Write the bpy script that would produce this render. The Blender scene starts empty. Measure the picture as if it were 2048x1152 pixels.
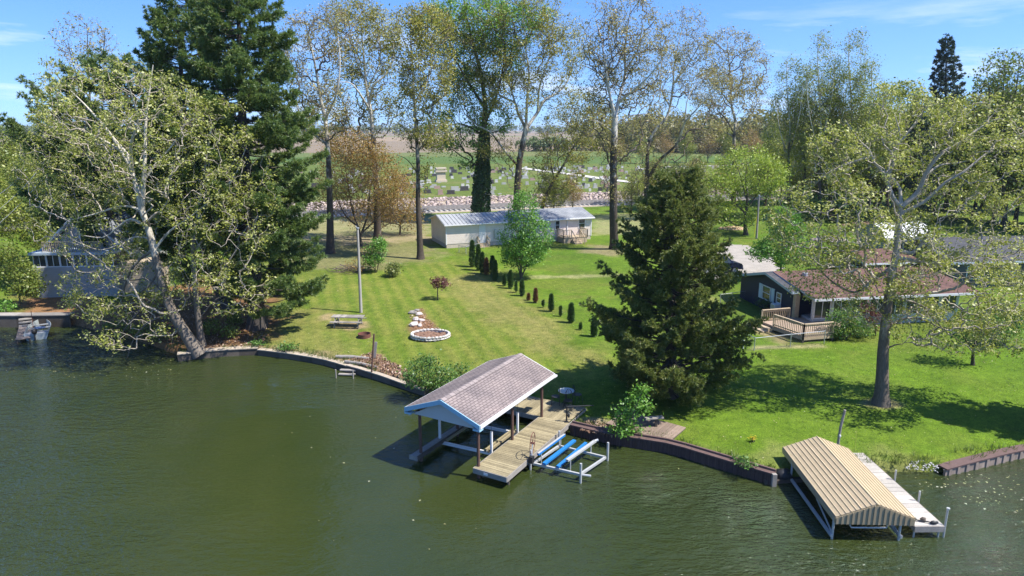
import bpy, math, random
import numpy as np
from mathutils import Vector, Matrix
random.seed(7); RNG = np.random.default_rng(7)
sc = bpy.context.scene; COL = sc.collection
R = math.radians
# ------------------------------------------------------------------ camera
CAM_H = 14.5; FPX = 1359.0; PITCH = math.atan((576 - 258) / FPX)
cP, sP = math.cos(PITCH), math.sin(PITCH)
def ray(px, py):
    u = (px - 1024) / FPX; v = (576 - py) / FPX
    return np.array([u, cP + v * sP, -sP + v * cP])
def at(px, py, z):                      # photo pixel -> point on the level z
    d = ray(px, py); t = (z - CAM_H) / d[2]
    return np.array([0, 0, CAM_H]) + t * d
def atY(px, py, Y):                     # photo pixel -> point at distance Y
    d = ray(px, py); return np.array([0, 0, CAM_H]) + d * (Y / d[1])
def proj(p):
    p = np.asarray(p, float); x, y, z = p[..., 0], p[..., 1], p[..., 2] - CAM_H
    dep = y * cP - z * sP; up = y * sP + z * cP
    return np.stack([1024 + FPX * x / dep, 576 - FPX * up / dep], -1)
cam = bpy.data.cameras.new('camera'); camo = bpy.data.objects.new('camera', cam); COL.objects.link(camo)
cam.sensor_width = 36; cam.lens = 36 * FPX / 2048; cam.clip_end = 9000; cam.clip_start = .5
camo.location = (0, 0, CAM_H); camo.rotation_euler = (math.pi / 2 - PITCH, 0, 0); sc.camera = camo
# ------------------------------------------------------------------ noise
_perm = RNG.random((256, 256))
def vnoise(x, y):
    xi = np.floor(x).astype(int); yi = np.floor(y).astype(int); fx = x - xi; fy = y - yi
    fx = fx * fx * (3 - 2 * fx); fy = fy * fy * (3 - 2 * fy)
    g = lambda a, b: _perm[a & 255, b & 255]
    return (g(xi, yi) * (1 - fx) + g(xi + 1, yi) * fx) * (1 - fy) + (g(xi, yi + 1) * (1 - fx) + g(xi + 1, yi + 1) * fx) * fy
def fbm(x, y, o=4):
    s = 0; a = .5; t = 0
    for k in range(o):
        s = s + a * vnoise(x * 2 ** k + 17.3 * k, y * 2 ** k + 5.1 * k); t += a; a *= .55
    return s / t
def ss(t): t = np.clip(t, 0, 1); return t * t * (3 - 2 * t)
# ------------------------------------------------------------------ shoreline and terrain
_shore_px = [(-420, 668), (0, 652), (142, 652), (210, 668), (290, 690), (345, 712), (356, 722), (440, 714), (515, 711), (600, 722), (690, 742), (742, 756), (830, 786),
             (905, 806), (985, 822), (1065, 842), (1138, 868), (1230, 890), (1330, 906), (1400, 926), (1480, 951), (1548, 971), (1640, 966), (1740, 950), (1890, 950), (1960, 936), (2048, 915), (2500, 880)]
SHORE = np.array([at(a, b, 0)[:2] for a, b in _shore_px])
SHORE = np.vstack([[-2600, SHORE[0][1] + 8], [-160, SHORE[0][1] + 8], SHORE, [200, SHORE[-1][1] + 6], [2600, SHORE[-1][1] + 6]])
def polydist(x, y, P, closed=False):
    d = np.full(x.shape, 1e9)
    n = len(P)
    for i in range(n if closed else n - 1):
        a = P[i]; b = P[(i + 1) % n]; ab = b - a; L = ab @ ab
        t = np.clip(((x - a[0]) * ab[0] + (y - a[1]) * ab[1]) / L, 0, 1)
        d = np.minimum(d, np.hypot(x - a[0] - t * ab[0], y - a[1] - t * ab[1]))
    return d
def inpoly(x, y, P):
    c = np.zeros(x.shape, bool); n = len(P); j = n - 1
    for i in range(n):
        xi, yi = P[i]; xj, yj = P[j]
        if yi != yj:
            c ^= ((yi > y) != (yj > y)) & (x < (xj - xi) * (y - yi) / (yj - yi) + xi)
        j = i
    return c
_land = np.vstack([SHORE, [2600, 9000], [-2600, 9000]])
def shore_d(x, y):
    d = polydist(x, y, SHORE); return np.where(inpoly(x, y, _land), d, -d)
RA = (.9415, .337)                       # direction of the railway
def rail_v(x, y): return (y - 112.5) * RA[0] - (x + 10) * RA[1]
def land_z(x, y):
    x = np.asarray(x, float); y = np.asarray(y, float)
    v = rail_v(x, y)
    z = .44 + .42 * ss(np.clip(shore_d(x, y), 0, 14) / 13) + .5 * ss((y - 52) / 28)
    z = z + .25 * ss((v + 9) / 4) + .95 * ss((v - 3.2) / 5)
    z = z + np.where(v < 0, 1, 0) * .10 * (fbm(x / 9, y / 9, 3) - .5)
    return z
def gz(x, y): return float(land_z(np.array([x]), np.array([y]))[0])
def G(px, py):                           # photo pixel -> point on the ground
    z = .8
    for _ in range(6):
        p = at(px, py, z); z = gz(p[0], p[1])
    p = at(px, py, z); return np.array([p[0], p[1], z])
# ------------------------------------------------------------------ mesh helpers
def mesh_np(name, V, F, mats=(), fmat=None, smooth=False, col=None):
    V = np.ascontiguousarray(V, np.float32); F = np.ascontiguousarray(F, np.int32); k = F.shape[1]
    me = bpy.data.meshes.new(name)
    me.vertices.add(len(V)); me.vertices.foreach_set('co', V.ravel())
    me.loops.add(F.size); me.loops.foreach_set('vertex_index', F.ravel())
    me.polygons.add(len(F)); me.polygons.foreach_set('loop_start', np.arange(0, F.size, k, dtype=np.int32))
    me.polygons.foreach_set('loop_total', np.full(len(F), k, np.int32))
    if smooth: me.polygons.foreach_set('use_smooth', np.ones(len(F), bool))
    for m in mats: me.materials.append(m)
    if fmat is not None: me.polygons.foreach_set('material_index', np.ascontiguousarray(fmat, np.int32))
    if col is not None:
        a = me.color_attributes.new('tint', 'FLOAT_COLOR', 'POINT')
        c4 = np.ones((len(V), 4), np.float32); c4[:, :3] = col; a.data.foreach_set('color', c4.ravel())
    me.update(); return me
def link(name, me, parent=None, loc=(0, 0, 0)):
    o = bpy.data.objects.new(name, me); COL.objects.link(o); o.location = loc
    if parent is not None: o.parent = parent
    return o
def tag(o, label=None, cat=None, group=None, kind=None):
    for k, v in (('label', label), ('category', cat), ('group', group), ('kind', kind)):
        if v: o[k] = v
    return o
def thing(name, label, cat, loc=(0, 0, 0), group=None, rz=0):
    o = bpy.data.objects.new(name, None); COL.objects.link(o); o.location = tuple(loc); o.rotation_euler = (0, 0, rz)
    o.empty_display_size = .2
    return tag(o, label, cat, group)
def rootloc(p):
    l = Vector((0, 0, 0))
    while p is not None: l += p.location; p = p.parent
    return l
class Fr:                                # a level frame: a = along, b = to its right, z
    def __init__(s, o, a):
        s.o = np.array([o[0], o[1]], float); a = np.array(a[:2], float); s.a = a / np.hypot(*a); s.b = np.array([s.a[1], -s.a[0]])
    def p(s, a, b, z): q = s.o + s.a * a + s.b * b; return (q[0], q[1], z)
    def inv(s, p): d = np.array(p[:2]) - s.o; return d @ s.a, d @ s.b
W = Fr((0, 0), (0, 1))
class MB:
    def __init__(s): s.v = []; s.f = []; s.m = []; s.uv = {}
    def face(s, pts, m=0, uv=None):
        n = len(s.v); s.v += [tuple(p) for p in pts]; s.f.append(tuple(range(n, n + len(pts)))); s.m.append(m)
        if uv: s.uv[len(s.f) - 1] = uv
        return s
    def hexa(s, lo, hi, m=0):            # lo, hi: four corners each, same order
        n = len(s.v); s.v += [tuple(p) for p in lo] + [tuple(p) for p in hi]
        for q in ((3, 2, 1, 0), (4, 5, 6, 7), (0, 1, 5, 4), (1, 2, 6, 5), (2, 3, 7, 6), (3, 0, 4, 7)):
            s.f.append(tuple(n + i for i in q)); s.m.append(m)
        return s
    def box(s, fr, a0, a1, b0, b1, z0, z1, m=0):
        return s.hexa([fr.p(a0, b0, z0), fr.p(a0, b1, z0), fr.p(a1, b1, z0), fr.p(a1, b0, z0)],
                      [fr.p(a0, b0, z1), fr.p(a0, b1, z1), fr.p(a1, b1, z1), fr.p(a1, b0, z1)], m)
    def bar(s, p, q, w, h=None, m=0, up=(0, 0, 1)):   # box-section bar from p to q
        p = Vector(p); q = Vector(q); h = h or w; d = (q - p).normalized(); up = Vector(up)
        if abs(d.dot(up)) > .95: up = Vector((0, 1, 0)) if abs(d.y) < .9 else Vector((1, 0, 0))
        x = d.cross(up).normalized() * w / 2; y = x.cross(d).normalized() * h / 2
        return s.hexa([p - x - y, p + x - y, p + x + y, p - x + y], [q - x - y, q + x - y, q + x + y, q - x + y], m)
    def tube(s, pts, r, k=8, m=0, cap=True):
        pts = [Vector(p) for p in pts]; rr = r if isinstance(r, (list, tuple)) else [r] * len(pts); n0 = len(s.v)
        ref = Vector((0, 0, 1))
        d0 = (pts[1] - pts[0]).normalized()
        if abs(d0.dot(ref)) > .9: ref = Vector((1, 0, 0))
        for i, p in enumerate(pts):
            d = (pts[min(i + 1, len(pts) - 1)] - pts[max(i - 1, 0)]).normalized()
            x = d.cross(ref).normalized(); y = d.cross(x)
            for j in range(k):
                t = 2 * math.pi * j / k; s.v.append(tuple(p + (x * math.cos(t) + y * math.sin(t)) * rr[i]))
        for i in range(len(pts) - 1):
            for j in range(k):
                a = n0 + i * k + j; b = n0 + i * k + (j + 1) % k
                s.f.append((a, b, b + k, a + k)); s.m.append(m)
        if cap:
            s.f.append(tuple(n0 + j for j in reversed(range(k)))); s.m.append(m)
            e = n0 + (len(pts) - 1) * k; s.f.append(tuple(e + j for j in range(k))); s.m.append(m)
        return s
    def cyl(s, p, r, h, k=16, m=0, r2=None): return s.tube([p, (p[0], p[1], p[2] + h)], [r, r if r2 is None else r2], k, m)
    def lump(s, c, rx, ry, rz, m=0, seed=0, rz_rot=0):  # an irregular stone
        rn = random.Random(seed); n0 = len(s.v); k, L = 8, 4
        ca, sa = math.cos(rz_rot), math.sin(rz_rot)
        for i in range(L + 1):
            t = math.pi * i / L
            for j in range(k):
                f = 2 * math.pi * j / k; q = .82 + .36 * rn.random()
                x = rx * math.sin(t) * math.cos(f) * q; y = ry * math.sin(t) * math.sin(f) * q
                s.v.append((c[0] + x * ca - y * sa, c[1] + x * sa + y * ca, c[2] + rz * math.cos(t) * (q if 0 < i < L else 1)))
        for i in range(L):
            for j in range(k):
                a = n0 + i * k + j; b = n0 + i * k + (j + 1) % k
                s.f.append((a, a + k, b + k, b)); s.m.append(m)
        return s
    def build(s, name, mats, parent=None, loc=None, smooth=False, label=None):
        off = Vector(loc) if loc is not None else (rootloc(parent) if parent is not None else Vector((0, 0, 0)))
        me = bpy.data.meshes.new(name)
        me.from_pydata([(x - off.x, y - off.y, z - off.z) for x, y, z in s.v], [], s.f)
        for m in (mats if isinstance(mats, (list, tuple)) else [mats]): me.materials.append(m)
        me.polygons.foreach_set('material_index', s.m)
        if smooth: me.polygons.foreach_set('use_smooth', [True] * len(s.f))
        if s.uv:
            u = me.uv_layers.new(name='UVMap')
            for fi, uv in s.uv.items():
                for li, q in zip(me.polygons[fi].loop_indices, uv): u.data[li].uv = q
        me.update()
        o = link(name, me, parent, tuple(off) if parent is None else (0, 0, 0))
        if label: o['label'] = label
        return o
def copy_tree(o, parent=None):
    c = o.copy(); COL.objects.link(c)
    if parent is not None: c.parent = parent
    for ch in list(o.children): copy_tree(ch, c)
    return c
# ------------------------------------------------------------------ materials
def nt(name):
    m = bpy.data.materials.new(name); m.use_nodes = True; n = m.node_tree; n.nodes.clear(); return m, n
def N(t, ty, **kw):
    n = t.nodes.new(ty)
    for k, v in kw.items():
        if k in n.inputs: n.inputs[k].default_value = v
        else: setattr(n, k, v)
    return n
def L(t, a, b): t.links.new(a, b)
def c4(c): return (c[0], c[1], c[2], 1)
def ramp(t, fac, stops):
    r = N(t, 'ShaderNodeValToRGB'); e = r.color_ramp.elements
    while len(e) < len(stops): e.new(.5)
    for x, (p, c) in zip(e, stops): x.position = p; x.color = c4(c)
    L(t, fac, r.inputs[0]); return r.outputs[0]
def mixc(t, f, a, b, mode='MIX'):
    m = N(t, 'ShaderNodeMix', data_type='RGBA', blend_type=mode)
    for s, v in ((m.inputs[0], f), (m.inputs[6], a), (m.inputs[7], b)):
        if hasattr(v, 'links') or hasattr(v, 'is_linked'): L(t, v, s)
        elif isinstance(v, (int, float)): s.default_value = v
        else: s.default_value = c4(v)
    return m.outputs[2]
def pos(t): return N(t, 'ShaderNodeNewGeometry').outputs['Position']
def noise(t, vec, scale, detail=4, rough=.6, stretch=None):
    if stretch:
        mp = N(t, 'ShaderNodeMapping'); mp.inputs['Scale'].default_value = stretch; L(t, vec, mp.inputs['Vector']); vec = mp.outputs[0]
    n = N(t, 'ShaderNodeTexNoise', Scale=scale, Detail=detail, Roughness=rough); L(t, vec, n.inputs['Vector']); return n.outputs['Fac']
def finish(m, t, col, rough=.7, metal=0, bump=None, bs=.3, bd=.02, spec=.4):
    b = N(t, 'ShaderNodeBsdfPrincipled', Roughness=rough, Metallic=metal); b.inputs['Specular IOR Level'].default_value = spec
    if hasattr(col, 'is_linked'): L(t, col, b.inputs['Base Color'])
    else: b.inputs['Base Color'].default_value = c4(col)
    if bump is not None:
        bn = N(t, 'ShaderNodeBump', Strength=bs, Distance=bd); L(t, bump, bn.inputs['Height']); L(t, bn.outputs[0], b.inputs['Normal'])
    o = N(t, 'ShaderNodeOutputMaterial'); L(t, b.outputs[0], o.inputs[0]); return m
def mk(name, c, var=.25, scale=3, rough=.7, metal=0, bump=.3, stretch=None, spec=.4, island=0):
    """plain stuff with wear: a colour broken up by two noises"""
    m, t = nt(name); p = pos(t)
    n1 = noise(t, p, scale, 5, .65, stretch); n2 = noise(t, p, scale * 7, 3, .6, stretch)
    lo = tuple(x * (1 - var) for x in c); hi = tuple(min(1, x * (1 + var)) for x in c)
    col = ramp(t, n1, [(.3, lo), (.7, hi)])
    col = mixc(t, .5, col, ramp(t, n2, [(.3, lo), (.7, hi)]))
    if island:
        r = N(t, 'ShaderNodeNewGeometry').outputs['Random Per Island']
        k = ramp(t, r, [(0, (1 - island,) * 3), (1, (1 + island,) * 3)])
        col = mixc(t, 1.0, col, k, 'MULTIPLY')
    return finish(m, t, col, rough, metal, n2 if bump else None, bump, .01, spec)
def leafmat(name, c1, c2, trans=.35, c3=None):
    m, t = nt(name)
    r = N(t, 'ShaderNodeNewGeometry').outputs['Random Per Island']
    col = ramp(t, r, [(0, c1), (.75, c2), (1, c3 or c2)])
    d = N(t, 'ShaderNodeBsdfDiffuse'); L(t, col, d.inputs[0])
    tr = N(t, 'ShaderNodeBsdfTranslucent'); L(t, col, tr.inputs[0])
    mx = N(t, 'ShaderNodeMixShader'); mx.inputs[0].default_value = trans
    L(t, d.outputs[0], mx.inputs[1]); L(t, tr.outputs[0], mx.inputs[2])
    gl = N(t, 'ShaderNodeBsdfGlossy', Roughness=.5); m2 = N(t, 'ShaderNodeMixShader'); m2.inputs[0].default_value = .05
    L(t, mx.outputs[0], m2.inputs[1]); L(t, gl.outputs[0], m2.inputs[2])
    o = N(t, 'ShaderNodeOutputMaterial'); L(t, m2.outputs[0], o.inputs[0]); return m
# ------------------------------------------------------------------ world, sun
SUNV = Vector((.958, -.287, 1.5)).normalized()
w = bpy.data.worlds.new('World'); sc.world = w; w.use_nodes = True; t = w.node_tree; t.nodes.clear()
sky = N(t, 'ShaderNodeTexSky', sky_type='NISHITA', sun_disc=False); sky.sun_elevation = math.asin(SUNV.z); sky.sun_rotation = math.atan2(SUNV.x, SUNV.y)
sky.altitude = 200; sky.air_density = 1.0; sky.dust_density = .3; sky.ozone_density = 3.0
tc = N(t, 'ShaderNodeTexCoord'); sep = N(t, 'ShaderNodeSeparateXYZ'); L(t, tc.outputs['Generated'], sep.inputs[0])
sv = N(t, 'ShaderNodeMapping'); sv.inputs['Location'].default_value = (0, 0, .085); sv.inputs['Scale'].default_value = (1, 1, .9); L(t, tc.outputs['Generated'], sv.inputs['Vector'])
L(t, sv.outputs[0], sky.inputs['Vector'])
cn = noise(t, tc.outputs['Generated'], 3.1, 6, .6, (1, 1, 7.5))
cl = ramp(t, cn, [(.55, (0, 0, 0)), (.78, (1, 1, 1))])
band = ramp(t, sep.outputs['Z'], [(.0, (.5, .5, .5)), (.06, (.9, .9, .9)), (.125, (.55, .55, .55)), (.165, (0, 0, 0))])
cf = mixc(t, 1.0, cl, band, 'MULTIPLY')
hs = N(t, 'ShaderNodeHueSaturation', Saturation=1.2); L(t, sky.outputs[0], hs.inputs['Color'])
tn = mixc(t, 1.0, hs.outputs[0], (.72, .79, 1.0), 'MULTIPLY')
skc = mixc(t, cf, tn, (5.6, 5.9, 6.4))
bg = N(t, 'ShaderNodeBackground', Strength=.13); L(t, skc, bg.inputs[0])
ow = N(t, 'ShaderNodeOutputWorld'); L(t, bg.outputs[0], ow.inputs[0])
sl = bpy.data.lights.new('sun', 'SUN'); sl.energy = 4.7; sl.angle = R(.5); sl.color = (1, .965, .90)
so = bpy.data.objects.new('sun', sl); COL.objects.link(so); so.rotation_euler = SUNV.to_track_quat('Z', 'Y').to_euler(); so.location = (40, -20, 60)
sc.view_settings.view_transform = 'Standard'; sc.view_settings.look = 'None'; sc.view_settings.exposure = .86; sc.view_settings.gamma = 1
sc.cycles.max_bounces = 6; sc.cycles.diffuse_bounces = 4; sc.cycles.volume_bounces = 0; sc.cycles.glossy_bounces = 3; sc.cycles.transmission_bounces = 4
sc.cycles.caustics_reflective = False; sc.cycles.caustics_refractive = False
# ================================================================== SETTING
def steps(a, b, s): return np.arange(a, b, s)
def grow_axis(a, b, s, g):
    out = [a]
    while abs(out[-1] - a) < abs(b - a): out.append(out[-1] + math.copysign(s, b - a)); s *= g
    return out
xs = np.array(grow_axis(-48, -2600, .3, 1.06)[::-1] + list(steps(-47.72, 48, .28)) + grow_axis(48, 2600, .3, 1.06))
ys = np.array(list(steps(21, 60, .24)) + list(steps(60, 132, .4)) + grow_axis(132, 6500, .45, 1.03))
X, Y = np.meshgrid(xs, ys); shp = X.shape
D = shore_d(X, Y)
Z = land_z(X, Y)
edge = ss((D + .05) / .42)
Z = np.where(D > .37, Z, -1.2 + (Z + 1.2) * edge)
Z = Z + np.where(D > .5, .05 * (fbm(X / 1.7, Y / 1.7, 3) - .5), 0)
C = np.zeros(shp + (3,))
def lerp(C, m, c): m = m[..., None]; return C * (1 - m) + np.array(c) * m
n1 = fbm(X / 6, Y / 6, 4); n2 = fbm(X / 1.5 + 40, Y / 1.5, 4); n3 = fbm(X / 18 + 9, Y / 18 + 3, 3); nf = fbm(X / .55, Y / .55, 2)
C[:] = (.098, .165, .014)
C *= (1 + .5 * (n2 - .5) + .35 * (nf - .5))[..., None]
C = lerp(C, ss((fbm(X / 2.6 + 70, Y / 2.2, 4) - .52) * 7) * .45, (.15, .15, .04))
C = lerp(C, ss((n1 - .45) * 4) * .7, (.125, .155, .025))
C = lerp(C, ss((n3 - .5) * 5) * .5, (.06, .125, .011))
def pxpoly(pts): return np.array([G(a, b)[:2] for a, b in pts])
def zone(pts, soft=.8, wob=.9):
    P = pxpoly(pts) if not isinstance(pts, np.ndarray) else pts
    d = polydist(X, Y, P, True); d = np.where(inpoly(X, Y, P), d, -d)
    return ss((d + wob * 2 * (n2 - .5) * 1.6 + soft / 2) / soft)
# worn, mown central lawn with the mower's stripes
ldir = G(1215, 720)[:2] - G(960, 520)[:2]; ldir /= np.hypot(*ldir)
sx = X * ldir[1] - Y * ldir[0]
stripe = .5 + .5 * np.sin(sx * 2 * math.pi / 1.15 + 1.4 * (n1 - .5))
lawn = zone([(500, 690), (560, 560), (800, 530), (960, 520), (1215, 720), (1150, 790), (850, 760), (640, 715)], 2.5, 1.5)
C = lerp(C, lawn * (.25 + .35 * ss((n2 - .35) * 2.2)), (.19, .20, .04))
C = lerp(C, lawn * .5 * stripe, (.075, .14, .011)); C = lerp(C, lawn * .4 * (1 - stripe) * (.5 + .5 * nf), (.225, .22, .055))
worn = zone([(870, 560), (960, 545), (1220, 735), (1130, 720), (980, 640)], 2.5, 1.2)
C = lerp(C, worn * (.35 + .45 * nf), (.215, .19, .07))
worn2 = zone([(520, 625), (640, 610), (720, 690), (650, 720), (520, 700)], 3, 1.5)
C = lerp(C, worn2 * .6 * (.4 + .6 * n2), (.20, .175, .065))
C = lerp(C, zone([(1360, 600), (1395, 575), (1440, 600), (1420, 620)], 2, 1) * .6, (.25, .23, .08))
# greener right lawn
C = lerp(C, zone([(1330, 860), (1400, 700), (2100, 690), (2100, 930), (1700, 905), (1500, 935)], 3, 1.5) * .6, (.088, .165, .010))
C = lerp(C, zone([(1380, 905), (1560, 900), (1800, 905), (1890, 935), (1700, 950), (1560, 960)], 1.6, 1.2) * .55 * (.3 + .7 * nf), (.23, .21, .09))
# footpath trodden across the back lawn
C = lerp(C, zone([(1060, 552), (1240, 548), (1250, 553), (1060, 558)], .8, .35) * .8 * (.3 + .7 * nf), (.36, .32, .18))
# bare soil: picnic table, fire ring, flower bed, needles under pines, left bank
soil = (.29, .21, .13); litter = (.20, .105, .055)
C = lerp(C, zone([(655, 650), (675, 640), (735, 643), (742, 655), (700, 662)], .7, .25) * .85, soil)
C = lerp(C, zone([(714, 672), (745, 670), (745, 677), (714, 677)], .5, .15) * .8, soil)
C = lerp(C, zone([(638, 632), (655, 628), (660, 640), (640, 640)], .7, .3) * .8, (.33, .25, .15))
C = lerp(C, zone([(826, 640), (840, 618), (856, 640), (900, 672), (850, 684), (815, 672)], .5, .25) * .9, (.24, .12, .08))
C = lerp(C, zone([(90, 700), (200, 610), (400, 560), (560, 600), (545, 650), (525, 700), (370, 718)], 2.2, 1.6) * .93, litter)
C = lerp(C, zone([(20, 650), (60, 540), (130, 520), (210, 600), (200, 660)], 2, 1.0) * .95, (.25, .135, .07))
C = lerp(C, zone([(380, 718), (400, 692), (560, 690), (690, 715), (840, 780), (700, 742), (520, 705)], .8, .5) * (.4 + .6 * nf), (.30, .22, .14))
C = lerp(C, zone([(560, 530), (600, 470), (860, 470), (880, 500), (870, 520), (760, 540)], 3, 2) * (.5 + .4 * n2), (.19, .17, .085))
C = lerp(C, zone([(560, 470), (600, 440), (860, 432), (862, 480), (700, 490)], 2, 1) * (.25 + .5 * n2), (.34, .27, .18))
C = lerp(C, zone([(1185, 470), (1190, 430), (1330, 425), (1330, 470)], 2, 1) * .4, (.38, .34, .22))
C = lerp(C, zone([(1160, 505), (1190, 490), (1250, 492), (1240, 512)], 1.5, .8) * .7, (.24, .19, .12))
C = lerp(C, zone([(1490, 660), (1520, 640), (1600, 668), (1570, 690)], 1, .6) * .7, soil)
C = lerp(C, zone([(1500, 700), (1512, 692), (1640, 688), (1650, 694)], .5, .3) * .7, (.33, .29, .16))
C = lerp(C, zone([(1160, 862), (1175, 838), (1215, 842), (1225, 868)], .7, .5) * .9, (.33, .25, .18))
C = lerp(C, zone([(735, 745), (700, 720), (760, 705), (810, 745), (840, 785), (800, 778)], .7, .6) * .9, (.34, .21, .14))
C = lerp(C, zone([(1730, 808), (1745, 795), (1785, 797), (1795, 815), (1770, 818)], .6, .4) * .7, (.26, .2, .12))
# railway bed, bank and what lies beyond
V = rail_v(X, Y)
C = lerp(C, ss((V + 5.5) / 1.5) * ss((9.2 - V) / 1.2) * .92, (.40, .33, .28))
C = lerp(C, ss((V + 3.2) / .6) * ss((3.4 - V) / .6), (.47, .46, .45))
far = ss((V - 8) / 2.5)
C = lerp(C, far, (.105, .145, .03)); C = lerp(C, far * ss((n1 - .5) * 5) * .5, (.17, .17, .06))
C = lerp(C, ss((Y - 240 - .06 * X + 26 * (n3 - .5)) / 10), (.085, .14, .035))
C = lerp(C, ss((Y - 300 - .05 * X) / 20) * .55 * fbm(X / 60, Y / 40, 3), (.26, .21, .11))
C = lerp(C, ss((Y - 360 - .04 * X + 60 * (fbm(X / 70, Y / 90, 3) - .5)) / 14), (.225, .18, .13))
C = lerp(C, ss((Y - 372 - .04 * X) / 6) * ss((fbm(X / 160, Y / 220, 3) - .5) * 6) * .6, (.33, .25, .17))
C = lerp(C, ss((Y - 1050) / 60) * ss((1250 - Y) / 60) * .7, (.16, .19, .06))
bed = D < .3
C = lerp(C, ss((.35 - D) / .3), (.12, .10, .055))
idx = np.arange(X.size).reshape(shp)
F = np.stack([idx[:-1, :-1], idx[:-1, 1:], idx[1:, 1:], idx[1:, :-1]], -1).reshape(-1, 4)
keep = (D.reshape(-1)[F].max(1) > -6)
F = F[keep]
m, t = nt('ground'); p = pos(t)
ca = N(t, 'ShaderNodeVertexColor', layer_name='tint').outputs[0]
g1 = noise(t, p, 2.2, 6, .7); g2 = noise(t, p, 14, 4, .7); g3 = noise(t, p, .35, 4, .6)
col = mixc(t, 1.0, ca, ramp(t, g2, [(.25, (.42, .48, .4)), (.75, (1.55, 1.48, 1.5))]), 'MULTIPLY')
col = mixc(t, 1.0, col, ramp(t, g1, [(.28, (.62, .68, .6)), (.72, (1.36, 1.28, 1.3))]), 'MULTIPLY')
col = mixc(t, 1.0, col, ramp(t, g3, [(.3, (.88, .9, .85)), (.7, (1.12, 1.08, 1.1))]), 'MULTIPLY')
bm = N(t, 'ShaderNodeMath', operation='ADD'); L(t, g2, bm.inputs[0]); L(t, g1, bm.inputs[1])
finish(m, t, col, .95, 0, bm.outputs[0], .55, .07, .15)
gr = link('ground', mesh_np('ground', np.stack([X, Y, Z], -1).reshape(-1, 3), F, [m], smooth=True, col=C.reshape(-1, 3))); tag(gr, kind='structure')
# ---- water
m, t = nt('water'); p = pos(t)
big = noise(t, p, .07, 3, .55, (1, 1.6, 1)); 
r1 = noise(t, p, 1.5, 3, .5, (1.0, 2.2, 1)); r2 = noise(t, p, 5.5, 2, .5, (1.0, 2.0, 1)); r3 = noise(t, p, .35, 2, .5, (1, 1.5, 1))
dist = N(t, 'ShaderNodeVectorMath', operation='DISTANCE'); L(t, p, dist.inputs[0]); dist.inputs[1].default_value = (-7.5, 29, 0)
lee = N(t, 'ShaderNodeMapRange'); L(t, dist.outputs['Value'], lee.inputs[0]); lee.inputs[1].default_value = 5; lee.inputs[2].default_value = 17; lee.inputs[3].default_value = -.24; lee.inputs[4].default_value = .16
bl_ = N(t, 'ShaderNodeMath', operation='ADD'); L(t, big, bl_.inputs[0]); L(t, lee.outputs[0], bl_.inputs[1])
calm = ramp(t, bl_.outputs[0], [(.34, (.16, .16, .16)), (.68, (1, 1, 1))])
ad = N(t, 'ShaderNodeMath', operation='MULTIPLY_ADD'); L(t, r2, ad.inputs[0]); ad.inputs[1].default_value = .4; L(t, r1, ad.inputs[2])
ad2 = N(t, 'ShaderNodeMath', operation='MULTIPLY_ADD'); L(t, r3, ad2.inputs[0]); ad2.inputs[1].default_value = .9; L(t, ad.outputs[0], ad2.inputs[2])
bs = N(t, 'ShaderNodeBump', Distance=.24); L(t, ad2.outputs[0], bs.inputs['Height']); L(t, calm, bs.inputs['Strength'])
mu = noise(t, p, .16, 4, .6)
wc = ramp(t, mu, [(.3, (.026, .038, .010)), (.7, (.035, .045, .012))])
b = N(t, 'ShaderNodeBsdfPrincipled', Roughness=.03, IOR=1.5); L(t, wc, b.inputs['Base Color']); L(t, bs.outputs[0], b.inputs['Normal'])
o = N(t, 'ShaderNodeOutputMaterial'); L(t, b.outputs[0], o.inputs[0]); WATER = m
wo = link('water', mesh_np('water', [(-2600, -900, 0), (2600, -900, 0), (2600, 75, 0), (-2600, 75, 0)], [(0, 1, 2, 3)], [m])); tag(wo, kind='structure')
# ================================================================== TREES
def unit(v): return v / np.maximum(np.linalg.norm(v, axis=-1, keepdims=True), 1e-9)
def tubes_np(p0, p1, r0, r1, k):
    d = unit(p1 - p0); ref = np.where(np.abs(d[:, 2:3]) > .9, np.array([[1., 0, 0]]), np.array([[0, 0, 1.]]))
    x = unit(np.cross(d, ref)); y = np.cross(d, x)
    p0 = p0 - d * (r0 * .25)[:, None]; p1 = p1 + d * (r1 * .25)[:, None]
    a = np.arange(k) * 2 * np.pi / k; ca, sa = np.cos(a), np.sin(a)
    ring = x[:, None, :] * ca[None, :, None] + y[:, None, :] * sa[None, :, None]
    V = np.stack([p0[:, None] + ring * r0[:, None, None], p1[:, None] + ring * r1[:, None, None]], 1).reshape(-1, 3)
    n = len(p0); b = (np.arange(n) * 2 * k)[:, None]; j = np.arange(k)[None]; j2 = (j + 1) % k
    F = np.stack([b + j, b + j2, b + k + j2, b + k + j], -1).reshape(-1, 4)
    return V, F
def leaves_np(C, size, up=.45, rng=RNG, asp=.62, axis=None):
    """one folded leaf blade (two triangles as a bent quad) per centre"""
    n = len(C); nrm = unit(rng.normal(size=(n, 3)) + np.array([0, 0, up])); r = rng.normal(size=(n, 3))
    if axis is not None: r = r * .45 + axis
    x = unit(np.cross(nrm, np.cross(r, nrm))); y = np.cross(nrm, x)
    s = (size * (.42 + 1.15 * rng.random(n) ** 1.4))[:, None] if np.ndim(size) == 0 else size[:, None]
    fold = nrm * s * .13
    V = np.stack([C - x * s * .5, C + y * s * asp * .5 + fold, C + x * s * .5, C - y * s * asp * .5 + fold], 1).reshape(-1, 3)
    return V, np.arange(4 * n).reshape(-1, 4)
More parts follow.
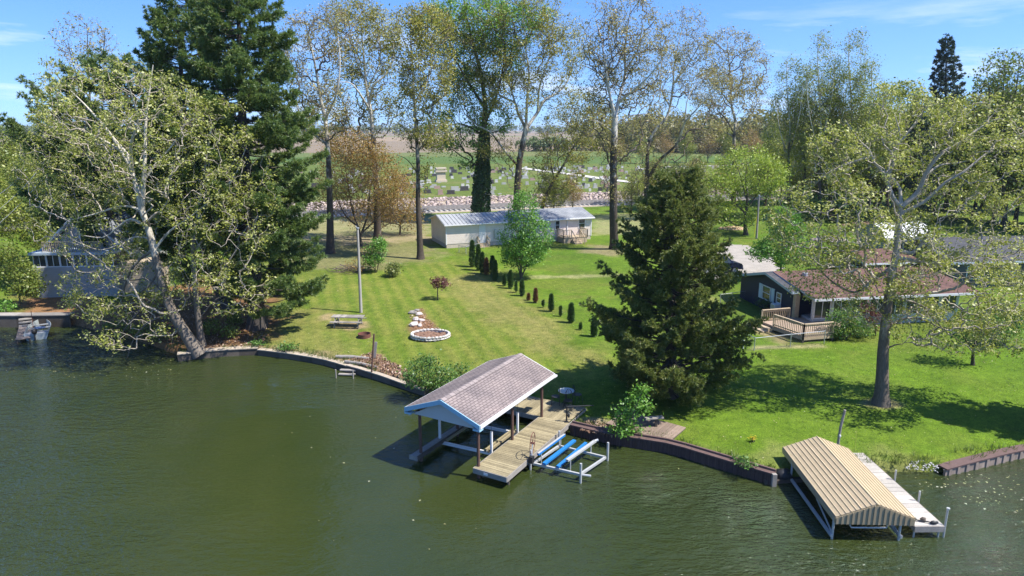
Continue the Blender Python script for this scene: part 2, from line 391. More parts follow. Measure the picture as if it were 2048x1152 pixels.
def smooth_line(P, step):
    P = np.asarray(P, float)
    if len(P) > 2:
        Q = np.vstack([2 * P[0] - P[1], P, 2 * P[-1] - P[-2]]); out = []
        for i in range(1, len(Q) - 2):
            a, b, c, d = Q[i - 1:i + 3]; n = max(2, int(np.linalg.norm(c - b) / step) + 1)
            for u in np.linspace(0, 1, n, endpoint=False)[:, None]:
                out.append(.5 * (2 * b + (c - a) * u + (2 * a - 5 * b + 4 * c - d) * u * u + (3 * b - a - 3 * c + d) * u ** 3))
        return np.vstack([np.array([o.ravel() for o in out]), P[-1]])
    n = max(2, int(np.linalg.norm(P[1] - P[0]) / step) + 1)
    return P[0] + (P[1] - P[0]) * np.linspace(0, 1, n)[:, None]
class Skel:
    def __init__(s): s.p = []; s.par = []; s.r = []; s.L = []
    def add_line(s, P, r0, r1, start=None, power=1.0):
        prev = start; n = len(P)
        for i, q in enumerate(P):
            if i == 0 and start is not None: continue
            s.p.append(np.array(q, float)); s.par.append(-1 if prev is None else prev)
            u = i / max(1, n - 1); s.r.append(r0 + (r1 - r0) * u ** power)
            s.L.append(0 if prev is None else s.L[prev] + np.linalg.norm(q - s.p[prev])); prev = len(s.p) - 1
        return prev
def connect(sk, pts, bf, rng, start_from=0):
    """join every crown point to the skeleton by the shortest balanced path"""
    P = np.array(sk.p); Ln = np.array(sk.L); n = len(pts)
    best = np.full(n, 1e9); bp = np.zeros(n, int)
    for i0 in range(start_from, len(P), 64):
        d = np.linalg.norm(pts[:, None] - P[None, i0:i0 + 64], axis=2) + bf * Ln[None, i0:i0 + 64]
        k = d.argmin(1); v = d[np.arange(n), k]; m_ = v < best; best[m_] = v[m_]; bp[m_] = k[m_] + i0
    alive = np.ones(n, bool); base = len(P); pos_ = list(sk.p); par = list(sk.par); LL = list(sk.L); ids = []
    for _ in range(n):
        i = int(best.argmin()); q = pts[i]; pr_ = bp[i]
        best[i] = 1e18; alive[i] = False
        pos_.append(q); par.append(pr_); l = LL[pr_] + np.linalg.norm(q - pos_[pr_]); LL.append(l); me_ = len(pos_) - 1
        d = np.linalg.norm(pts - q, axis=1) + bf * l
        m_ = alive & (d < best); best[m_] = d[m_]; bp[m_] = me_
    return np.array(pos_), np.array(par), base
def build_tree(name, label, cat, group, base, limbs, pts, bark, leaf, k=6, size=.2, per=5, spread=.35, tip=.012, bf=.35, seed=1, twig=None, flare=1.5,
               gam=.45, droop=0., up=.95, kids=3, extra_leaf=None, jit=.13, ivy=None, part='crown', skip_trunk=3, asp=.62):
    rng = np.random.default_rng(seed); sk = Skel()
    for j, (P, r0, r1) in enumerate(limbs):
        P = smooth_line(P, .45); st = None
        if j > 0 and sk.p:
            d = np.linalg.norm(np.array(sk.p) - P[0], axis=1); st = int(d.argmin())
        sk.add_line(P, r0, r1, st, .8 if j == 0 else 1)
    ns = len(sk.p)
    pos_, par, nb = connect(sk, pts, bf, rng, min(skip_trunk, ns - 1))
    n = len(pos_); cnt = np.zeros(n); has = np.bincount(par[par >= 0], minlength=n)
    cnt[has == 0] = 1
    for i in range(n - 1, ns - 1, -1):
        if cnt[i] == 0: cnt[i] = 1
        if par[i] >= ns: cnt[par[i]] += cnt[i]
    rad = tip * np.maximum(cnt, 1) ** gam; rs = np.array(sk.r); rad[:ns] = rs
    rad[ns:] = np.minimum(rad[ns:], np.where(par[ns:] < ns, rs[np.clip(par[ns:], 0, ns - 1)] * .8, 9))
    # limb tubes
    e = np.arange(ns)[np.array(sk.par) >= 0]; pe = np.array(sk.par)[e]
    zb = pos_[:ns, 2].min(); fl = 1 + (flare - 1) * np.exp(-(pos_[:ns, 2] - zb) / .45) * (rs > rs.max() * .6)
    V1, F1 = tubes_np(pos_[pe], pos_[e], rs[pe] * fl[pe], rs[e] * fl[e], 9)
    # grown branches, each bent in the middle
    e = np.arange(ns, n); pe = par[e]; a = pos_[pe]; b = pos_[e]; ln = np.linalg.norm(b - a, axis=1)
    mid = (a + b) / 2 + rng.normal(size=a.shape) * (ln * jit)[:, None]; mid[:, 2] += ln * .06
    ra = np.minimum(rad[pe], rad[e] * 1.25); rm = (ra + rad[e]) / 2
    V2, F2 = tubes_np(np.vstack([a, mid]), np.vstack([mid, b]), np.r_[ra, rm], np.r_[rm, rad[e]], 4)
    V = np.vstack([V1, V2]); F = np.vstack([F1, F2 + len(V1)])
    root = thing(name, label, cat, base, group); B = np.array(base)
    fm = np.r_[np.zeros(len(F1), int), np.ones(len(F2), int)]
    link('trunk', mesh_np('trunk', V - B, F, [bark, twig or bark], fm, smooth=True), root)
    # foliage along the outer twigs
    tips = e[cnt[e] <= kids]
    if per > 0:
        q = np.repeat(tips, per); u = rng.random(len(q))[:, None]; Cc = pos_[par[q]] * (1 - u) * 0.45 + pos_[q] * (1 - (1 - u) * .45)
        Cc = Cc + rng.normal(size=Cc.shape) * spread * np.array([1, 1, .8]); Cc[:, 2] -= droop * rng.random(len(q))
        Cc = Cc[Cc[:, 2] > B[2] + .15]
        Vl, Fl = leaves_np(Cc, size, up, rng, asp)
        link(part, mesh_np(part, Vl - B, Fl, [leaf]), root)
    if ivy is not None:
        Vl, Fl = leaves_np(ivy[0], ivy[1], .2, rng, .8); link('ivy', mesh_np('ivy', Vl - B, Fl, [ivy[2]]), root)
    return root
def px_line(pts, Y0, sk_px=None, sk_pos=None, rng=RNG, wob=.35):
    """a limb drawn over the photograph, given a depth that wanders as it grows"""
    out = []; Y = Y0; sl = rng.normal() * wob
    if sk_px is not None:
        i = int(np.hypot(*(sk_px - np.array(pts[0][:2])).T).argmin()); out.append(sk_pos[i]); Y = sk_pos[i][1]
    for j, q in enumerate(pts):
        if j == 0 and sk_px is not None: continue
        if j > 0:
            a = pts[j - 1]; ln = math.hypot(q[0] - a[0], q[1] - a[1]) * Y / FPX; sl = .6 * sl + rng.normal() * wob * .6; Y += (q[2] if len(q) > 2 else sl * ln)
        out.append(atY(q[0], q[1], Y))
    return np.array(out)
def px_tree(name, label, cat, base, limbs, ells, npts, bark, leaf, group=None, seed=1, clump=.55, nclump=40, wob=.35, zmin=.6, dscale=1.0, shell=.5, **kw):
    rng = np.random.default_rng(seed); b = G(*base); Y0 = b[1]; LW = []; spx = None; spos = None
    for j, (pts, r0, r1) in enumerate(limbs):
        P = px_line(pts, Y0, spx, spos, rng, wob if j else .06)
        if j == 0: P[0] = b - np.array([0, 0, .15])
        LW.append((P, r0, r1)); S = smooth_line(P, .45)
        spx = proj(S) if spx is None else np.vstack([spx, proj(S)]); spos = S if spos is None else np.vstack([spos, S])
    pts = ell_pts([(atY(e[0], e[1], Y0 + (e[4] if len(e) > 4 else rng.normal() * .25 * e[2] * Y0 / FPX)), e[2] * Y0 / FPX, e[2] * Y0 / FPX * dscale, e[3] * Y0 / FPX) for e in ells], npts, rng, clump, nclump, shell)
    pts = pts[pts[:, 2] > land_z(pts[:, 0], pts[:, 1]) * (shore_d(pts[:, 0], pts[:, 1]) > 0) + zmin]
    return build_tree(name, label, cat, group, b, LW, pts, bark, leaf, seed=seed, **kw)
def ell_pts(E, n, rng, clump=.55, nclump=40, shell=.5):
    w_ = np.array([a * b * c for _, a, b, c in E]) ** .8; w_ /= w_.sum(); which = rng.choice(len(E), n, p=w_)
    c = np.array([e[0] for e in E])[which]; r = np.array([e[1:] for e in E])[which]
    def sph(m): v = unit(rng.normal(size=(m, 3))); return v * (rng.random(m) ** (1 / 3 * (1 - shell) + .02))[:, None]
    P = c + sph(n) * r
    # gather part of the points into clumps so that gaps open between them
    cc_i = rng.choice(n, min(nclump, n), replace=False); cc = P[cc_i]; rr = r[cc_i].mean(1)
    m_ = rng.random(n) < clump; d = np.linalg.norm(P[:, None] - cc[None], axis=2); k = d.argmin(1)
    P[m_] = P[m_] + (cc[k[m_]] - P[m_]) * (rng.random(m_.sum()) * .75)[:, None]
    return P
# ---- conifers: whorls of boughs that carry needle tufts
def tufts_np(C, Dr, ln, wd, per, rng, open_=.75):
    n = len(C); c = np.repeat(C, per, 0); d = unit(np.repeat(Dr, per, 0) + rng.normal(size=(n * per, 3)) * open_)
    s = unit(np.cross(d, rng.normal(size=d.shape))); l = (ln * (.6 + .7 * rng.random(len(c))))[:, None]
    t_ = c + d * l
    V = np.stack([c - s * wd * .4, c + d * l * .45 + s * wd * .6, t_, c + d * l * .45 - s * wd * .6], 1).reshape(-1, 3)
    return V, np.arange(len(V)).reshape(-1, 4)
def build_conifer(name, label, cat, group, base, trunk, r0, prof, spacing, per_whorl, bark, leaf, seed=1, ln=.3, wd=.035, blades=12, dens=3.2, rise=.25, sag=.1,
                  sub=.45, h0=.1, azf=None, upt=.35, fill=.4, open_=.75, jitter=.25, shoots=True):
    """trunk: polyline; prof(f) bough length at height share f; azf(az, f) scales it by direction"""
    rng = np.random.default_rng(seed); T = smooth_line(trunk, .4); B = np.array(base); S = np.r_[0, np.cumsum(np.linalg.norm(np.diff(T, axis=0), axis=1))]; H = S[-1]
    rr = r0 * (1 - S / H) ** .85 + .02; fl = 1 + .5 * np.exp(-S / .5)
    p0 = [T[:-1]]; p1 = [T[1:]]; ra = [(rr * fl)[:-1]]; rb = [(rr * fl)[1:]]; C = []; Dr = []
    h = h0 * H
    while h < H - .15:
        f = h / H; c = np.array([np.interp(h, S, T[:, i]) for i in range(3)]); az0 = rng.random() * 6.28
        for q in range(per_whorl):
            az = az0 + 6.2832 * (q + rng.normal() * .22) / per_whorl; Lb = prof(f) * (1 + min(.2, max(-.7, rng.normal() * jitter)))
            if azf is not None: Lb *= azf(az, f)
            if Lb < .25: continue
            out = np.array([math.cos(az), math.sin(az), 0]); u = np.linspace(0, 1, 7)[:, None]
            cz = c + np.array([0, 0, rng.normal() * spacing * .3])
            bend = np.cross(out, [0, 0, 1]) * rng.normal() * .1
            P = cz + out * Lb * u + bend * Lb * u * u + np.array([0, 0, 1]) * Lb * (rise * u ** 2 * 1.0 - sag * u * (1.2 - u) * 2)
            p0.append(P[:-1]); p1.append(P[1:]); rk = np.linspace(min(.09, .012 * Lb + .012), .008, 7); ra.append(rk[:-1]); rb.append(rk[1:])
            nsub = int(Lb * dens) + 1
            us = fill + (1 - fill) * rng.random(nsub) ** .8
            for uu in us:
                o = np.array([np.interp(uu, u[:, 0], P[:, i]) for i in range(3)]); sd = rng.choice([-1, 1])
                dr = unit(out * (.55 + .3 * rng.random()) + sd * np.cross(out, [0, 0, 1]) * rng.uniform(.25, .95) + np.array([0, 0, upt * rng.normal() * .5 + upt * .3]))
                sl_ = sub * Lb * (1.12 - uu) * rng.uniform(.6, 1.2) + .12
                m_ = max(2, int(sl_ / (ln * .55)))
                for w_ in np.linspace(.3, 1, m_):
                    C.append(o + dr * sl_ * w_ + np.array([0, 0, -.04 * w_ * sl_])); Dr.append(dr + np.array([0, 0, upt]))
                if shoots and sl_ > .5: p0.append(o[None]); p1.append((o + dr * sl_)[None]); ra.append(np.array([.012])); rb.append(np.array([.006]))
            C.append(P[-1]); Dr.append(out + np.array([0, 0, upt + rise]))
        h += spacing * (1 - .45 * f) * rng.uniform(.8, 1.2)
    C.append(T[-1]); Dr.append(np.array([0, 0, 1.])); C = np.array(C); Dr = np.array(Dr); C = C + rng.normal(size=C.shape) * .06
    ok = C[:, 2] > B[2] + .1; C = C[ok]; Dr = Dr[ok]
    V, F = tubes_np(np.vstack(p0), np.vstack(p1), np.concatenate(ra), np.concatenate(rb), 6)
    root = thing(name, label, cat, base, group)
    link('trunk', mesh_np('trunk', V - B, F, [bark], smooth=True), root)
    V, F = tufts_np(C, unit(Dr), ln, wd, blades, rng, open_)
    link('crown', mesh_np('crown', V - B, F, [leaf]), root)
    return root
# ---- bark and leaf materials
def barkmat(name, dark, light, z0, z1, scale=2.0):
    """sycamore bark: scaly and brown below, shed to pale cream above"""
    m, t = nt(name); p = pos(t); sp = N(t, 'ShaderNodeSeparateXYZ'); L(t, p, sp.inputs[0])
    mr = N(t, 'ShaderNodeMapRange'); L(t, sp.outputs[2], mr.inputs[0]); mr.inputs[1].default_value = z0; mr.inputs[2].default_value = z1; mr.inputs[3].default_value = -.22; mr.inputs[4].default_value = .25
    n1_ = noise(t, p, scale, 5, .65, (1, 1, .6)); a = N(t, 'ShaderNodeMath', operation='ADD'); L(t, n1_, a.inputs[0]); L(t, mr.outputs[0], a.inputs[1])
    mid = tuple((x + y) / 2 for x, y in zip(dark, light))
    col = ramp(t, a.outputs[0], [(.40, dark), (.52, mid), (.62, light)])
    n2_ = noise(t, p, 16, 3, .7, (1, 1, .25)); col = mixc(t, 1, col, ramp(t, n2_, [(.3, (.6, .6, .6)), (.7, (1.2, 1.2, 1.2))]), 'MULTIPLY')
    return finish(m, t, col, .85, 0, n2_, .6, .03, .2)
BK_near = barkmat('bark_near_sycamore', (.20, .165, .13), (.64, .58, .47), 4, 11)
BK_grey = barkmat('bark_grey_sycamore', (.17, .14, .112), (.47, .415, .335), 3, 10)
BK_row = barkmat('bark_row_sycamore', (.085, .066, .05), (.62, .57, .48), 7, 19, 1.2)
TW_pale = mk('bark_pale_twig', (.42, .36, .28), .3, 2, .8, bump=0)
TW_brown = mk('bark_brown_twig', (.17, .135, .10), .3, 2, .8, bump=0)
BK_pine = mk('bark_pine', (.075, .062, .052), .4, 3, .95, bump=.8, stretch=(1, 1, .3))
BK_dark = mk('bark_dark', (.085, .068, .05), .4, 3, .9, bump=.8, stretch=(1, 1, .3))
LF_syc = leafmat('leaf_sycamore', (.24, .275, .032), (.43, .46, .085), .45, (.66, .64, .27))
LF_row = leafmat('leaf_row', (.235, .235, .028), (.38, .36, .055), .44, (.52, .47, .13))
LF_bare = leafmat('leaf_budding', (.26, .225, .06), (.41, .36, .095), .42, (.52, .46, .19))
LF_cotton = leafmat('leaf_cottonwood', (.11, .25, .02), (.22, .40, .04), .44, (.33, .49, .07))
LF_bright = leafmat('leaf_bright', (.09, .25, .022), (.18, .38, .04), .42, (.28, .46, .08))
LF_lime = leafmat('leaf_lime', (.22, .32, .028), (.36, .46, .045), .45, (.48, .54, .10))
LF_poplar = leafmat('leaf_poplar', (.19, .24, .025), (.31, .36, .042), .44, (.42, .44, .09))
LF_rust = leafmat('leaf_rust', (.29, .16, .035), (.37, .235, .05), .4, (.35, .34, .08))
LF_wood = leafmat('leaf_woodland', (.13, .20, .025), (.24, .30, .042), .42, (.33, .34, .08))
LF_ivy = leafmat('leaf_ivy', (.03, .075, .018), (.06, .13, .03), .3, (.12, .2, .06))
LF_pine = leafmat('needle_pine', (.085, .155, .034), (.16, .245, .052), .4, (.31, .34, .08))
LF_spruce = leafmat('needle_spruce', (.03, .06, .036), (.06, .10, .055), .2, (.09, .13, .08))
LF_juniper = leafmat('needle_juniper', (.10, .155, .03), (.215, .255, .05), .4, (.37, .36, .095))
LF_thuja = leafmat('needle_thuja', (.035, .085, .018), (.07, .14, .03), .25)
LF_dead = leafmat('needle_dead', (.16, .075, .035), (.25, .12, .06), .25)
LF_plum = leafmat('leaf_plum', (.085, .022, .022), (.16, .05, .04), .35, (.24, .10, .06))
LF_shrub = leafmat('leaf_shrub', (.065, .17, .025), (.14, .27, .04), .4, (.23, .34, .08))
# ---- the two sycamores that lean over the left bank
px_tree('sycamore_tree', 'tall sycamore with cream limbs leaning out over the water from the left bank', 'tree', (398, 703),
  [([(398, 703), (374, 672), (347, 628), (331, 590), (318, 540), (308, 500), (296, 455), (284, 420), (272, 370), (262, 335), (255, 310), (238, 290), (215, 262)], .42, .07),
   ([(284, 420), (287, 370), (290, 310), (292, 240), (300, 175), (306, 130)], .16, .03), ([(262, 335), (235, 290), (210, 255), (175, 215), (140, 180)], .13, .03),
   ([(268, 350), (262, 290), (276, 240), (263, 190), (250, 150)], .1, .03), ([(255, 310), (215, 285), (170, 262), (110, 238)], .09, .02),
   ([(296, 455), (262, 438), (235, 455), (205, 475), (150, 468)], .085, .02), ([(286, 425), (245, 412), (190, 428), (135, 442)], .085, .02),
   ([(303, 480), (270, 474), (240, 488), (200, 500), (150, 482)], .07, .02), ([(308, 495), (278, 520), (260, 545), (250, 572), (243, 605)], .09, .03),
   ([(320, 545), (300, 570), (275, 590), (255, 612), (235, 640)], .07, .02), ([(332, 595), (300, 602), (280, 620), (255, 650), (235, 682)], .08, .02),
   ([(347, 628), (310, 638), (280, 660), (262, 690), (255, 716)], .07, .02), ([(308, 500), (340, 462), (372, 440), (420, 402)], .09, .02),
   ([(275, 380), (310, 330), (345, 290), (375, 240)], .09, .02), ([(330, 590), (300, 560), (270, 560), (220, 560), (170, 555)], .06, .02)],
  [(250, 230, 150, 100), (150, 330, 110, 100), (330, 290, 130, 110), (200, 440, 130, 90), (250, 560, 125, 70), (270, 640, 95, 65), (130, 250, 60, 70), (390, 390, 90, 90), (95, 350, 60, 60), (150, 160, 60, 50), (335, 590, 55, 50), (180, 600, 60, 40), (375, 540, 50, 55)],
  3000, BK_near, LF_syc, seed=11, twig=TW_pale, size=.145, per=15, spread=.17, tip=.009, bf=.30, nclump=170, clump=.78, kids=1)
px_tree('sycamore_tree', 'slender straight sycamore trunk rising right beside the leaning one on the left bank', 'tree', (404, 692),
  [([(404, 692), (397, 640), (391, 590), (389, 540), (386, 490), (395, 440), (401, 390), (411, 330), (422, 255)], .24, .04),
   ([(390, 600), (420, 570), (450, 540), (480, 520)], .06, .02), ([(388, 500), (420, 470), (455, 462), (495, 470), (530, 490)], .08, .02), ([(395, 440), (430, 400), (470, 350), (490, 300)], .08, .02),
   ([(398, 640), (430, 600), (465, 590), (500, 600)], .05, .015), ([(392, 600), (370, 560), (355, 520)], .05, .015)],
  [(440, 480, 90, 110), (470, 340, 75, 90), (430, 250, 70, 60), (470, 580, 80, 60), (510, 430, 50, 70)], 780, BK_near, LF_syc, seed=12, twig=TW_pale, size=.145, per=15, spread=.17, clump=.75, kids=1, tip=.009, bf=.3, nclump=60)
# ---- the big sycamore on the right lawn
px_tree('sycamore_tree', 'broad sycamore with thick grey trunk standing on the right lawn before the navy house', 'tree', (1762, 808),
  [([(1762, 808), (1764, 760), (1766, 700), (1772, 640), (1780, 570), (1793, 500), (1798, 445), (1801, 415)], .36, .125),
   ([(1801, 415), (1786, 395), (1776, 370), (1765, 345), (1748, 325), (1738, 300), (1722, 285), (1708, 266), (1690, 240)], .115, .025),
   ([(1776, 372), (1779, 345), (1786, 330), (1783, 305), (1768, 290), (1760, 260)], .10, .02), ([(1802, 408), (1800, 380), (1788, 360), (1777, 345), (1780, 320), (1794, 300), (1800, 270), (1790, 230)], .09, .02),
   ([(1803, 418), (1835, 385), (1850, 350), (1870, 320), (1900, 295), (1930, 278), (1960, 255), (2000, 235)], .13, .03),
   ([(1800, 436), (1850, 402), (1890, 365), (1925, 345), (1985, 300), (2050, 282)], .09, .025), ([(1855, 350), (1880, 330), (1915, 326), (1950, 318)], .07, .02),
   ([(1792, 530), (1745, 560), (1710, 585), (1668, 566), (1640, 540), (1620, 520)], .09, .02), ([(1790, 525), (1821, 520), (1861, 530), (1897, 536), (1919, 547), (1940, 566), (1952, 590), (1963, 640), (1970, 690)], .12, .02),
   ([(1795, 508), (1825, 506), (1845, 485), (1858, 462)], .12, .06), ([(1786, 590), (1810, 600), (1845, 612), (1870, 640), (1895, 668)], .08, .02),
   ([(1774, 625), (1750, 600), (1730, 570), (1715, 540)], .07, .02), ([(1770, 660), (1800, 640), (1830, 636), (1870, 650), (1930, 690)], .06, .015), ([(1768, 700), (1790, 690), (1805, 688)], .05, .02),
   ([(1940, 570), (1985, 560), (2030, 570), (2060, 590)], .06, .02), ([(1730, 320), (1690, 330), (1650, 350), (1620, 380)], .07, .02), ([(1782, 300), (1820, 260), (1850, 215)], .06, .02)],
  [(1650, 440, 115, 95), (1640, 535, 75, 70), (1770, 500, 110, 90), (1740, 600, 70, 60), (1900, 430, 110, 100), (2010, 330, 80, 100), (1930, 580, 130, 75), (2030, 540, 70, 100), (1960, 250, 80, 60), (1730, 320, 90, 70),
   (1850, 270, 80, 80), (1660, 300, 50, 60), (1800, 200, 60, 40), (1880, 660, 110, 40), (2000, 660, 60, 60)],
  5400, BK_grey, LF_syc, seed=13, twig=TW_pale, size=.12, per=15, spread=.15, tip=.0075, bf=.28, nclump=330, clump=.75, kids=1)
# ---- the row of tall sycamores before and behind the pale house
GR = 'tall sycamores in the row across the back lawn'
def row(label, base, limbs, ells, n, seed, leaf=LF_row, **kw):
    k_ = dict(twig=TW_brown, size=.19, per=17, spread=.36, tip=.018, bf=.26, nclump=70, clump=.6, group=GR); k_.update(kw)
    ells = [(e[0], e[1], e[2] * 1.16, e[3] * 1.1) for e in ells]; n = int(n * 1.15)
    return px_tree('sycamore_tree', label, 'tree', base, limbs, ells, n, BK_row, leaf, seed=seed, **k_)
row('sparse sycamore with thick dark trunk right beside the big pine, leftmost of the row', (660, 506),
  [([(660, 506), (660, 430), (658, 350), (655, 290), (650, 240), (640, 190), (628, 120), (612, 50)], .46, .06), ([(655, 290), (625, 265), (600, 230), (590, 180)], .14, .03), ([(650, 240), (672, 190), (680, 130), (676, 70)], .13, .03), ([(640, 190), (610, 140), (590, 90)], .1, .02)],
  [(625, 120, 55, 90), (592, 210, 35, 70), (665, 70, 45, 55), (650, 220, 50, 50), (590, 80, 30, 50)], 1200, 21, LF_bare, per=10, size=.165)
row('big white limbed sycamore forking low among the rust coloured trees', (755, 480),
  [([(755, 480), (754, 420), (751, 350), (748, 300), (745, 270), (742, 230), (737, 200), (732, 165), (728, 120), (722, 50)], .50, .06), ([(749, 325), (736, 292), (715, 266), (695, 257), (655, 262), (630, 285)], .22, .04),
   ([(742, 225), (716, 182), (700, 166), (680, 164)], .16, .03), ([(738, 205), (747, 172), (770, 150), (786, 115), (785, 60)], .15, .03), ([(732, 165), (712, 120), (700, 60), (690, 20)], .12, .03), ([(735, 180), (760, 120), (755, 60)], .1, .03), ([(700, 258), (690, 220), (680, 180)], .09, .02)],
  [(730, 90, 60, 75), (690, 190, 45, 50), (780, 150, 35, 75), (700, 50, 45, 45), (650, 240, 45, 40), (760, 230, 35, 45), (770, 60, 35, 45), (752, 340, 22, 70), (700, 300, 40, 30)], 1700, 22)
row('thin straight sycamore standing just left of the end of the pale house', (841, 518),
  [([(841, 518), (838, 450), (836, 400), (836, 330), (832, 260), (828, 190), (826, 150), (822, 90), (820, 40)], .36, .04), ([(829, 195), (815, 170), (806, 140), (800, 100)], .09, .02), ([(830, 205), (850, 172), (862, 140), (870, 80)], .1, .02), ([(834, 300), (860, 270), (880, 250)], .07, .02), ([(836, 345), (815, 320), (795, 310)], .06, .02)],
  [(815, 100, 40, 75), (862, 110, 42, 85), (835, 230, 38, 60), (860, 50, 40, 40), (870, 260, 30, 40), (845, 160, 40, 60), (840, 320, 20, 70)], 1150, 23)
row('tall forked sycamore rising behind the middle of the pale house', (1034, 446),
  [([(1034, 446), (1034, 390), (1037, 340), (1043, 300), (1052, 258)], .60, .36), ([(1052, 258), (1036, 226), (1030, 206), (1010, 196), (985, 178), (965, 140)], .24, .04), ([(1052, 256), (1075, 225), (1090, 200), (1115, 185), (1136, 160), (1150, 110)], .26, .04),
   ([(1052, 256), (1054, 200), (1058, 150), (1052, 100), (1048, 40)], .22, .04), ([(1032, 335), (1010, 302), (982, 266), (955, 250), (930, 228), (915, 190)], .18, .04), ([(1075, 225), (1080, 170), (1100, 110), (1105, 50)], .16, .03), ([(1030, 206), (1015, 150), (1010, 90)], .14, .03)],
  [(1050, 80, 55, 85), (1115, 140, 45, 80), (1000, 120, 50, 80), (950, 200, 45, 50), (1135, 90, 35, 55), (1030, 190, 45, 45), (915, 120, 40, 70), (1085, 40, 45, 40), (960, 60, 50, 50), (1036, 350, 20, 50), (985, 290, 40, 30)], 2700, 24, size=.21, spread=.4, tip=.016, per=16)
row('leaning yellowish sycamore behind the roof at the right half of the pale house', (1080, 440),
  [([(1080, 440), (1092, 390), (1130, 325), (1150, 290), (1170, 265), (1200, 255), (1225, 250)], .30, .05), ([(1150, 290), (1140, 255), (1150, 215)], .1, .03), ([(1110, 360), (1100, 310), (1110, 270)], .1, .03), ([(1130, 325), (1170, 310), (1190, 300)], .07, .02)],
  [(1185, 250, 50, 38), (1120, 265, 40, 38), (1125, 345, 42, 38), (1160, 215, 40, 35), (1095, 395, 40, 18), (1090, 340, 30, 40), (1165, 300, 40, 25)], 1100, 25, LF_row, size=.21, spread=.4)
row('tall dark trunked sycamore at the right hand end of the pale house', (1229, 498),
  [([(1229, 498), (1227, 430), (1227, 380), (1227, 320), (1229, 260), (1230, 235)], .50, .34), ([(1230, 235), (1222, 200), (1213, 168), (1195, 145), (1170, 132)], .2, .04), ([(1230, 235), (1240, 190), (1250, 150), (1250, 100), (1256, 50), (1262, 15)], .22, .04),
   ([(1236, 205), (1265, 182), (1300, 150), (1330, 108)], .16, .03), ([(1222, 195), (1210, 130), (1203, 80), (1190, 35)], .16, .03), ([(1250, 140), (1275, 100), (1285, 50)], .12, .03), ([(1228, 250), (1260, 232), (1300, 228)], .1, .03), ([(1228, 265), (1200, 245), (1180, 240)], .1, .02)],
  [(1205, 70, 40, 65), (1265, 60, 45, 60), (1190, 150, 35, 55), (1305, 120, 45, 60), (1230, 180, 50, 50), (1180, 245, 40, 30), (1290, 210, 45, 35), (1230, 110, 40, 50), (1228, 340, 26, 75), (1250, 290, 40, 35)], 2000, 26, LF_bare, per=12, size=.17,
  ivy=None)
row('white trunked sycamore with a long limb leaning right, beyond the end of the pale house', (1291, 440),
  [([(1291, 440), (1294, 350), (1297, 290), (1310, 262), (1335, 230), (1345, 180), (1350, 120), (1366, 50)], .42, .04), ([(1294, 362), (1318, 322), (1340, 302), (1356, 284), (1370, 245), (1390, 222), (1420, 190), (1442, 170)], .24, .04), ([(1340, 210), (1320, 170), (1325, 110)], .12, .03),
   ([(1345, 170), (1375, 130), (1400, 90)], .13, .03), ([(1297, 290), (1270, 270), (1250, 275)], .09, .02), ([(1300, 345), (1340, 335), (1380, 345), (1410, 350)], .08, .02), ([(1370, 245), (1375, 200), (1395, 160)], .1, .02)],
  [(1365, 75, 45, 55), (1335, 150, 45, 55), (1395, 140, 38, 60), (1425, 180, 45, 40), (1330, 245, 45, 30), (1400, 260, 40, 30), (1350, 330, 50, 20), (1290, 350, 30, 50)], 1700, 27, LF_bare, per=12, size=.19, tip=.016)
row('distant pale sycamore rising behind the round lime green tree', (1467, 420),
  [([(1467, 420), (1468, 330), (1468, 280), (1470, 240), (1463, 210), (1460, 150), (1454, 80)], .45, .05), ([(1470, 262), (1487, 244), (1505, 225), (1520, 190)], .15, .03), ([(1467, 275), (1445, 262), (1418, 260)], .12, .03), ([(1463, 210), (1440, 180), (1425, 140)], .13, .03), ([(1465, 200), (1485, 160), (1490, 110)], .13, .03)],
  [(1458, 115, 45, 55), (1492, 140, 40, 55), (1425, 185, 38, 50), (1510, 195, 25, 50), (1465, 200, 50, 45), (1420, 120, 25, 40), (1468, 300, 30, 50)], 1300, 28, LF_bare, per=11, size=.23, spread=.45, tip=.022)
# ---- cottonwood with the ivy clad trunk
b_ = G(960, 442); rng = np.random.default_rng(5)
hh = rng.random(9000) ** .8; th = rng.random(9000) * 6.283; Y_ = b_[1]
iz = b_[2] + hh * 13.0; ir = (1.65 * (1 - .62 * hh) + .35 * (fbm(hh * 9, th * 1.2, 3) - .3)) * np.sqrt(.4 + .6 * rng.random(9000))
lean = np.interp(iz, [b_[2], b_[2] + 15], [0, .9])
ivp = np.stack([b_[0] + lean + ir * np.cos(th), b_[1] + ir * np.sin(th), iz], 1)
px_tree('cottonwood_tree', 'giant bright green cottonwood with an ivy wrapped trunk behind the pale house', 'tree', (960, 442),
  [([(960, 442), (960, 380), (965, 320), (968, 260), (970, 210), (962, 150), (947, 90), (932, 30), (926, -25)], .75, .06), ([(968, 250), (990, 200), (1005, 140), (1010, 70)], .24, .04), ([(966, 215), (940, 170), (910, 120), (880, 80)], .24, .04), ([(950, 100), (990, 50), (1030, 10)], .16, .03),
   ([(968, 270), (930, 250), (900, 250), (880, 262)], .14, .03), ([(947, 90), (910, 50), (890, 10)], .13, .03), ([(1000, 150), (1050, 80), (1085, 35)], .13, .03)],
  [(930, 30, 80, 50), (870, 60, 45, 45), (1010, 50, 65, 50), (885, 265, 45, 42), (935, 290, 40, 50), (965, 120, 80, 40), (1080, 32, 28, 25), (940, 180, 60, 40), (985, 240, 40, 30)], 2300, BK_dark, LF_cotton, seed=29,
  size=.27, per=18, spread=.5, tip=.02, bf=.28, nclump=90, clump=.65, ivy=(ivp, .3, LF_ivy))
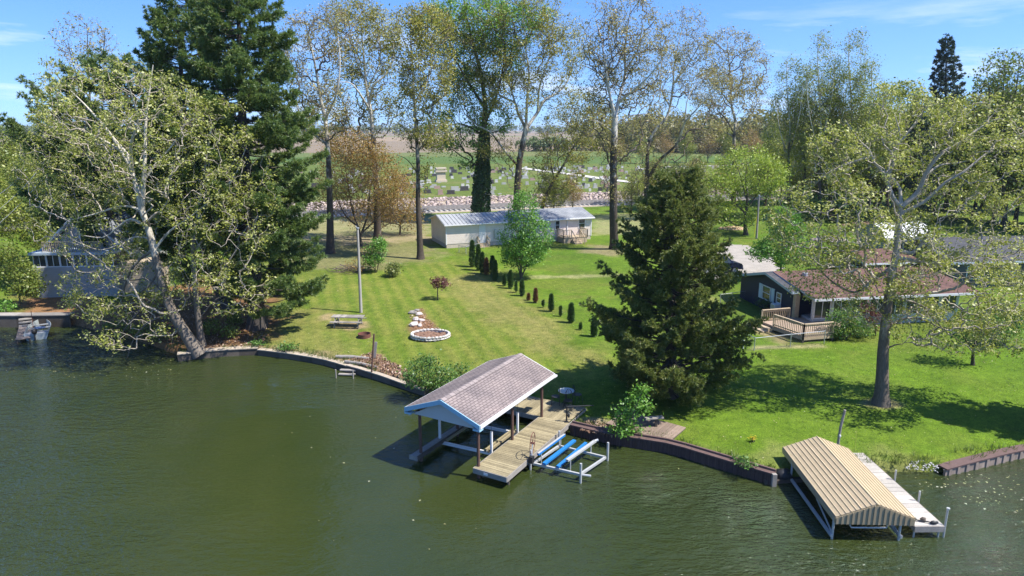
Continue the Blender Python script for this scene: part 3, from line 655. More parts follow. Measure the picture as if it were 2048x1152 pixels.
# ---- rust coloured budding trees
for lb, bs_, tr, el, n_, sd in (
  ('rust orange budding tree with several crooked stems behind the lamp pole', (722, 492), [([(722, 492), (718, 460), (705, 420), (698, 380), (690, 330)], .16, .03), ([(720, 475), (735, 430), (740, 380), (752, 330)], .14, .03), ([(716, 455), (690, 430), (672, 390), (660, 350)], .1, .02), ([(722, 470), (760, 430), (790, 390)], .1, .02)],
   [(690, 340, 55, 60), (745, 370, 60, 70), (660, 400, 40, 40), (790, 400, 40, 45), (700, 290, 45, 30), (670, 350, 35, 50), (735, 310, 40, 30), (770, 360, 40, 60)], 2000, 31),
  ('smaller olive and rust budding tree between the thin sycamore and the lamp pole', (800, 470), [([(800, 470), (800, 440), (795, 400), (800, 350)], .12, .03), ([(800, 445), (820, 410), (830, 380)], .08, .02), ([(800, 450), (780, 420), (765, 395)], .08, .02)],
   [(800, 400, 42, 55), (770, 420, 35, 30), (822, 440, 26, 30), (740, 430, 50, 30)], 950, 32)):
    px_tree('budding_tree', lb, 'tree', bs_, tr, el, n_, BK_dark, LF_rust, seed=sd, size=.17, per=14, spread=.5, tip=.010, bf=.25, nclump=60, clump=.35, twig=TW_brown)
# ---- poplar grove
GP = 'slender poplars of the grove on the right'
for i, (x, yb, top, rw, dy, lb) in enumerate((
  (1578, 436, 110, 38, 0, 'leftmost slender poplar of the grove, just right of the round lime tree'), (1608, 432, 130, 30, 6, 'low poplar second from the left in the grove'), (1640, 440, 66, 40, 0, 'tallest leafy poplar near the middle of the grove'),
  (1664, 436, 120, 34, 8, 'shorter poplar between the two tallest poplars of the grove'), (1702, 440, 58, 40, 3, 'thin tipped poplar reaching highest in the grove'), (1738, 444, 120, 40, 2, 'olive poplar near the right end of the grove'), (1775, 440, 165, 36, 6, 'rightmost short poplar of the grove beside the spruce'))):
    hh_ = yb - top; q = 5 if i % 2 else -4
    px_tree('poplar_tree', lb, 'tree', (x, yb), [([(x, yb), (x + q * .3, yb - hh_ * .3), (x - q * .4, yb - hh_ * .55), (x + q, yb - hh_ * .8), (x + q, top + 8)], .30, .03),
      ([(x, yb - hh_ * .35), (x - rw * .5, yb - hh_ * .55), (x - rw * .7, yb - hh_ * .75)], .1, .02), ([(x, yb - hh_ * .4), (x + rw * .5, yb - hh_ * .6), (x + rw * .75, yb - hh_ * .82)], .1, .02)],
      [(x, top + hh_ * .22, rw * .7, hh_ * .22), (x - rw * .3, top + hh_ * .42, rw * .9, hh_ * .22), (x + rw * .35, top + hh_ * .5, rw * .8, hh_ * .25)], 900, BK_row, LF_poplar, group=GP, seed=40 + i, size=.19, per=17, spread=.42, tip=.013, bf=.4, nclump=50, clump=.45, twig=TW_pale)
# ---- lawn trees
px_tree('lime_tree', 'round lime green tree in full leaf behind the dark juniper', 'tree', (1492, 470),
  [([(1492, 470), (1490, 440), (1494, 400), (1490, 350)], .28, .05), ([(1491, 430), (1465, 400), (1440, 370)], .12, .03), ([(1492, 420), (1520, 380), (1545, 350)], .12, .03), ([(1492, 400), (1480, 350), (1470, 320)], .1, .03)],
  [(1495, 345, 70, 52), (1440, 390, 45, 50), (1540, 360, 38, 40), (1470, 430, 55, 30), (1420, 430, 28, 35)], 1200, BK_dark, LF_lime, seed=51, size=.22, per=20, spread=.4, bf=.3, nclump=60, clump=.5, zmin=1.2)
px_tree('maple_tree', 'bright green young tree with several stems in front of the pale house', 'tree', (1042, 560),
  [([(1042, 560), (1043, 530), (1046, 490), (1048, 440), (1050, 400)], .09, .02), ([(1041, 558), (1034, 525), (1028, 490), (1022, 450)], .07, .02), ([(1043, 558), (1056, 525), (1066, 495), (1078, 465)], .07, .02), ([(1042, 558), (1038, 500), (1036, 450)], .06, .02)],
  [(1048, 430, 32, 48), (1025, 480, 28, 40), (1075, 475, 28, 38), (1050, 500, 46, 30), (1045, 520, 38, 18)], 900, BK_dark, LF_bright, seed=52, size=.16, per=18, spread=.26, bf=.3, nclump=40, clump=.45, tip=.009, zmin=1)
px_tree('maple_tree', 'bright green tree with tiered leaves behind the left end of the navy house', 'tree', (1562, 560),
  [([(1562, 560), (1562, 530), (1566, 490), (1570, 440), (1566, 420)], .11, .02), ([(1562, 530), (1530, 515), (1505, 505)], .05, .015), ([(1564, 505), (1590, 480), (1605, 465)], .05, .015)],
  [(1568, 445, 32, 32), (1590, 470, 28, 30), (1545, 495, 40, 22), (1518, 506, 28, 12), (1575, 510, 40, 25)], 700, BK_dark, LF_bright, seed=53, size=.16, per=20, spread=.25, bf=.3, nclump=26, clump=.6, tip=.009, zmin=1)
px_tree('plum_tree', 'small purple leaved ornamental tree alone on the mown lawn', 'tree', (876, 600), [([(876, 600), (875, 585), (876, 570), (879, 556)], .06, .015), ([(876, 578), (868, 566), (864, 558)], .03, .01), ([(876, 575), (888, 566), (894, 560)], .03, .01)],
  [(880, 566, 16, 13), (870, 563, 9, 8), (891, 570, 9, 8)], 150, BK_dark, LF_plum, seed=54, size=.13, per=7, spread=.12, tip=.007, zmin=.7, flare=1.1)
px_tree('young_tree', 'small leafy tree on the right lawn under the right side of the sycamore', 'tree', (1946, 730), [([(1946, 730), (1946, 700), (1948, 670), (1950, 640)], .10, .02), ([(1946, 695), (1925, 670), (1910, 650)], .04, .01), ([(1947, 690), (1970, 665), (1990, 650)], .04, .01)],
  [(1950, 640, 40, 30), (1915, 655, 26, 20), (1985, 650, 28, 24)], 260, BK_dark, LF_shrub, seed=55, size=.16, per=6, spread=.2, tip=.008, zmin=.8)
# ---- conifers
def cz(px, py, Y): return atY(px, py, Y)
b = G(514, 656); Yb = b[1]
build_conifer('pine_tree', 'very tall white pine with a broad trunk at the edge of the mown lawn', 'tree', None, b, np.array([b - [0, 0, .2], cz(509, 560, Yb), cz(500, 460, Yb + .3), cz(492, 360, Yb + .5), cz(486, 260, Yb + .5), cz(482, 160, Yb + .5), cz(478, 60, Yb + .5), cz(474, -60, Yb + .5)]),
  .58, lambda f: np.interp(f, [0, .1, .2, .35, .5, .62, .75, .9, 1], [3.2, 4.2, 4.2, 4.7, 4.5, 4.0, 3.3, 2.2, .8]), .70, 7, BK_pine, LF_pine, seed=61, ln=.27, wd=.036, blades=26, dens=5.0, rise=.2, sag=.12, sub=.36, h0=.09, upt=.3, fill=.38, jitter=.3,
  azf=lambda az, f: 1.0 if math.cos(az) > -.2 or f > .25 else .45)
b = G(430, 640); b = np.array([b[0], b[1] + 3, gz(b[0], b[1] + 3)]); Yb = b[1]
build_conifer('pine_tree', 'second white pine with bare upper stem between the leaning sycamore and the tallest pine', 'tree', None, b, np.array([b - [0, 0, .2], cz(422, 540, Yb), cz(405, 420, Yb), cz(378, 300, Yb), cz(366, 200, Yb), cz(362, 110, Yb), cz(372, 20, Yb), cz(372, -40, Yb)]),
  .42, lambda f: np.interp(f, [0, .15, .3, .5, .62, .7, .8, 1], [2.6, 3.8, 4.2, 3.8, 1.9, 2.2, 3.2, 1.2]), .75, 6, BK_pine, LF_pine, seed=62, ln=.27, wd=.038, blades=24, dens=4.8, rise=.42, sag=.08, sub=.34, h0=.1, upt=.4, fill=.42, jitter=.3)
b = G(225, 585); b = np.array([b[0], 61., gz(b[0], 61)]); Yb = 61.
build_conifer('pine_tree', 'white pine with upswept plumes behind the left cottage, left of the other pines', 'tree', None, b, np.array([b - [0, 0, .2], cz(224, 470, Yb), cz(222, 330, Yb), cz(226, 220, Yb), cz(236, 120, Yb)]),
  .42, lambda f: np.interp(f, [0, .2, .5, .75, .9, 1], [3.5, 5.0, 6.2, 5.6, 3.2, 1.2]), .85, 6, BK_pine, LF_pine, seed=63, ln=.28, wd=.042, blades=22, dens=4.4, rise=.5, sag=.06, sub=.34, h0=.15, upt=.45, fill=.4, jitter=.3)
b = G(1342, 792); Yb = b[1]
build_conifer('juniper_tree', 'huge dark bushy juniper standing on the lawn right of the boathouse', 'tree', None, b, np.array([b - [0, 0, .2], cz(1342, 640, Yb), cz(1344, 500, Yb), cz(1352, 400, Yb), cz(1352, 338, Yb)]),
  .34, lambda f: np.interp(f, [0, .06, .15, .3, .5, .65, .8, .92, 1], [2.3, 2.9, 3.2, 3.05, 2.6, 2.25, 1.75, 1.05, .45]), .36, 9, BK_dark, LF_juniper, seed=64, ln=.17, wd=.030, blades=19, dens=6.5, rise=.30, sag=.10, sub=.34, h0=.035, upt=.45, fill=.45, open_=.6, jitter=.36, azf=lambda az, f: .95 + .17 * math.sin(3 * az + 9 * f) + .14 * math.sin(5 * az - 23 * f) + .12 * math.sin(41 * f))
for (x, yb, top, L0, lb, sd, Yk) in ((1892, 430, 78, 4.4, 'dark pointed spruce rising alone above the right hand trees', 66, 112), (1838, 430, 196, 2.6, 'low dark spruce top in front of the tall spruce', 67, 96)):
    q = atY(x, yb, Yk); b = np.array([q[0], Yk, gz(q[0], Yk)])
    build_conifer('spruce_tree', lb, 'tree', None, b, np.array([b, cz(x, (yb + top) / 2, Yk), cz(x, top, Yk)]), .36, lambda f, L0=L0: L0 * (1.06 - f) ** .8 * 1.05, .85, 7, BK_pine, LF_spruce, seed=sd, ln=.42, wd=.12, blades=9, dens=2.4, rise=.3, sag=.06, sub=.30, h0=.1, upt=.35, fill=.35)
# ================================================================== BUILT THINGS
def plankmat(name, c, var=.3, grain=(2, 2, 2), rough=.85):
    return mk(name, c, .28, 1.6, rough, bump=.4, stretch=grain, island=var, spec=.2)
M_deck = plankmat('weathered_deck', (.27, .225, .135), .28, (1.2, 1.2, 1))
M_grey = plankmat('grey_timber', (.27, .245, .215), .3)
M_dark = plankmat('dark_timber', (.10, .082, .065), .3)
M_brownpost = mk('brown_post', (.115, .062, .045), .3, 4, .7)
M_white = mk('white_paint', (.70, .69, .68), .07, 2, .5, bump=0)
M_alu = mk('aluminium', (.52, .52, .50), .15, 6, .45, .3, bump=0)
M_blue = mk('light_blue_paint', (.31, .51, .62), .12, 1.5, .6, bump=0)
M_bunk = mk('blue_bunk_carpet', (.012, .16, .42), .12, 5, .75, bump=.3)
M_gable = mk('pale_siding', (.48, .49, .48), .06, 1.2, .6, bump=0, stretch=(1, 1, 12))
M_sheet = mk('brown_sheet_piling', (.072, .043, .038), .3, 2.2, .7, stretch=(1, 1, .4))
M_cap = mk('brown_wall_cap', (.125, .078, .068), .25, 2.2, .75)
M_conc = mk('weathered_concrete', (.40, .33, .25), .3, 2.5, .9)
M_black = mk('black_iron', (.025, .025, .026), .2, 5, .5, bump=0)
M_rust = mk('rusty_iron', (.16, .065, .045), .4, 6, .85)
M_rock = mk('pale_rock', (.46, .40, .36), .3, 3, .9, bump=.7, island=.35)
M_rip = mk('pinkish_rubble', (.38, .31, .285), .28, 1.1, .9, bump=.6, island=.5)
M_glass = mk('window_glass', (.035, .045, .05), .4, .8, .08, bump=0, spec=.8)
M_soil = mk('bare_soil', (.20, .115, .075), .35, 6, .95, bump=.8)
M_steel = mk('galvanised_steel', (.45, .46, .46), .15, 5, .45, .5, bump=0)
def shingle(name, c1, c2, mortar, bw, rh, off=.5):
    m, t = nt(name); uv = N(t, 'ShaderNodeUVMap').outputs[0]
    b = N(t, 'ShaderNodeTexBrick', offset=off, Scale=1.0); b.inputs['Brick Width'].default_value = bw; b.inputs['Row Height'].default_value = rh
    b.inputs['Mortar Size'].default_value = rh * .13; b.inputs['Mortar Smooth'].default_value = .3; b.inputs['Bias'].default_value = .1
    b.inputs['Color1'].default_value = c4(c1); b.inputs['Color2'].default_value = c4(c2); b.inputs['Mortar'].default_value = c4(mortar); L(t, uv, b.inputs['Vector'])
    p = pos(t); n1_ = noise(t, p, .9, 5, .65); n2_ = noise(t, p, 22, 3, .7)
    col = mixc(t, 1, b.outputs[0], ramp(t, n1_, [(.3, (.68, .69, .72)), (.7, (1.2, 1.17, 1.14))]), 'MULTIPLY')
    col = mixc(t, 1, col, ramp(t, n2_, [(.3, (.75, .75, .75)), (.7, (1.22, 1.22, 1.22))]), 'MULTIPLY')
    return finish(m, t, col, .9, 0, b.outputs[1], -.6, .02, .2)
M_shing = shingle('mauve_shingles', (.225, .185, .175), (.265, .22, .205), (.10, .082, .078), .28, .135)
M_shing_brown = shingle('red_brown_shingles', (.14, .078, .062), (.175, .098, .078), (.09, .052, .043), .4, .2)
M_shing_grey = shingle('grey_shingles', (.24, .255, .275), (.31, .325, .345), (.16, .17, .18), .4, .2)
M_shing_dark = shingle('charcoal_shingles', (.075, .075, .08), (.10, .10, .105), (.05, .05, .05), .4, .2)
def gable_roof(fr, a0, a1, b0, b1, ze, zr, ridge='a', th=.14, zb=None, mid=None):
    """two shingled slabs with thickness; ridge along a (or b); returns (roof mesh, list of slope quads)"""
    mb = MB()
    zb = ze if zb is None else zb
    if ridge == 'a':
        mid = (b0 + b1) / 2 if mid is None else mid
        S = [[(a0, b0, ze), (a1, b0, ze), (a1, mid, zr), (a0, mid, zr)], [(a1, b1, zb), (a0, b1, zb), (a0, mid, zr), (a1, mid, zr)]]
    else:
        mid = (a0 + a1) / 2 if mid is None else mid
        S = [[(a0, b1, ze), (a0, b0, ze), (mid, b0, zr), (mid, b1, zr)], [(a1, b0, zb), (a1, b1, zb), (mid, b1, zr), (mid, b0, zr)]]
    for q in S:
        top = [Vector(fr.p(*c)) for c in q]; bot = [v - Vector((0, 0, th)) for v in top]
        ln = (top[1] - top[0]).length; w_ = (top[3] - top[0]).length
        n = (top[1] - top[0]).cross(top[3] - top[0])
        if n.z > 0: mb.face(top, 0, [(0, 0), (ln, 0), (ln, w_), (0, w_)])
        else: mb.face(top[::-1], 0, [(0, w_), (ln, w_), (ln, 0), (0, 0)])
        mb.face(bot if n.z < 0 else bot[::-1], 1)
        for i in range(4):
            j = (i + 1) % 4
            if i == 2: continue
            mb.face([bot[i], bot[j], top[j], top[i]], 1)
    return mb
def wall_hit(fr, px, py, a=None, b=None):
    """where the sight line of a photo pixel meets an upright wall plane of the frame -> (a, b, z)"""
    d = ray(px, py); o = np.array([0, 0, CAM_H]); n = fr.a if a is not None else fr.b; k = a if a is not None else b
    t = (fr.o @ n + k - 0) / (d[:2] @ n); q = o + d * t; A, B = fr.inv(q); return A, B, q[2]
# ------------------------------------------------------------------ boathouse, its dock and its hoist
FB = Fr(at(957, 932, .55), (.495, .869)); ZD = .55
bh = thing('boathouse', 'open boathouse with mauve shingled roof and light blue gable trim over the slip', 'boathouse', FB.p(3, -1.6, 0))
A0, A1, B0, B1, ZE, ZR = -.36, 6.62, -3.56, .31, 2.62, 3.36; BM = (B0 + B1) / 2
rf = gable_roof(FB, A0, A1, B0, B1, ZE, ZR, 'a', .10).build('roof', [M_shing, M_white], bh)
cp = MB()
for i in range(23): cp.hexa([FB.p(A0 + .305 * i, BM - .16, ZR - .055), FB.p(A0 + .305 * i, BM, ZR + .012), FB.p(A0 + .305 * i + .30, BM, ZR + .004), FB.p(A0 + .305 * i + .30, BM - .16, ZR - .062)],
                            [FB.p(A0 + .305 * i, BM - .16, ZR - .03), FB.p(A0 + .305 * i, BM, ZR + .03), FB.p(A0 + .305 * i + .30, BM, ZR + .02), FB.p(A0 + .305 * i + .30, BM - .16, ZR - .04)]) and None
for i in range(23): cp.hexa([FB.p(A0 + .305 * i, BM, ZR + .012), FB.p(A0 + .305 * i, BM + .16, ZR - .055), FB.p(A0 + .305 * i + .30, BM + .16, ZR - .062), FB.p(A0 + .305 * i + .30, BM, ZR + .004)],
                            [FB.p(A0 + .305 * i, BM, ZR + .03), FB.p(A0 + .305 * i, BM + .16, ZR - .03), FB.p(A0 + .305 * i + .30, BM + .16, ZR - .04), FB.p(A0 + .305 * i + .30, BM, ZR + .02)])
cp.build('ridge_cap', mk('ridge_cap_shingle', (.26, .215, .20), .2, 3, .9, island=.15), rf)
def rake(a, w=.035, h=.19, mat=M_blue, name='gable_trim'):
    q = MB()
    for s, be in ((-1, B0 - .02), (1, B1 + .02)):
        q.hexa([FB.p(a - w, be, ZE - h - .02), FB.p(a, be, ZE - h - .02), FB.p(a, BM, ZR - h - .02), FB.p(a - w, BM, ZR - h - .02)], [FB.p(a - w, be, ZE - .005), FB.p(a, be, ZE - .005), FB.p(a, BM, ZR - .005), FB.p(a - w, BM, ZR - .005)])
        q.box(FB, a - w - .004, a + .25, min(be, be - s * .34), max(be, be - s * .34), ZE - h - .10, ZE - h - .025 + (.0))
    return q.build(name, mat, bh)
rake(A0 - .003); rake(A1 + .04, h=.12, mat=M_white, name='gable_trim')
MB().box(FB, A0 + .03, A1 - .03, B1 + .004, B1 + .03, ZE - .19, ZE - .012).build('eave_trim', M_white, bh)
MB().box(FB, A0 + .03, A1 - .03, B0 - .03, B0 - .004, ZE - .19, ZE - .012).build('eave_trim', M_white, bh)
for a in (A0 + .16, A1 - .2):
    g = MB(); zb = ZE - .30
    for s, be in ((0, B0 + .3), (1, B1 - .3)):
        pass
    g.hexa([FB.p(a, B0 + .32, zb), FB.p(a, B1 - .32, zb), FB.p(a + .05, B1 - .32, zb), FB.p(a + .05, B0 + .32, zb)], [FB.p(a, BM - .04, ZR - .14), FB.p(a, BM + .04, ZR - .14), FB.p(a + .05, BM + .04, ZR - .14), FB.p(a + .05, BM - .04, ZR - .14)])
    g.build('gable', M_gable, bh)
for b in (B0 + .42, B1 - .42): MB().box(FB, A0 + .22, A1 - .26, b - .07, b + .07, ZE - .36, ZE - .19).build('beam', M_grey, bh)
for a in (0, 2.9, 5.85):
    for b in (-3.05, .0): MB().tube([FB.p(a, b, -1.0), FB.p(a, b, ZE - .19)], .072, 10).build('post', M_brownpost, bh)
dk = thing('dock', 'L-shaped weathered plank dock beneath and behind the mauve roofed boathouse', 'dock', FB.p(3, .8, 0))
def planks(fr, a0, a1, b0, b1, z, w, th=.04, along='b', gap=.012, seed=0, skewlo=0, skewhi=0):
    mb = MB(); rn = random.Random(seed); x = a0 if along == 'b' else b0; e = a1 if along == 'b' else b1
    while x < e - .02:
        y = min(x + w - gap, e); dz = rn.uniform(-.004, .004); j0, j1 = rn.uniform(-.012, .012), rn.uniform(-.012, .012)
        if along == 'b': mb.box(fr, x, y, b0 + j0, b1 + j1, z - th + dz, z + dz)
        else: mb.box(fr, a0 + j0, a1 + j1, x, y, z - th + dz, z + dz)
        x += w
    return mb
dm = planks(FB, -.22, 5.86, -.09, 1.5, ZD, .145); d2 = planks(FB, 5.87, 7.95, -3.2, 1.46, ZD, .145, along='a', seed=3)
n_ = len(dm.v); dm.v += d2.v; dm.f += [tuple(i + n_ for i in f) for f in d2.f]; dm.m += d2.m
dm.build('deck', M_deck, dk)
MB().box(FB, -.26, -.222, -.12, 1.53, ZD - .24, ZD - .005).build('front_board', M_grey, dk)
MB().box(FB, -.22, 7.9, 1.505, 1.545, ZD - .24, ZD - .008).build('side_board', M_grey, dk)
MB().box(FB, -.22, 5.86, -.135, -.10, ZD - .24, ZD - .008).build('side_board', M_grey, dk)
MB().box(FB, 5.82, 5.86, -3.2, -.14, ZD - .24, ZD - .008).build('side_board', M_grey, dk)
MB().box(FB, -.275, -.262, .42, .62, ZD - .17, ZD - .07).build('plate', M_white, dk)
for a in (.15, 2.0, 3.9, 5.6):
    for b in (.12, 1.38): MB().tube([FB.p(a, b, -1.0), FB.p(a, b, ZD - .05)], .06, 8).build('pile', M_dark, dk)
cw = thing('catwalk', 'narrow grey beam walkway along the left posts of the boathouse slip', 'walkway', FB.p(3, -3.1, 0))
planks(FB, -.42, 5.8, -3.3, -2.98, .42, .16, along='a').build('deck', M_grey, cw)
MB().box(FB, -.45, -.425, -3.36, -2.92, .22, .425).build('end_board', M_grey, cw)
for b in (-3.34, -2.95): MB().box(FB, -.42, 5.8, b - .02, b + .02, .24, .415).build('side_board', M_dark, cw)
ho = thing('boat_hoist', 'white boat hoist frame with upright guides hanging in the boathouse slip', 'boat lift', FB.p(2.5, -1.5, .2))
hp = [FB.inv(at(880, 881, .3)), FB.inv(at(983, 904, .3)), FB.inv(at(1035, 864, .3))]; hp.append((hp[2][0] + hp[0][0] - hp[1][0], hp[2][1] + hp[0][1] - hp[1][1]))
for a, b in hp: MB().box(FB, a - .045, a + .045, b - .045, b + .045, .24, 1.32).build('guide', M_white, ho)
for i, j in ((0, 1), (3, 2)): MB().bar(FB.p(*hp[i], .22), FB.p(*hp[j], .22), .10, .13).build('cross_beam', M_white, ho)
for b in (hp[1][1] - .12, hp[1][1] - .3, hp[0][1] + .12, hp[0][1] + .3): MB().bar(FB.p(hp[1][0] - .1, b, .33), FB.p(hp[2][0] + .1, b, .33), .08, .10).build('bunk', M_deck, ho)
for a, b in hp: MB().tube([FB.p(a, b, 1.3), FB.p(a, b, ZE - .2)], .008, 4).build('cable', M_black, ho)
# ------------------------------------------------------------------ low boat lift with blue bunks
bl = thing('boat_lift', 'aluminium boat lift with bright blue bunks and hand wheel beside the plank dock', 'boat lift', at(1130, 930, 0))
for (x, yt, yb) in ((1061, 900, 939.5), (1161, 927, 966), (1215, 885, 921), (1118, 862, 893)):
    q = at(x, yb, 0); zt = atY(x, yt, q[1])[2]; MB().tube([(q[0], q[1], -1.1), (q[0], q[1], zt)], .052, 10).build('post', M_alu, bl)
z_ = .28; cr = [at(1066, 927, z_), at(1160, 949, z_), at(1211, 915, z_), at(1118, 892, z_)]
for i in range(4): MB().bar(cr[i], cr[(i + 1) % 4], .09, .10).build('frame_beam', M_alu, bl)
for (p_, q_, z, m_, w_) in (((1076, 909), (1129, 870), .72, M_bunk, .10), ((1088, 928), (1149, 881), .46, M_bunk, .17), ((1115, 934), (1172, 886), .46, M_bunk, .13), ((1134, 921), (1190, 882), .74, M_alu, .14)):
    P_ = at(*p_, z); Q_ = at(*q_, z); bk = MB().bar(P_, Q_, w_, .09).build('bunk', m_, bl)
    if m_ is M_bunk and z > .6: MB().bar(P_ + [0, 0, .055], Q_ + [0, 0, .055], .085, .018).build('top_pad', M_alu, bk)
    for u in (.12, .85):
        c_ = P_ + (Q_ - P_) * u; MB().tube([(c_[0], c_[1], .15), (c_[0], c_[1], z - .04)], .028, 6).build('support', M_alu, bk)
bx = Vector(at(1192, 881, .74)); MB().tube([Vector(at(1188, 883, .75)), bx, bx + Vector((.10, .02, .02))], .06, 8).build('bunk_end', M_alu, bl)
MB().tube([cr[1], cr[1] + np.array([.45, -.12, .0])], .05, 8).build('outrigger', M_alu, bl)
hc = Vector(at(1065, 886, 1.18)); ax = Vector((FB.a[0] * .25 + FB.b[0], FB.a[1] * .25 + FB.b[1], 0)).normalized(); u1 = Vector((0, 0, 1)); u2 = ax.cross(u1)
wh = MB(); wh.tube([hc + (u1 * math.cos(t) + u2 * math.sin(t)) * .46 for t in np.linspace(0, 6.2832, 33)], .017, 6)
for k_ in range(5): t = 6.2832 * k_ / 5 + .3; wh.tube([hc, hc + (u1 * math.cos(t) + u2 * math.sin(t)) * .46], .011, 5)
wh.tube([hc - ax * .08, hc + ax * .08], .05, 8); wh.build('hand_wheel', M_rust, bl)
MB().box(FB, *(lambda q: (q[0] - .1, q[0] + .1, q[1] - .09, q[1] + .09))(FB.inv(at(1063, 922, .5))), .42, .72).build('winch', M_black, bl)
MB().tube([at(1063, 922, .5), hc], .025, 6).build('winch_arm', M_steel, bl)
# ------------------------------------------------------------------ tan canopy lift on the right and its dock
CFR = at(1834, 1040, 1.1); 
FL_ = at(1664, 1078, 0); FR_ = at(1797, 1081, 0); BR_ = at(1712, 905, 1.02)
FC = Fr((FL_[:2] + FR_[:2]) / 2, at(1640, 886, 1.5)[:2] - at(1752, 1012, 1.5)[:2])
cl_ = thing('boat_canopy', 'tan ribbed metal canopy on posts over a boat lift at the right shore', 'boat canopy', FC.p(2.5, 0, 0))
ce = .98; crz = 1.52; cA0 = -.12; cA1 = 5.35; cb0 = FC.inv(at(1676, 1037, ce))[1] - .02; cb1 = FC.inv(at(1836, 1044, ce))[1] + .02; cbm = (cb0 + cb1) / 2
M_tan = mk('tan_sheet_metal', (.46, .36, .225), .13, 1.6, .5, .0, bump=0, spec=.35); M_tan2 = mk('tan_sheet_gable', (.36, .285, .175), .10, 3, .5, bump=0)
cm = MB(); nr = 8
prof_ = []
for s in (-1, 1):
    bE = cb0 if s < 0 else cb1
    for i in range(nr + 1): u = i / nr; prof_.append((bE + (cbm - bE) * u, ce + (crz - ce) * u)) if s < 0 else prof_.append((cbm + (bE - cbm) * u, crz - (crz - ce) * u))
prof_ = prof_[:nr + 1] + prof_[nr + 2:]
for (ba, za), (bb, zb_) in zip(prof_[:-1], prof_[1:]): cm.hexa([FC.p(cA0, ba, za - .03), FC.p(cA0, bb, zb_ - .03), FC.p(cA1, bb, zb_ - .03), FC.p(cA1, ba, za - .03)], [FC.p(cA0, ba, za), FC.p(cA0, bb, zb_), FC.p(cA1, bb, zb_), FC.p(cA1, ba, za)])
for k_, (bb, zz) in enumerate(prof_):
    wr = .012 if k_ not in (5,) else .024
    cm.box(FC, cA0 - .005, cA1 + .005, bb - wr, bb + wr, zz - .02, zz + .022)
roof_c = cm.build('roof', M_tan, cl_)
for s, bE in ((-1, cb0), (1, cb1)):
    q = MB(); q.hexa([FC.p(cA0, bE - .01, ce - .27), FC.p(cA0, bE + .015, ce - .27), FC.p(cA1, bE + .015, ce - .27), FC.p(cA1, bE - .01, ce - .27)], [FC.p(cA0, bE - .035 * (s < 0) - .003, ce - .035), FC.p(cA0, bE + .02 + .0 * s, ce - .035), FC.p(cA1, bE + .02, ce - .035), FC.p(cA1, bE - .035 * (s < 0) - .003, ce - .035)])
    q.build('side_skirt', M_tan, cl_)
for a in (cA0 - .03, cA1 + .005):
    q = MB(); nn = 15
    for i in range(nn):
        b_a = cb0 + (cb1 - cb0) * i / nn; b_b = cb0 + (cb1 - cb0) * (i + 1) / nn
        zt = lambda b: ce + (crz - ce) * (1 - abs(b - cbm) / ((cb1 - cb0) / 2)) - .035
        q.hexa([FC.p(a, b_a, ce - .28), FC.p(a, b_b, ce - .28), FC.p(a + .02, b_b, ce - .28), FC.p(a + .02, b_a, ce - .28)], [FC.p(a, b_a, zt(b_a)), FC.p(a, b_b, zt(b_b)), FC.p(a + .02, b_b, zt(b_b)), FC.p(a + .02, b_a, zt(b_a))])
        q.box(FC, a - .022, a - .002, b_a + .004, b_a + .03, ce - .28, zt(b_a))
    q.build('gable_panel', M_tan2, cl_)
pb0 = FC.inv(FL_)[1]; pb1 = FC.inv(FR_)[1]
for a in (0.02, 4.2):
    for b in (pb0, pb1): MB().tube([FC.p(a, b, -1.2), FC.p(a, b, ce - .06)], .045, 8).build('post', M_alu, cl_)
for b in (pb0 - .05, pb1 + .05): MB().bar(FC.p(-.05, b, .16), FC.p(4.3, b, .16), .09, .10).build('frame_beam', M_alu, cl_)
for b in (pb0, pb1): MB().bar(FC.p(0, b, .2), FC.p(1.6, b, .7), .04, .05).build('brace', M_alu, cl_)
MB().tube([FC.p(-.02, pb0 + .55, .62), FC.p(-.02, pb0 + .62, .50), FC.p(-.02, pb1 - .5, .52), FC.p(-.02, pb1 - .48, .60)], .03, 8).build('cradle_bar', M_alu, cl_)
MB().bar(FC.p(0, pb0, .66), FC.p(0, pb1, .66), .05, .06).build('cross_beam', M_alu, cl_)
dq = at(1887, 1051, .5); FD = Fr(dq, at(1725, 905, .5)[:2] - dq[:2]); Ld = np.hypot(*(at(1725, 905, .5)[:2] - dq[:2]))
d2 = thing('dock', 'straight grey plank dock alongside the tan metal canopy', 'dock', FD.p(Ld / 2, -.4, 0))
planks(FD, 0, Ld, -1.05, 0, .5, .30, seed=5, gap=.015).build('deck', plankmat('silver_planks', (.43, .395, .345), .18), d2)
MB().box(FD, -.05, -.004, -1.06, .02, .26, .49).build('front_board', M_grey, d2)
for b in (-1.06, .025): MB().box(FD, 0, Ld, b - .02, b + .018, .30, .485).build('side_board', M_grey, d2)
for (x, yt, yb) in ((1890, 1020, 1078), (1847, 982, 1015), (1797, 940, 972)):
    A_, B_, z0 = (*FD.inv(at(x, yb - 4, .3)), 0); q = FD.p(max(A_, .04), .09, 0); zt = atY(x, yt, q[1])[2]; MB().tube([(q[0], q[1], -1.2), (q[0], q[1], zt)], .035, 8).build('post', M_alu, d2)
for b in (-1.0, -.1): MB().tube([FD.p(.06, b, -1.2), FD.p(.06, b, .3)], .035, 8).build('pile', M_alu, d2)
bp_ = FD.p(.02, .09, atY(1890, 1018, FD.p(0, .09, 0)[1])[2]); MB().cyl((bp_[0], bp_[1], bp_[2] - .02), .06, .05, 10).build('post_cap', M_alu, d2)
q = at(1848, 1046, .5); tm = thing('trolling_motor', 'black trolling motor lying on the end of the grey dock', 'boat motor', (q[0], q[1], .5)); mb = MB()
mb.tube([(q[0] - .25, q[1] + .12, .56), (q[0] + .28, q[1] - .08, .56)], .022, 6); mb.build('shaft', M_black, tm)
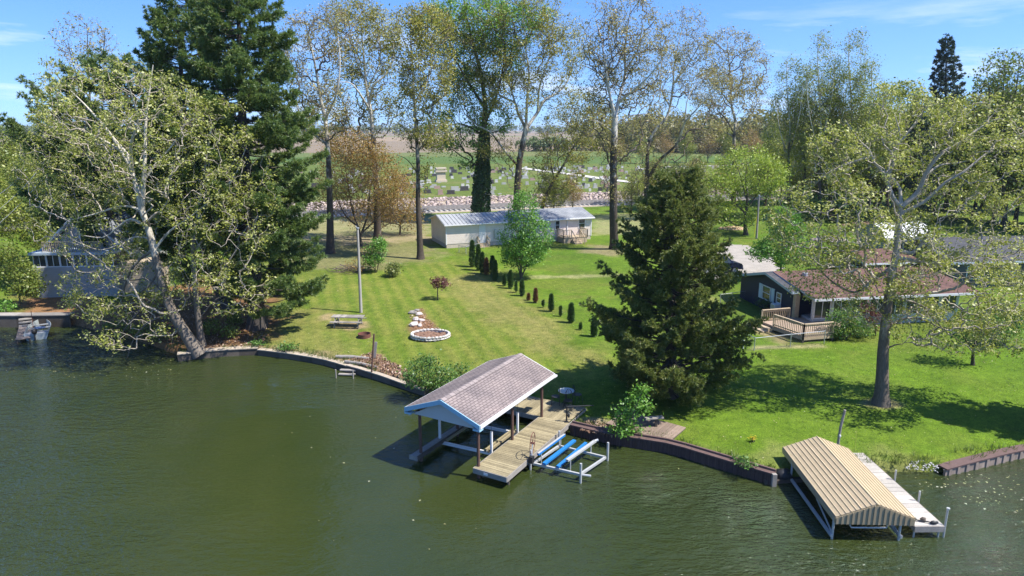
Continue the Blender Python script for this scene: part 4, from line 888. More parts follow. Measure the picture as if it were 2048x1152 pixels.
MB().lump((q[0] + .3, q[1] - .08, .575), .16, .07, .07, seed=4).build('motor', M_black, tm, smooth=True); MB().lump((q[0] + .02, q[1] + .1, .58), .11, .09, .08, seed=5).build('mount', M_dark, tm); MB().lump((q[0] - .28, q[1] + .13, .58), .08, .07, .06, seed=6).build('head', M_black, tm)
q = G(1675, 893); pst = thing('post', 'old leaning wooden post standing on the grass behind the tan canopy', 'post', q)
MB().tube([q - [0, 0, .3], atY(1681, 855, q[1] - .02), atY(1690, 820, q[1] - .05)], [.065, .06, .055], 8).build('shaft', M_grey, pst); MB().lump(atY(1680, 872, q[1] - .09), .05, .04, .07, seed=3).build('knot_of_rope', M_white, pst)
q = G(1710, 903); tag(MB().tube([q, atY(1713, 862, q[1])], .009, 5).build('marker_rod', mk('yellow_rod', (.55, .6, .12), .1), loc=q), 'thin yellow marker rod stuck in the grass behind the tan canopy', 'marker rod')
# ------------------------------------------------------------------ sea walls
def seawall(name, label, pts, zt, capw, wall_m, cap_m, rib=.0, th=.10, inset=0, base=-1.0, lip=None):
    P = [np.array(p[:2], float) for p in pts]; root = thing(name, label, 'sea wall', (*P[len(P) // 2], 0)); wl = MB(); cp = MB(); n = len(P); nr_ = []
    for i in range(n):
        d = P[min(i + 1, n - 1)] - P[max(i - 1, 0)]; d /= np.hypot(*d); nr_.append(np.array([-d[1], d[0]]))
    for i in range(n - 1):
        a, b = P[i], P[i + 1]; na, nb_ = nr_[i], nr_[i + 1]; za = zt[i] if isinstance(zt, list) else zt; zb = zt[i + 1] if isinstance(zt, list) else zt
        f = lambda p, z: (p[0], p[1], z)
        wl.hexa([f(a, base), f(b, base), f(b + nb_ * th, base), f(a + na * th, base)], [f(a, za - .06), f(b, zb - .06), f(b + nb_ * th, zb - .06), f(a + na * th, za - .06)])
        cp.hexa([f(a - na * .05, za - .058), f(b - nb_ * .05, zb - .058), f(b + nb_ * capw, zb - .058), f(a + na * capw, za - .058)], [f(a - na * .05, za), f(b - nb_ * .05, zb), f(b + nb_ * capw, zb), f(a + na * capw, za)])
        if lip: cp.hexa([f(a + na * lip, za + .001), f(b + nb_ * lip, zb + .001), f(b + nb_ * (lip + .09), zb + .001), f(a + na * (lip + .09), za + .001)], [f(a + na * lip, za + .09), f(b + nb_ * lip, zb + .09), f(b + nb_ * (lip + .09), zb + .09), f(a + na * (lip + .09), za + .09)])
        if rib:
            L_ = np.hypot(*(b - a)); k = int(L_ / rib)
            for j in range(k):
                u = (j + .5) / k; c = a + (b - a) * u; d = (b - a) / L_; w_ = rib * .27; nn = na * (1 - u) + nb_ * u; z = za * (1 - u) + zb * u
                wl.hexa([f(c - d * w_, base), f(c + d * w_, base), f(c + d * w_ * .7 - nn * .045, base), f(c - d * w_ * .7 - nn * .045, base)], [f(c - d * w_, z - .062), f(c + d * w_, z - .062), f(c + d * w_ * .7 - nn * .045, z - .062), f(c - d * w_ * .7 - nn * .045, z - .062)])
    wl.build('wall_panel', wall_m, root); cp.build('cap', cap_m, root); return root
def resamp(px, z=0, step=1.2): return smooth_line(np.array([at(a, b, z) for a, b in px]), step)
seawall('seawall', 'brown sheet pile sea wall from the plank dock to the dark drain block', resamp([(1140, 869), (1230, 890), (1330, 906), (1400, 926), (1480, 951), (1546, 971)]), .54, .30, M_sheet, M_cap, .30, lip=.20)
seawall('seawall', 'low brown sheet pile sea wall at the right edge of the frame', resamp([(1890, 952), (1960, 937), (2048, 916), (2200, 892)]), [.34, .40] + [.44] * 60, .42, mk('grey_sheet_piling', (.27, .21, .17), .45, 2, .85, stretch=(1, 1, .3)), M_cap, .42)
seawall('seawall', 'low tan capped sea wall curving along the mown lawn from the corner to the steps', resamp([(516, 711), (560, 716), (600, 722), (650, 731), (694, 744)]), .42, .62, M_dark, M_conc)
seawall('seawall', 'concrete slab wall under the two leaning trees on the left bank', resamp([(356, 723), (440, 714), (516, 710)]), .5, .55, M_dark, M_conc)
seawall('seawall', 'thin dark timber wall curving from the steps to the shore shrub', resamp([(694, 744), (742, 757), (800, 776), (850, 793)]), [.46, .45, .42, .42, .4] + [.38] * 40, .26, M_dark, M_conc)
seawall('seawall', 'old timber retaining wall beside the rowboat at the left edge', resamp([(-160, 655), (0, 655), (60, 655), (142, 654)]), .95, .8, M_dark, M_grey, .0)
q = at(1572, 968, .0); dr = thing('drain_block', 'dark rounded drain block at the end of the brown sea wall', 'drain', q)
MB().lump((q[0], q[1] + .35, .22), .42, .35, .32, seed=9).build('block', M_black, dr, smooth=True); MB().bar((q[0] - .9, q[1] + .1, .05), (q[0] + 1.3, q[1] + .35, .05), .3, .22).build('sill', M_dark, dr)
q = at(1547, 972, 0); tag(MB().box(Fr(q, (0, 1)), -.08, .08, -.09, .09, -1, .55).build('mooring_post', M_grey, loc=q), 'short grey post at the right end of the long brown sea wall', 'post')
# steps, posts and logs by the left wall
st = thing('dock_steps', 'small timber steps going down into the water at the curve of the left wall', 'steps', at(688, 748, .1)); q = Fr(at(690, 752, .1), at(700, 735, .1)[:2] - at(684, 752, .1)[:2])
for i in range(2): MB().box(q, .2 + .3 * i, .45 + .3 * i, -.5, .5, .06 + .16 * i, .12 + .16 * i).build('tread', M_grey, st)
for b in (-.5, .55): MB().tube([q.p(-.15, b, -1), q.p(-.15, b, .55)], .04, 8).build('post', M_grey, st)
q = at(740, 748, .3); p1_ = thing('post', 'tall thin rusty brown post at the leaf covered bank with a grey board behind', 'post', q); MB().tube([(q[0], q[1], -.6), atY(748, 668, q[1])], .05, 8).build('shaft', M_brownpost, p1_)
q = G(748, 718); tag(MB().bar(q - [0, 0, .2], atY(752, 684, q[1] + .05), .16, .07).build('board', M_grey, loc=q), 'grey upright board behind the thin rusty post', 'board')
for (x0, y0, x1, y1, r_, lb) in ((672, 716, 738, 720, .11, 'upper grey log lying on the low left wall'), (690, 725, 755, 737, .09, 'lower curved log edging the leaf covered bank')):
    A_ = G(x0, y0); B_ = G(x1, y1); tag(MB().tube([A_ + [0, 0, r_ * .8], (A_ + B_) / 2 + [0, .08, r_ * .8 + .02], B_ + [0, 0, r_ * .8]], [r_, r_ * 1.05, r_ * .85], 10).build('log', M_grey, loc=(A_ + B_) / 2), lb, 'log')
# ------------------------------------------------------------------ patio set, davit, bench platform
def chair(loc, rz, label):
    c_ = thing('patio_chair', label, 'chair', loc, 'black iron patio chairs on the dock', rz); F_ = Fr((0, 0), (0, 1)); 
    def P(n, mb): mb_o = mb.build(n, M_black, None); mb_o.parent = c_; mb_o.location = (0, 0, 0); return mb_o
    P('seat', MB().tube([(0, 0, .42), (0, 0, .45)], .22, 14))
    b_ = MB(); b_.tube([(.2 * math.cos(t), -.2, .45 + .52 * math.sin(t)) for t in np.linspace(0, math.pi, 11)], .016, 6)
    for x in (-.1, 0, .1): b_.tube([(x, -.2, .45), (x, -.2, .92 - abs(x) * .8)], .009, 5)
    P('backrest', b_)
    for sx in (-.17, .17):
        for sy in (-.17, .17): P('leg', MB().tube([(sx, sy, .43), (sx * 1.25, sy * 1.25, 0)], .016, 6))
    return c_
tq = at(1132, 807, ZD); ta = thing('patio_table', 'round glass topped iron table on the dock corner', 'table', (tq[0], tq[1], ZD)); 
MB().cyl((tq[0], tq[1], ZD + .70), .42, .025, 24).build('tabletop', mk('frosted_glass', (.42, .46, .45), .1, 3, .15, bump=0), ta); MB().tube([(tq[0], tq[1], ZD), (tq[0], tq[1], ZD + .7)], .03, 8).build('stem', M_black, ta)
fm_ = MB()
for k_ in range(4): t = k_ * 1.571 + .5; fm_.tube([(tq[0], tq[1], ZD + .25), (tq[0] + .28 * math.cos(t), tq[1] + .28 * math.sin(t), ZD + .02)], .016, 6)
fm_.build('foot', M_black, ta)
chair((tq[0] - .55, tq[1] - .08, ZD), 1.5, 'black iron patio chair left of the round glass table'); chair((tq[0] + .6, tq[1] + .18, ZD), -1.3, 'black iron patio chair right of the round glass table'); chair((tq[0] + .05, tq[1] - .62, ZD), 2.9, 'black iron patio chair in front of the round glass table')
dv = thing('davit', 'black iron post with a long swinging arm on the dock edge', 'davit', (*FB.p(6.25, 1.25, 0)[:2], ZD)); q = at(1133, 844, ZD); dv.location = (q[0], q[1], ZD); zt = atY(1133, 812, q[1])[2]
MB().tube([(q[0], q[1], ZD), (q[0], q[1], zt)], .04, 8).build('post', M_black, dv); MB().tube([(q[0], q[1], zt - .03), tuple(atY(1187, 811, q[1] + .3))], .03, 8).build('arm', M_black, dv); MB().lump((q[0] + .1, q[1], ZD + .35), .07, .06, .13, seed=8).build('winch', M_black, dv); MB().box(Fr(q, (0, 1)), -.1, .1, -.1, .1, ZD + .001, ZD + .03).build('base', M_black, dv)
pf = [G(1196, 868), G(1290, 838), G(1372, 858), G(1338, 888)]; pc = sum(pf) / 4; FP = Fr(pf[3], pf[0][:2] - pf[3][:2]); wd = np.hypot(*(pf[2][:2] - pf[3][:2])); ln_ = np.hypot(*(pf[0][:2] - pf[3][:2]))
pl = thing('wooden_platform', 'worn brown plank platform set in the grass above the brown sea wall', 'platform', pc); FP = Fr(pf[3], pf[2][:2] - pf[3][:2])
planks(FP, 0, wd, -ln_, 0, pc[2] + .10, .15, along='a', seed=8).build('deck', plankmat('brown_planks', (.235, .175, .135), .22), pl); MB().box(FP, .02, wd - .02, -ln_ + .02, -.02, pc[2] - .2, pc[2] + .055).build('base', M_dark, pl)
q = at(1312, 853, pc[2] + .1); bn_ = thing('bench', 'small single post bench on the brown plank platform', 'bench', q); MB().bar(atY(1290, 837, q[1]), atY(1326, 834, q[1] + .1), .3, .05).build('seat', M_grey, bn_); MB().bar(q, (q[0], q[1], atY(1308, 838, q[1])[2]), .11, .11).build('leg', M_dark, bn_)
# ------------------------------------------------------------------ lawn furniture
q = G(697, 652); FT = Fr(q, (.06, 1)); pt = thing('picnic_table', 'old grey picnic table on a bare patch of the lawn', 'picnic table', q); z0 = q[2]
planks(FT, -.36, .36, -1.15, 1.15, z0 + .75, .145, along='a', seed=2).build('tabletop', M_grey, pt)
FT2 = FT
for s in (-1, 1):
    planks(FT, .56 * s + .15 * (s > 0) - .15 * 0 - (.14 if s < 0 else .14), .56 * s + .15, -1.15, 1.15, z0 + .46, .14, along='a', seed=4).build('bench', M_grey, pt)
for b in (-.85, .85):
    fr_ = MB()
    for s in (-1, 1): fr_.bar(FT.p(.25 * s, b, z0 + .70), FT.p(.55 * s, b, z0), .05, .11)
    fr_.bar(FT.p(-.72, b, z0 + .39), FT.p(.72, b, z0 + .39), .05, .10); fr_.bar(FT.p(-.34, b + .06, z0 + .67), FT.p(.34, b + .06, z0 + .67), .05, .08); fr_.build('frame', M_grey, pt)
q = G(729, 674); fr_ = thing('fire_ring', 'rusty steel fire ring full of ash on the lawn', 'fire pit', q); rg = MB(); K = 28
for i in range(K):
    t0, t1 = 6.2832 * i / K, 6.2832 * (i + 1) / K; e = lambda r_, t, z: (q[0] + r_ * math.cos(t), q[1] + r_ * math.sin(t), q[2] + z)
    rg.hexa([e(.42, t0, -.05), e(.42, t1, -.05), e(.39, t1, -.05), e(.39, t0, -.05)], [e(.44, t0, .26), e(.44, t1, .26), e(.41, t1, .26), e(.41, t0, .26)])
rg.build('ring', M_rust, fr_); MB().cyl((q[0], q[1], q[2] - .05), .39, .10, 24).build('ash', mk('ash', (.06, .05, .045), .5, 9, .95), fr_)
q = G(722, 625); lp = thing('utility_pole', 'bare grey pole with a small cap standing alone on the lawn', 'pole', q); tp = atY(715, 457, q[1]); MB().tube([q - [0, 0, .3], tp], [.125, .085], 12).build('shaft', mk('grey_pole', (.40, .37, .33), .25, 3, .85, stretch=(1, 1, .1)), lp); MB().cyl(tp, .13, .08, 12).build('cap', M_steel, lp)
MB().tube([tp + [0, 0, .05], tp + [-.12, 0, .22], tp + [-.2, 0, .2]], .018, 6).build('bracket', M_steel, lp)
c = G(861, 674); fb_ = thing('flower_bed', 'oval stone walled flower bed full of dead leaves on the lawn', 'flower bed', c); rx = np.hypot(*(G(898, 674) - G(824, 674))[:2]) / 2; ry = rx * .78; rs = MB(); rn = random.Random(3)
for row_ in range(2):
    for i in range(30):
        t = 6.2832 * (i + .5 * row_) / 30; rs.lump((c[0] + rx * math.cos(t), c[1] + ry * math.sin(t), c[2] + .08 + .15 * row_), .16, .10, .085, seed=i + 40 * row_, rz_rot=t + 1.57)
rs.build('stone_border', mk('white_stone', (.50, .465, .42), .35, 4, .9, island=.25), fb_); so_ = MB()
for i in range(40):
    t = rn.random() * 6.28; r_ = math.sqrt(rn.random()) * .82; so_.lump((c[0] + rx * r_ * math.cos(t), c[1] + ry * r_ * math.sin(t), c[2] + .10), .24, .24, .12, seed=i + 90)
so_.build('soil', M_soil, fb_)
for i, (x, y, s_, lb) in enumerate(((826, 627, .34, 'dark grey rock at the back of the rock pile'), (838, 630, .30, 'pale grey rock next to the dark one in the rock pile'), (832, 640, .32, 'wide flat rock in the middle of the rock pile'), (843, 642, .24, 'pinkish small rock at the right side of the rock pile'),
     (828, 651, .36, 'long grey slab at the front of the rock pile'), (840, 652, .24, 'white rock at the front right of the rock pile'), (834, 622, .22, 'small dark rock at the far tip of the rock pile'))):
    q = G(x, y); tag(MB().lump((q[0], q[1], q[2] + s_ * .25), s_ * 1.15, s_ * .8, s_ * .5, seed=200 + i, rz_rot=i).build('rock', [M_rock, M_grey][i in (0, 6)], loc=q), lb, 'rock', 'rocks heaped behind the flower bed')
q = G(1486, 697); tag(MB().tube([q - [0, 0, .2], q + [0, 0, .55]], .05, 8).build('pipe', M_white, loc=q), 'short white pipe standing in the grass beside the wire fence', 'pipe')
# ------------------------------------------------------------------ left dock and rowboat
FLD = Fr((at(31, 679, .35) + at(60, 676, .35))[:2] / 2, at(53, 644, .35)[:2] - at(45, 677.5, .35)[:2]); Ll = np.hypot(*(at(53, 644, .35)[:2] - at(45, 677.5, .35)[:2])); wl_ = np.hypot(*(at(60, 676, .35) - at(31, 679, .35))[:2]) / 2
ld = thing('dock', 'short brown dock at the left edge leading down from the timber wall', 'dock', FLD.p(Ll / 2, 0, 0)); planks(FLD, 0, Ll * .72, -wl_, wl_, .35, .16, seed=12).build('deck', plankmat('brown_dock', (.20, .165, .145), .2), ld)
for i in range(3): MB().box(FLD, Ll * .72 + .35 * i, Ll * .72 + .33 + .35 * i, -wl_, wl_, .34 + .17 * i, .42 + .17 * i).build('step', M_grey, ld)
for a in (.1, Ll * .65):
    for b in (-wl_ + .06, wl_ - .06): MB().tube([FLD.p(a, b, -1), FLD.p(a, b, .30)], .05, 8).build('pile', M_dark, ld)
q = FLD.p(Ll * .66, wl_ + .02, 0); tag(MB().tube([(q[0], q[1], -.8), tuple(atY(62, 622, q[1]))], .02, 6).build('mooring_rod', M_rust, loc=q), 'thin rusty mooring rod beside the rowboat', 'rod')
s0 = at(74, 680, 0); s1 = at(86, 652, 0); FRB = Fr(s0, s1[:2] - s0[:2]); Lb = np.hypot(*(s1 - s0)[:2]) ; rb_ = thing('rowboat', 'small aluminium rowboat with outboard moored beside the left dock', 'boat', FRB.p(Lb / 2, 0, 0)); hm = MB(); S_ = 12; prf = []
for i in range(S_ + 1):
    u = i / S_; hw = .72 * (1 - max(0, (u - .45) / .55) ** 2.2) + .02; zt = .48 + .16 * u ** 2; kz = -.12 + .30 * max(0, u - .7) ** 1.2
    prf.append([FRB.p(u * Lb, b, z) for b, z in ((-hw, zt), (-hw * .93, zt - .2), (-hw * .72, kz + .05), (0, kz), (hw * .72, kz + .05), (hw * .93, zt - .2), (hw, zt))] + [FRB.p(u * Lb, b, z) for b, z in ((hw - .03, zt), (hw * .68, kz + .10), (-hw * .68, kz + .10), (-hw + .03, zt))])
for i in range(S_):
    A_, B_ = prf[i], prf[i + 1]
    for j in range(len(A_)): k_ = (j + 1) % len(A_); hm.face([A_[j], B_[j], B_[k_], A_[k_]])
hm.face(prf[0][:7]); hm.face([prf[0][0], prf[0][6], prf[0][7], prf[0][10]]); hm.build('hull', mk('boat_aluminium', (.40, .44, .44), .2, 4, .45, .3), rb_)
for u in (.25, .52, .75): 
    hw = .66 * (1 - max(0, (u - .45) / .55) ** 2.2); MB().box(FRB, u * Lb - .13, u * Lb + .13, -hw, hw, .34, .38).build('seat', M_steel, rb_)
MB().hexa([FRB.p(.05, -.68, .47), FRB.p(.05, .68, .47), FRB.p(.09, .68, .47), FRB.p(.09, -.68, .47)], [FRB.p(.04, -.68, .52), FRB.p(.04, .68, .52), FRB.p(.1, .68, .52), FRB.p(.1, -.68, .52)]).build('transom', M_white, rb_)
ob = MB(); c_ = Vector(FRB.p(-.12, -.08, .66)); ob.lump(c_, .17, .24, .2, seed=2); ob_ = ob.build('outboard_motor', M_black, rb_, smooth=True); MB().tube([FRB.p(-.1, -.08, .5), FRB.p(-.2, -.08, -.4)], .05, 8).build('shaft', M_black, ob_)
MB().lump(FRB.p(Lb * .38, .1, .5), .35, .28, .12, seed=7).build('tarp', mk('blue_grey_tarp', (.22, .27, .36), .3, 4, .7), rb_)
# ================================================================== HOUSES
def opening(parent, fr, a=None, b=None, u0=0, u1=1, z0=0, z1=1, out=-1, name='window', bars=1, frame=.07, fm=None, pm=None, mull=0):
    """a window (or door) proud of a wall plane; frame is the part, pane a sub-part"""
    fm = fm or M_white; pm = pm or M_glass; q = MB(); e = .05
    def bx(mb, p0, p1, s0, s1, zz0, zz1):
        if a is not None: mb.box(fr, min(a + out * p0, a + out * p1), max(a + out * p0, a + out * p1), s0, s1, zz0, zz1)
        else: mb.box(fr, s0, s1, min(b + out * p0, b + out * p1), max(b + out * p0, b + out * p1), zz0, zz1)
        return mb
    bx(q, .002, e, u0, u0 + frame, z0, z1); bx(q, .002, e, u1 - frame, u1, z0, z1); bx(q, .002, e, u0 + frame, u1 - frame, z1 - frame, z1); bx(q, .002, e, u0 + frame, u1 - frame, z0, z0 + frame)
    for i in range(bars): zc = z0 + (z1 - z0) * (i + 1) / (bars + 1); bx(q, .004, e - .004, u0 + frame, u1 - frame, zc - frame * .35, zc + frame * .35)
    for i in range(mull): uc = u0 + (u1 - u0) * (i + 1) / (mull + 1); bx(q, .006, e - .006, uc - frame * .35, uc + frame * .35, z0 + frame, z1 - frame)
    f = q.build(name, fm, parent); bx(MB(), .001, .02, u0 + frame, u1 - frame, z0 + frame, z1 - frame).build('pane', pm, f); return f
def siding(name, c, var=.05, lap=.2, spec=.3):
    m, t = nt(name); p = pos(t); sp = N(t, 'ShaderNodeSeparateXYZ'); L(t, p, sp.inputs[0])
    w_ = N(t, 'ShaderNodeMath', operation='MODULO'); L(t, sp.outputs[2], w_.inputs[0]); w_.inputs[1].default_value = lap
    dv_ = N(t, 'ShaderNodeMath', operation='DIVIDE'); L(t, w_.outputs[0], dv_.inputs[0]); dv_.inputs[1].default_value = lap
    k = ramp(t, dv_.outputs[0], [(0, (.72, .72, .72)), (.12, (1, 1, 1)), (1, (1.03, 1.03, 1.03))])
    n1_ = noise(t, p, .8, 5, .6); col = ramp(t, n1_, [(.3, tuple(x * (1 - var * 2) for x in c)), (.7, tuple(x * (1 + var) for x in c))])
    return finish(m, t, mixc(t, 1, col, k, 'MULTIPLY'), .6, 0, dv_.outputs[0], .5, .02, spec)
# ---- pale mobile home across the lawn
gl_ = G(893, 497); FM = Fr(gl_, (-.370, .929)); LM = 18.4; DM = 6.4; zg = 1.25; ze = 4.05; zr = 4.85
mh = thing('mobile_home', 'long pale taupe mobile home with grey roof at the back of the lawn', 'house', FM.p(DM / 2, LM / 2, zg))
M_taupe = siding('taupe_siding', (.74, .63, .555)); wl_ = MB(); wl_.box(FM, 0, DM, 0, LM, zg + .55, ze - .02)
for b in (0, LM): 
    s = .03 if b else 0
    wl_.hexa([FM.p(0, b - s, ze - .02), FM.p(DM, b - s, ze - .02), FM.p(DM, b - s + .03, ze - .02), FM.p(0, b - s + .03, ze - .02)], [FM.p(DM / 2 - .05, b - s, zr - .12), FM.p(DM / 2 + .05, b - s, zr - .12), FM.p(DM / 2 + .05, b - s + .03, zr - .12), FM.p(DM / 2 - .05, b - s + .03, zr - .12)])
wl_.build('wall', M_taupe, mh); MB().box(FM, .03, DM - .03, .03, LM - .03, zg - .4, zg + .548).build('skirting', mk('tan_skirting', (.50, .42, .33), .12, 1.5, .8, stretch=(3, 3, .3)), mh)
M_ribmetal = mk('grey_ribbed_metal', (.36, .37, .375), .12, 1.0, .5, .1, bump=0)
r1_ = gable_roof(FM, -.3, DM + .3, -.3, 7.6, ze - .03, zr - .03, 'b', .10); 
for i in range(17):
    b = -.25 + .46 * i
    r1_.hexa([FM.p(-.3, b, ze - .028), FM.p(-.3, b + .05, ze - .028), FM.p(DM / 2, b + .05, zr - .028), FM.p(DM / 2, b, zr - .028)], [FM.p(-.3, b, ze + .02), FM.p(-.3, b + .05, ze + .02), FM.p(DM / 2, b + .05, zr + .02), FM.p(DM / 2, b, zr + .02)], 0)
r1_.build('roof', [M_ribmetal, M_white], mh, label='ribbed grey metal roof over the left end')
gable_roof(FM, -.32, DM + .32, 7.62, LM + .3, ze + .02, zr + .10, 'b', .10).build('roof', [M_shing_grey, M_white], mh)
MB().box(FM, -.42, -.325, -.3, LM + .3, ze - .13, ze - .02).build('gutter', M_white, mh)
for b in (0.0, LM): MB().box(FM, -.03, .05, b - .05, b + .05, zg + .5, ze - .05).build('corner_trim', M_white, mh)
def hp2(x0, y0, x1, y1, fr=FM, a=0): A_, b0, z1 = wall_hit(fr, x0, y0, a=a); A_, b1, z0 = wall_hit(fr, x1, y1, a=a); return b0, b1, z0, z1
b0, b1, z0, z1 = hp2(958, 450, 971, 487); dor = opening(mh, FM, a=0, u0=b0, u1=b1, z0=zg + .5, z1=zg + 2.55, name='door', bars=0, frame=.09, pm=M_white); MB().box(FM, -.075, -.022, b1 - .22, b1 - .16, zg + 1.45, zg + 1.52).build('handle', M_black, dor)
b0, b1, z0, z1 = hp2(1110, 441, 1119.5, 459); opening(mh, FM, a=0, u0=b0, u1=b1, z0=z0, z1=z1)
b0, b1, z0, z1 = hp2(1157, 437, 1170, 456); opening(mh, FM, a=0, u0=b0, u1=b1, z0=z0, z1=z1)
b0, b1, z0, z1 = hp2(1134.5, 436, 1136, 470); MB().box(FM, -.09, -.002, b0 - .04, b0 + .04, zg + .3, ze - .1).build('downspout', M_white, mh)
b0, b1, z0, z1 = hp2(988, 459, 997, 478); MB().box(FM, -.16, -.002, b0, b0 + .32, z0 + .1, z1).build('meter_box', M_steel, mh); MB().box(FM, -.12, -.003, b1 - .3, b1, z0, z1 - .2).build('meter_box', M_steel, mh)
sb0, sb1, _, _ = hp2(955, 460, 973, 487); ms = thing('door_steps', 'tan wooden door steps with two handrails below the white door of the mobile home', 'steps', FM.p(-.6, (sb0 + sb1) / 2, zg))
M_tanwood = plankmat('tan_wood', (.42, .33, .22), .18)
for i in range(3): MB().box(FM, -.35 - .3 * i, -.05 - .3 * i, sb0, sb1, zg - .1, zg + .45 - .16 * i).build('tread', M_tanwood, ms)
for b in (sb0 - .05, sb1 + .05):
    h_ = MB(); h_.bar(FM.p(-.1, b, zg), FM.p(-.1, b, zg + 1.3), .08); h_.bar(FM.p(-.95, b, zg - .1), FM.p(-.95, b, zg + .9), .08); h_.bar(FM.p(-.05, b, zg + 1.3), FM.p(-1.0, b, zg + .9), .06, .09); h_.bar(FM.p(-.1, b, zg + .8), FM.p(-.95, b, zg + .35), .05, .08); h_.build('handrail', M_tanwood, ms)
mp = thing('porch', 'weathered tan porch with steps and railings at the right end of the mobile home', 'porch', FM.p(-1, LM - 3.2, zg)); pb0 = LM - 4.6; pb1 = LM - 1.5
planks(FM, -1.9, -.06, pb0, pb1, zg + .75, .15, along='b').build('deck', M_tanwood, mp); MB().box(FM, -1.86, -.08, pb0 + .03, pb1 - .03, zg - .2, zg + .7).build('skirting', M_tanwood, mp)
for (a0, c0, a1, c1) in ((-1.88, pb0, -.1, pb0), (-1.88, pb1, -.1, pb1), (-1.88, pb0, -1.88, pb0 + 1.0), (-1.88, pb1 - 1.0, -1.88, pb1)):
    h_ = MB(); h_.bar(FM.p(a0, c0, zg + 1.65), FM.p(a1, c1, zg + 1.65), .08, .06); h_.bar(FM.p(a0, c0, zg + .95), FM.p(a1, c1, zg + .95), .05, .06); n_ = max(3, int(math.hypot(a1 - a0, c1 - c0) / .22))
    for i in range(n_ + 1): u = i / n_; h_.bar(FM.p(a0 + (a1 - a0) * u, c0 + (c1 - c0) * u, zg + .7), FM.p(a0 + (a1 - a0) * u, c0 + (c1 - c0) * u, zg + 1.63), .05 if 0 < i < n_ else .1)
    h_.build('railing', M_tanwood, mp)
for i in range(4): MB().box(FM, -2.2 - .28 * i, -1.92 - .28 * i, pb0 + 1.05, pb1 - 1.05, zg - .2, zg + .58 - .17 * i).build('step', M_tanwood, mp)
for b in (pb0 + .98, pb1 - .98): h_ = MB(); h_.bar(FM.p(-1.95, b, zg + 1.6), FM.p(-3.1, b, zg + .9), .07, .07); h_.bar(FM.p(-3.1, b, zg - .2), FM.p(-3.1, b, zg + .9), .09); h_.build('handrail', M_tanwood, mp)
# ---- navy house with its red brown roof
FN = Fr((20.45, 45.6), (-.159, .987)); zg = .9; ZF, ZRg, ZB = 3.15, 3.95, 2.75; LN = 13.2
nh = thing('house', 'low navy blue house with a wide red brown shingle roof behind the right lawn', 'house', FN.p(5, 6, zg))
M_navy = siding('navy_siding', (.013, .021, .052), .1, .25); M_rake = mk('grey_blue_trim', (.38, .45, .50), .12, 2, .6, bump=0); M_wht = siding('white_siding', (.55, .54, .51), .05)
w_ = MB(); w_.box(FN, 1.7, 9.4, 0, 12.4, zg - .3, 2.72); w_.hexa([FN.p(1.7, 0, 2.721), FN.p(9.4, 0, 2.721), FN.p(9.4, .05, 2.721), FN.p(1.7, .05, 2.721)], [FN.p(1.7, 0, 3.28), FN.p(9.4, 0, 2.73), FN.p(9.4, .05, 2.73), FN.p(1.7, .05, 3.28)])
w_.hexa([FN.p(1.75, 0.002, 3.2), FN.p(9.3, .002, 2.74), FN.p(9.3, .048, 2.74), FN.p(1.75, .048, 3.2)], [FN.p(5.0, .002, 3.80), FN.p(5.1, .002, 3.80), FN.p(5.1, .048, 3.80), FN.p(5.0, .048, 3.80)]); w_.build('wall', M_navy, nh)
gable_roof(FN, -.5, 9.9, .2, LN, ZF, ZRg, 'b', .12, ZB, 5.1).build('roof', [M_shing_brown, M_rake], nh)
gable_roof(FN, 1.3, 9.85, -.42, .19, ZF + .10, ZRg - .06, 'b', .16, ZB - .05, 5.1).build('roof', [M_shing_dark, M_rake], nh, label='narrow dark roof strip over the navy gable wall')
rn_ = nh.children[1]
MB().cyl(FN.p(4.0, 2.2, ZRg - .25), .22, .28, 12).build('roof_vent', M_steel, rn_); MB().cyl(FN.p(1.6, 3.3, ZF + .3), .06, .5, 8).build('vent_pipe', M_brownpost, rn_)
MB().box(FN, -.56, -.505, .2, LN, ZF - .16, ZF + .0).build('eave_trim', M_white, nh)
fw = MB(); fw.box(FN, .35, 1.69, .7, 12.3, zg - .2, zg + .55); fw.box(FN, .35, 1.69, .7, 12.3, ZF - .32, ZF - .14); 
for b in np.linspace(.75, 12.2, 9): fw.box(FN, .352, .5, b - .06, b + .06, zg + .55, ZF - .32)
fw.build('front_wall', M_wht, nh)
bs_ = np.linspace(.75, 12.2, 9)
for i in range(8): opening(nh, FN, a=.42, u0=bs_[i] + .07, u1=bs_[i + 1] - .07, z0=zg + .56, z1=ZF - .33, bars=0, mull=1, name='window')
A0_, _, z1 = wall_hit(FN, 1527, 562.7, b=0); A1_, _, z0 = wall_hit(FN, 1541, 592, b=0); a_lo, a_hi = min(A0_, A1_), max(A0_, A1_)
z0 = zg + .75; z1 = zg + 1.85; opening(nh, FN, b=0, u0=a_lo, u1=a_hi, z0=z0, z1=z1)
wS = (a_hi - a_lo)
for a in (a_lo - .55, a_hi + .06): MB().box(FN, a, a + .46, -.04, -.002, z0 - .02, z1 + .02).build('shutter', mk('pale_blue_shutter', (.50, .58, .64), .06, 3, .6, bump=0), nh)
A2_ = wall_hit(FN, 1565, 577, b=0)[0]; A3_ = wall_hit(FN, 1555, 577, b=0)[0]; opening(nh, FN, b=0, u0=A2_, u1=A3_, z0=zg + .95, z1=zg + 1.75)
ac = MB(); ac.box(FN, A2_ - .02, A3_ - .1, -.5, -.003, zg + .5, zg + .92); aco = ac.build('air_conditioner', M_white, nh); MB().box(FN, A2_ + .05, A3_ - .17, -.515, -.502, zg + .55, zg + .87).build('grille', M_steel, aco)
MB().box(FN, 1.35, 1.69, -.02, .30, zg - .2, ZF - .13).build('corner_post', M_tanwood, nh)
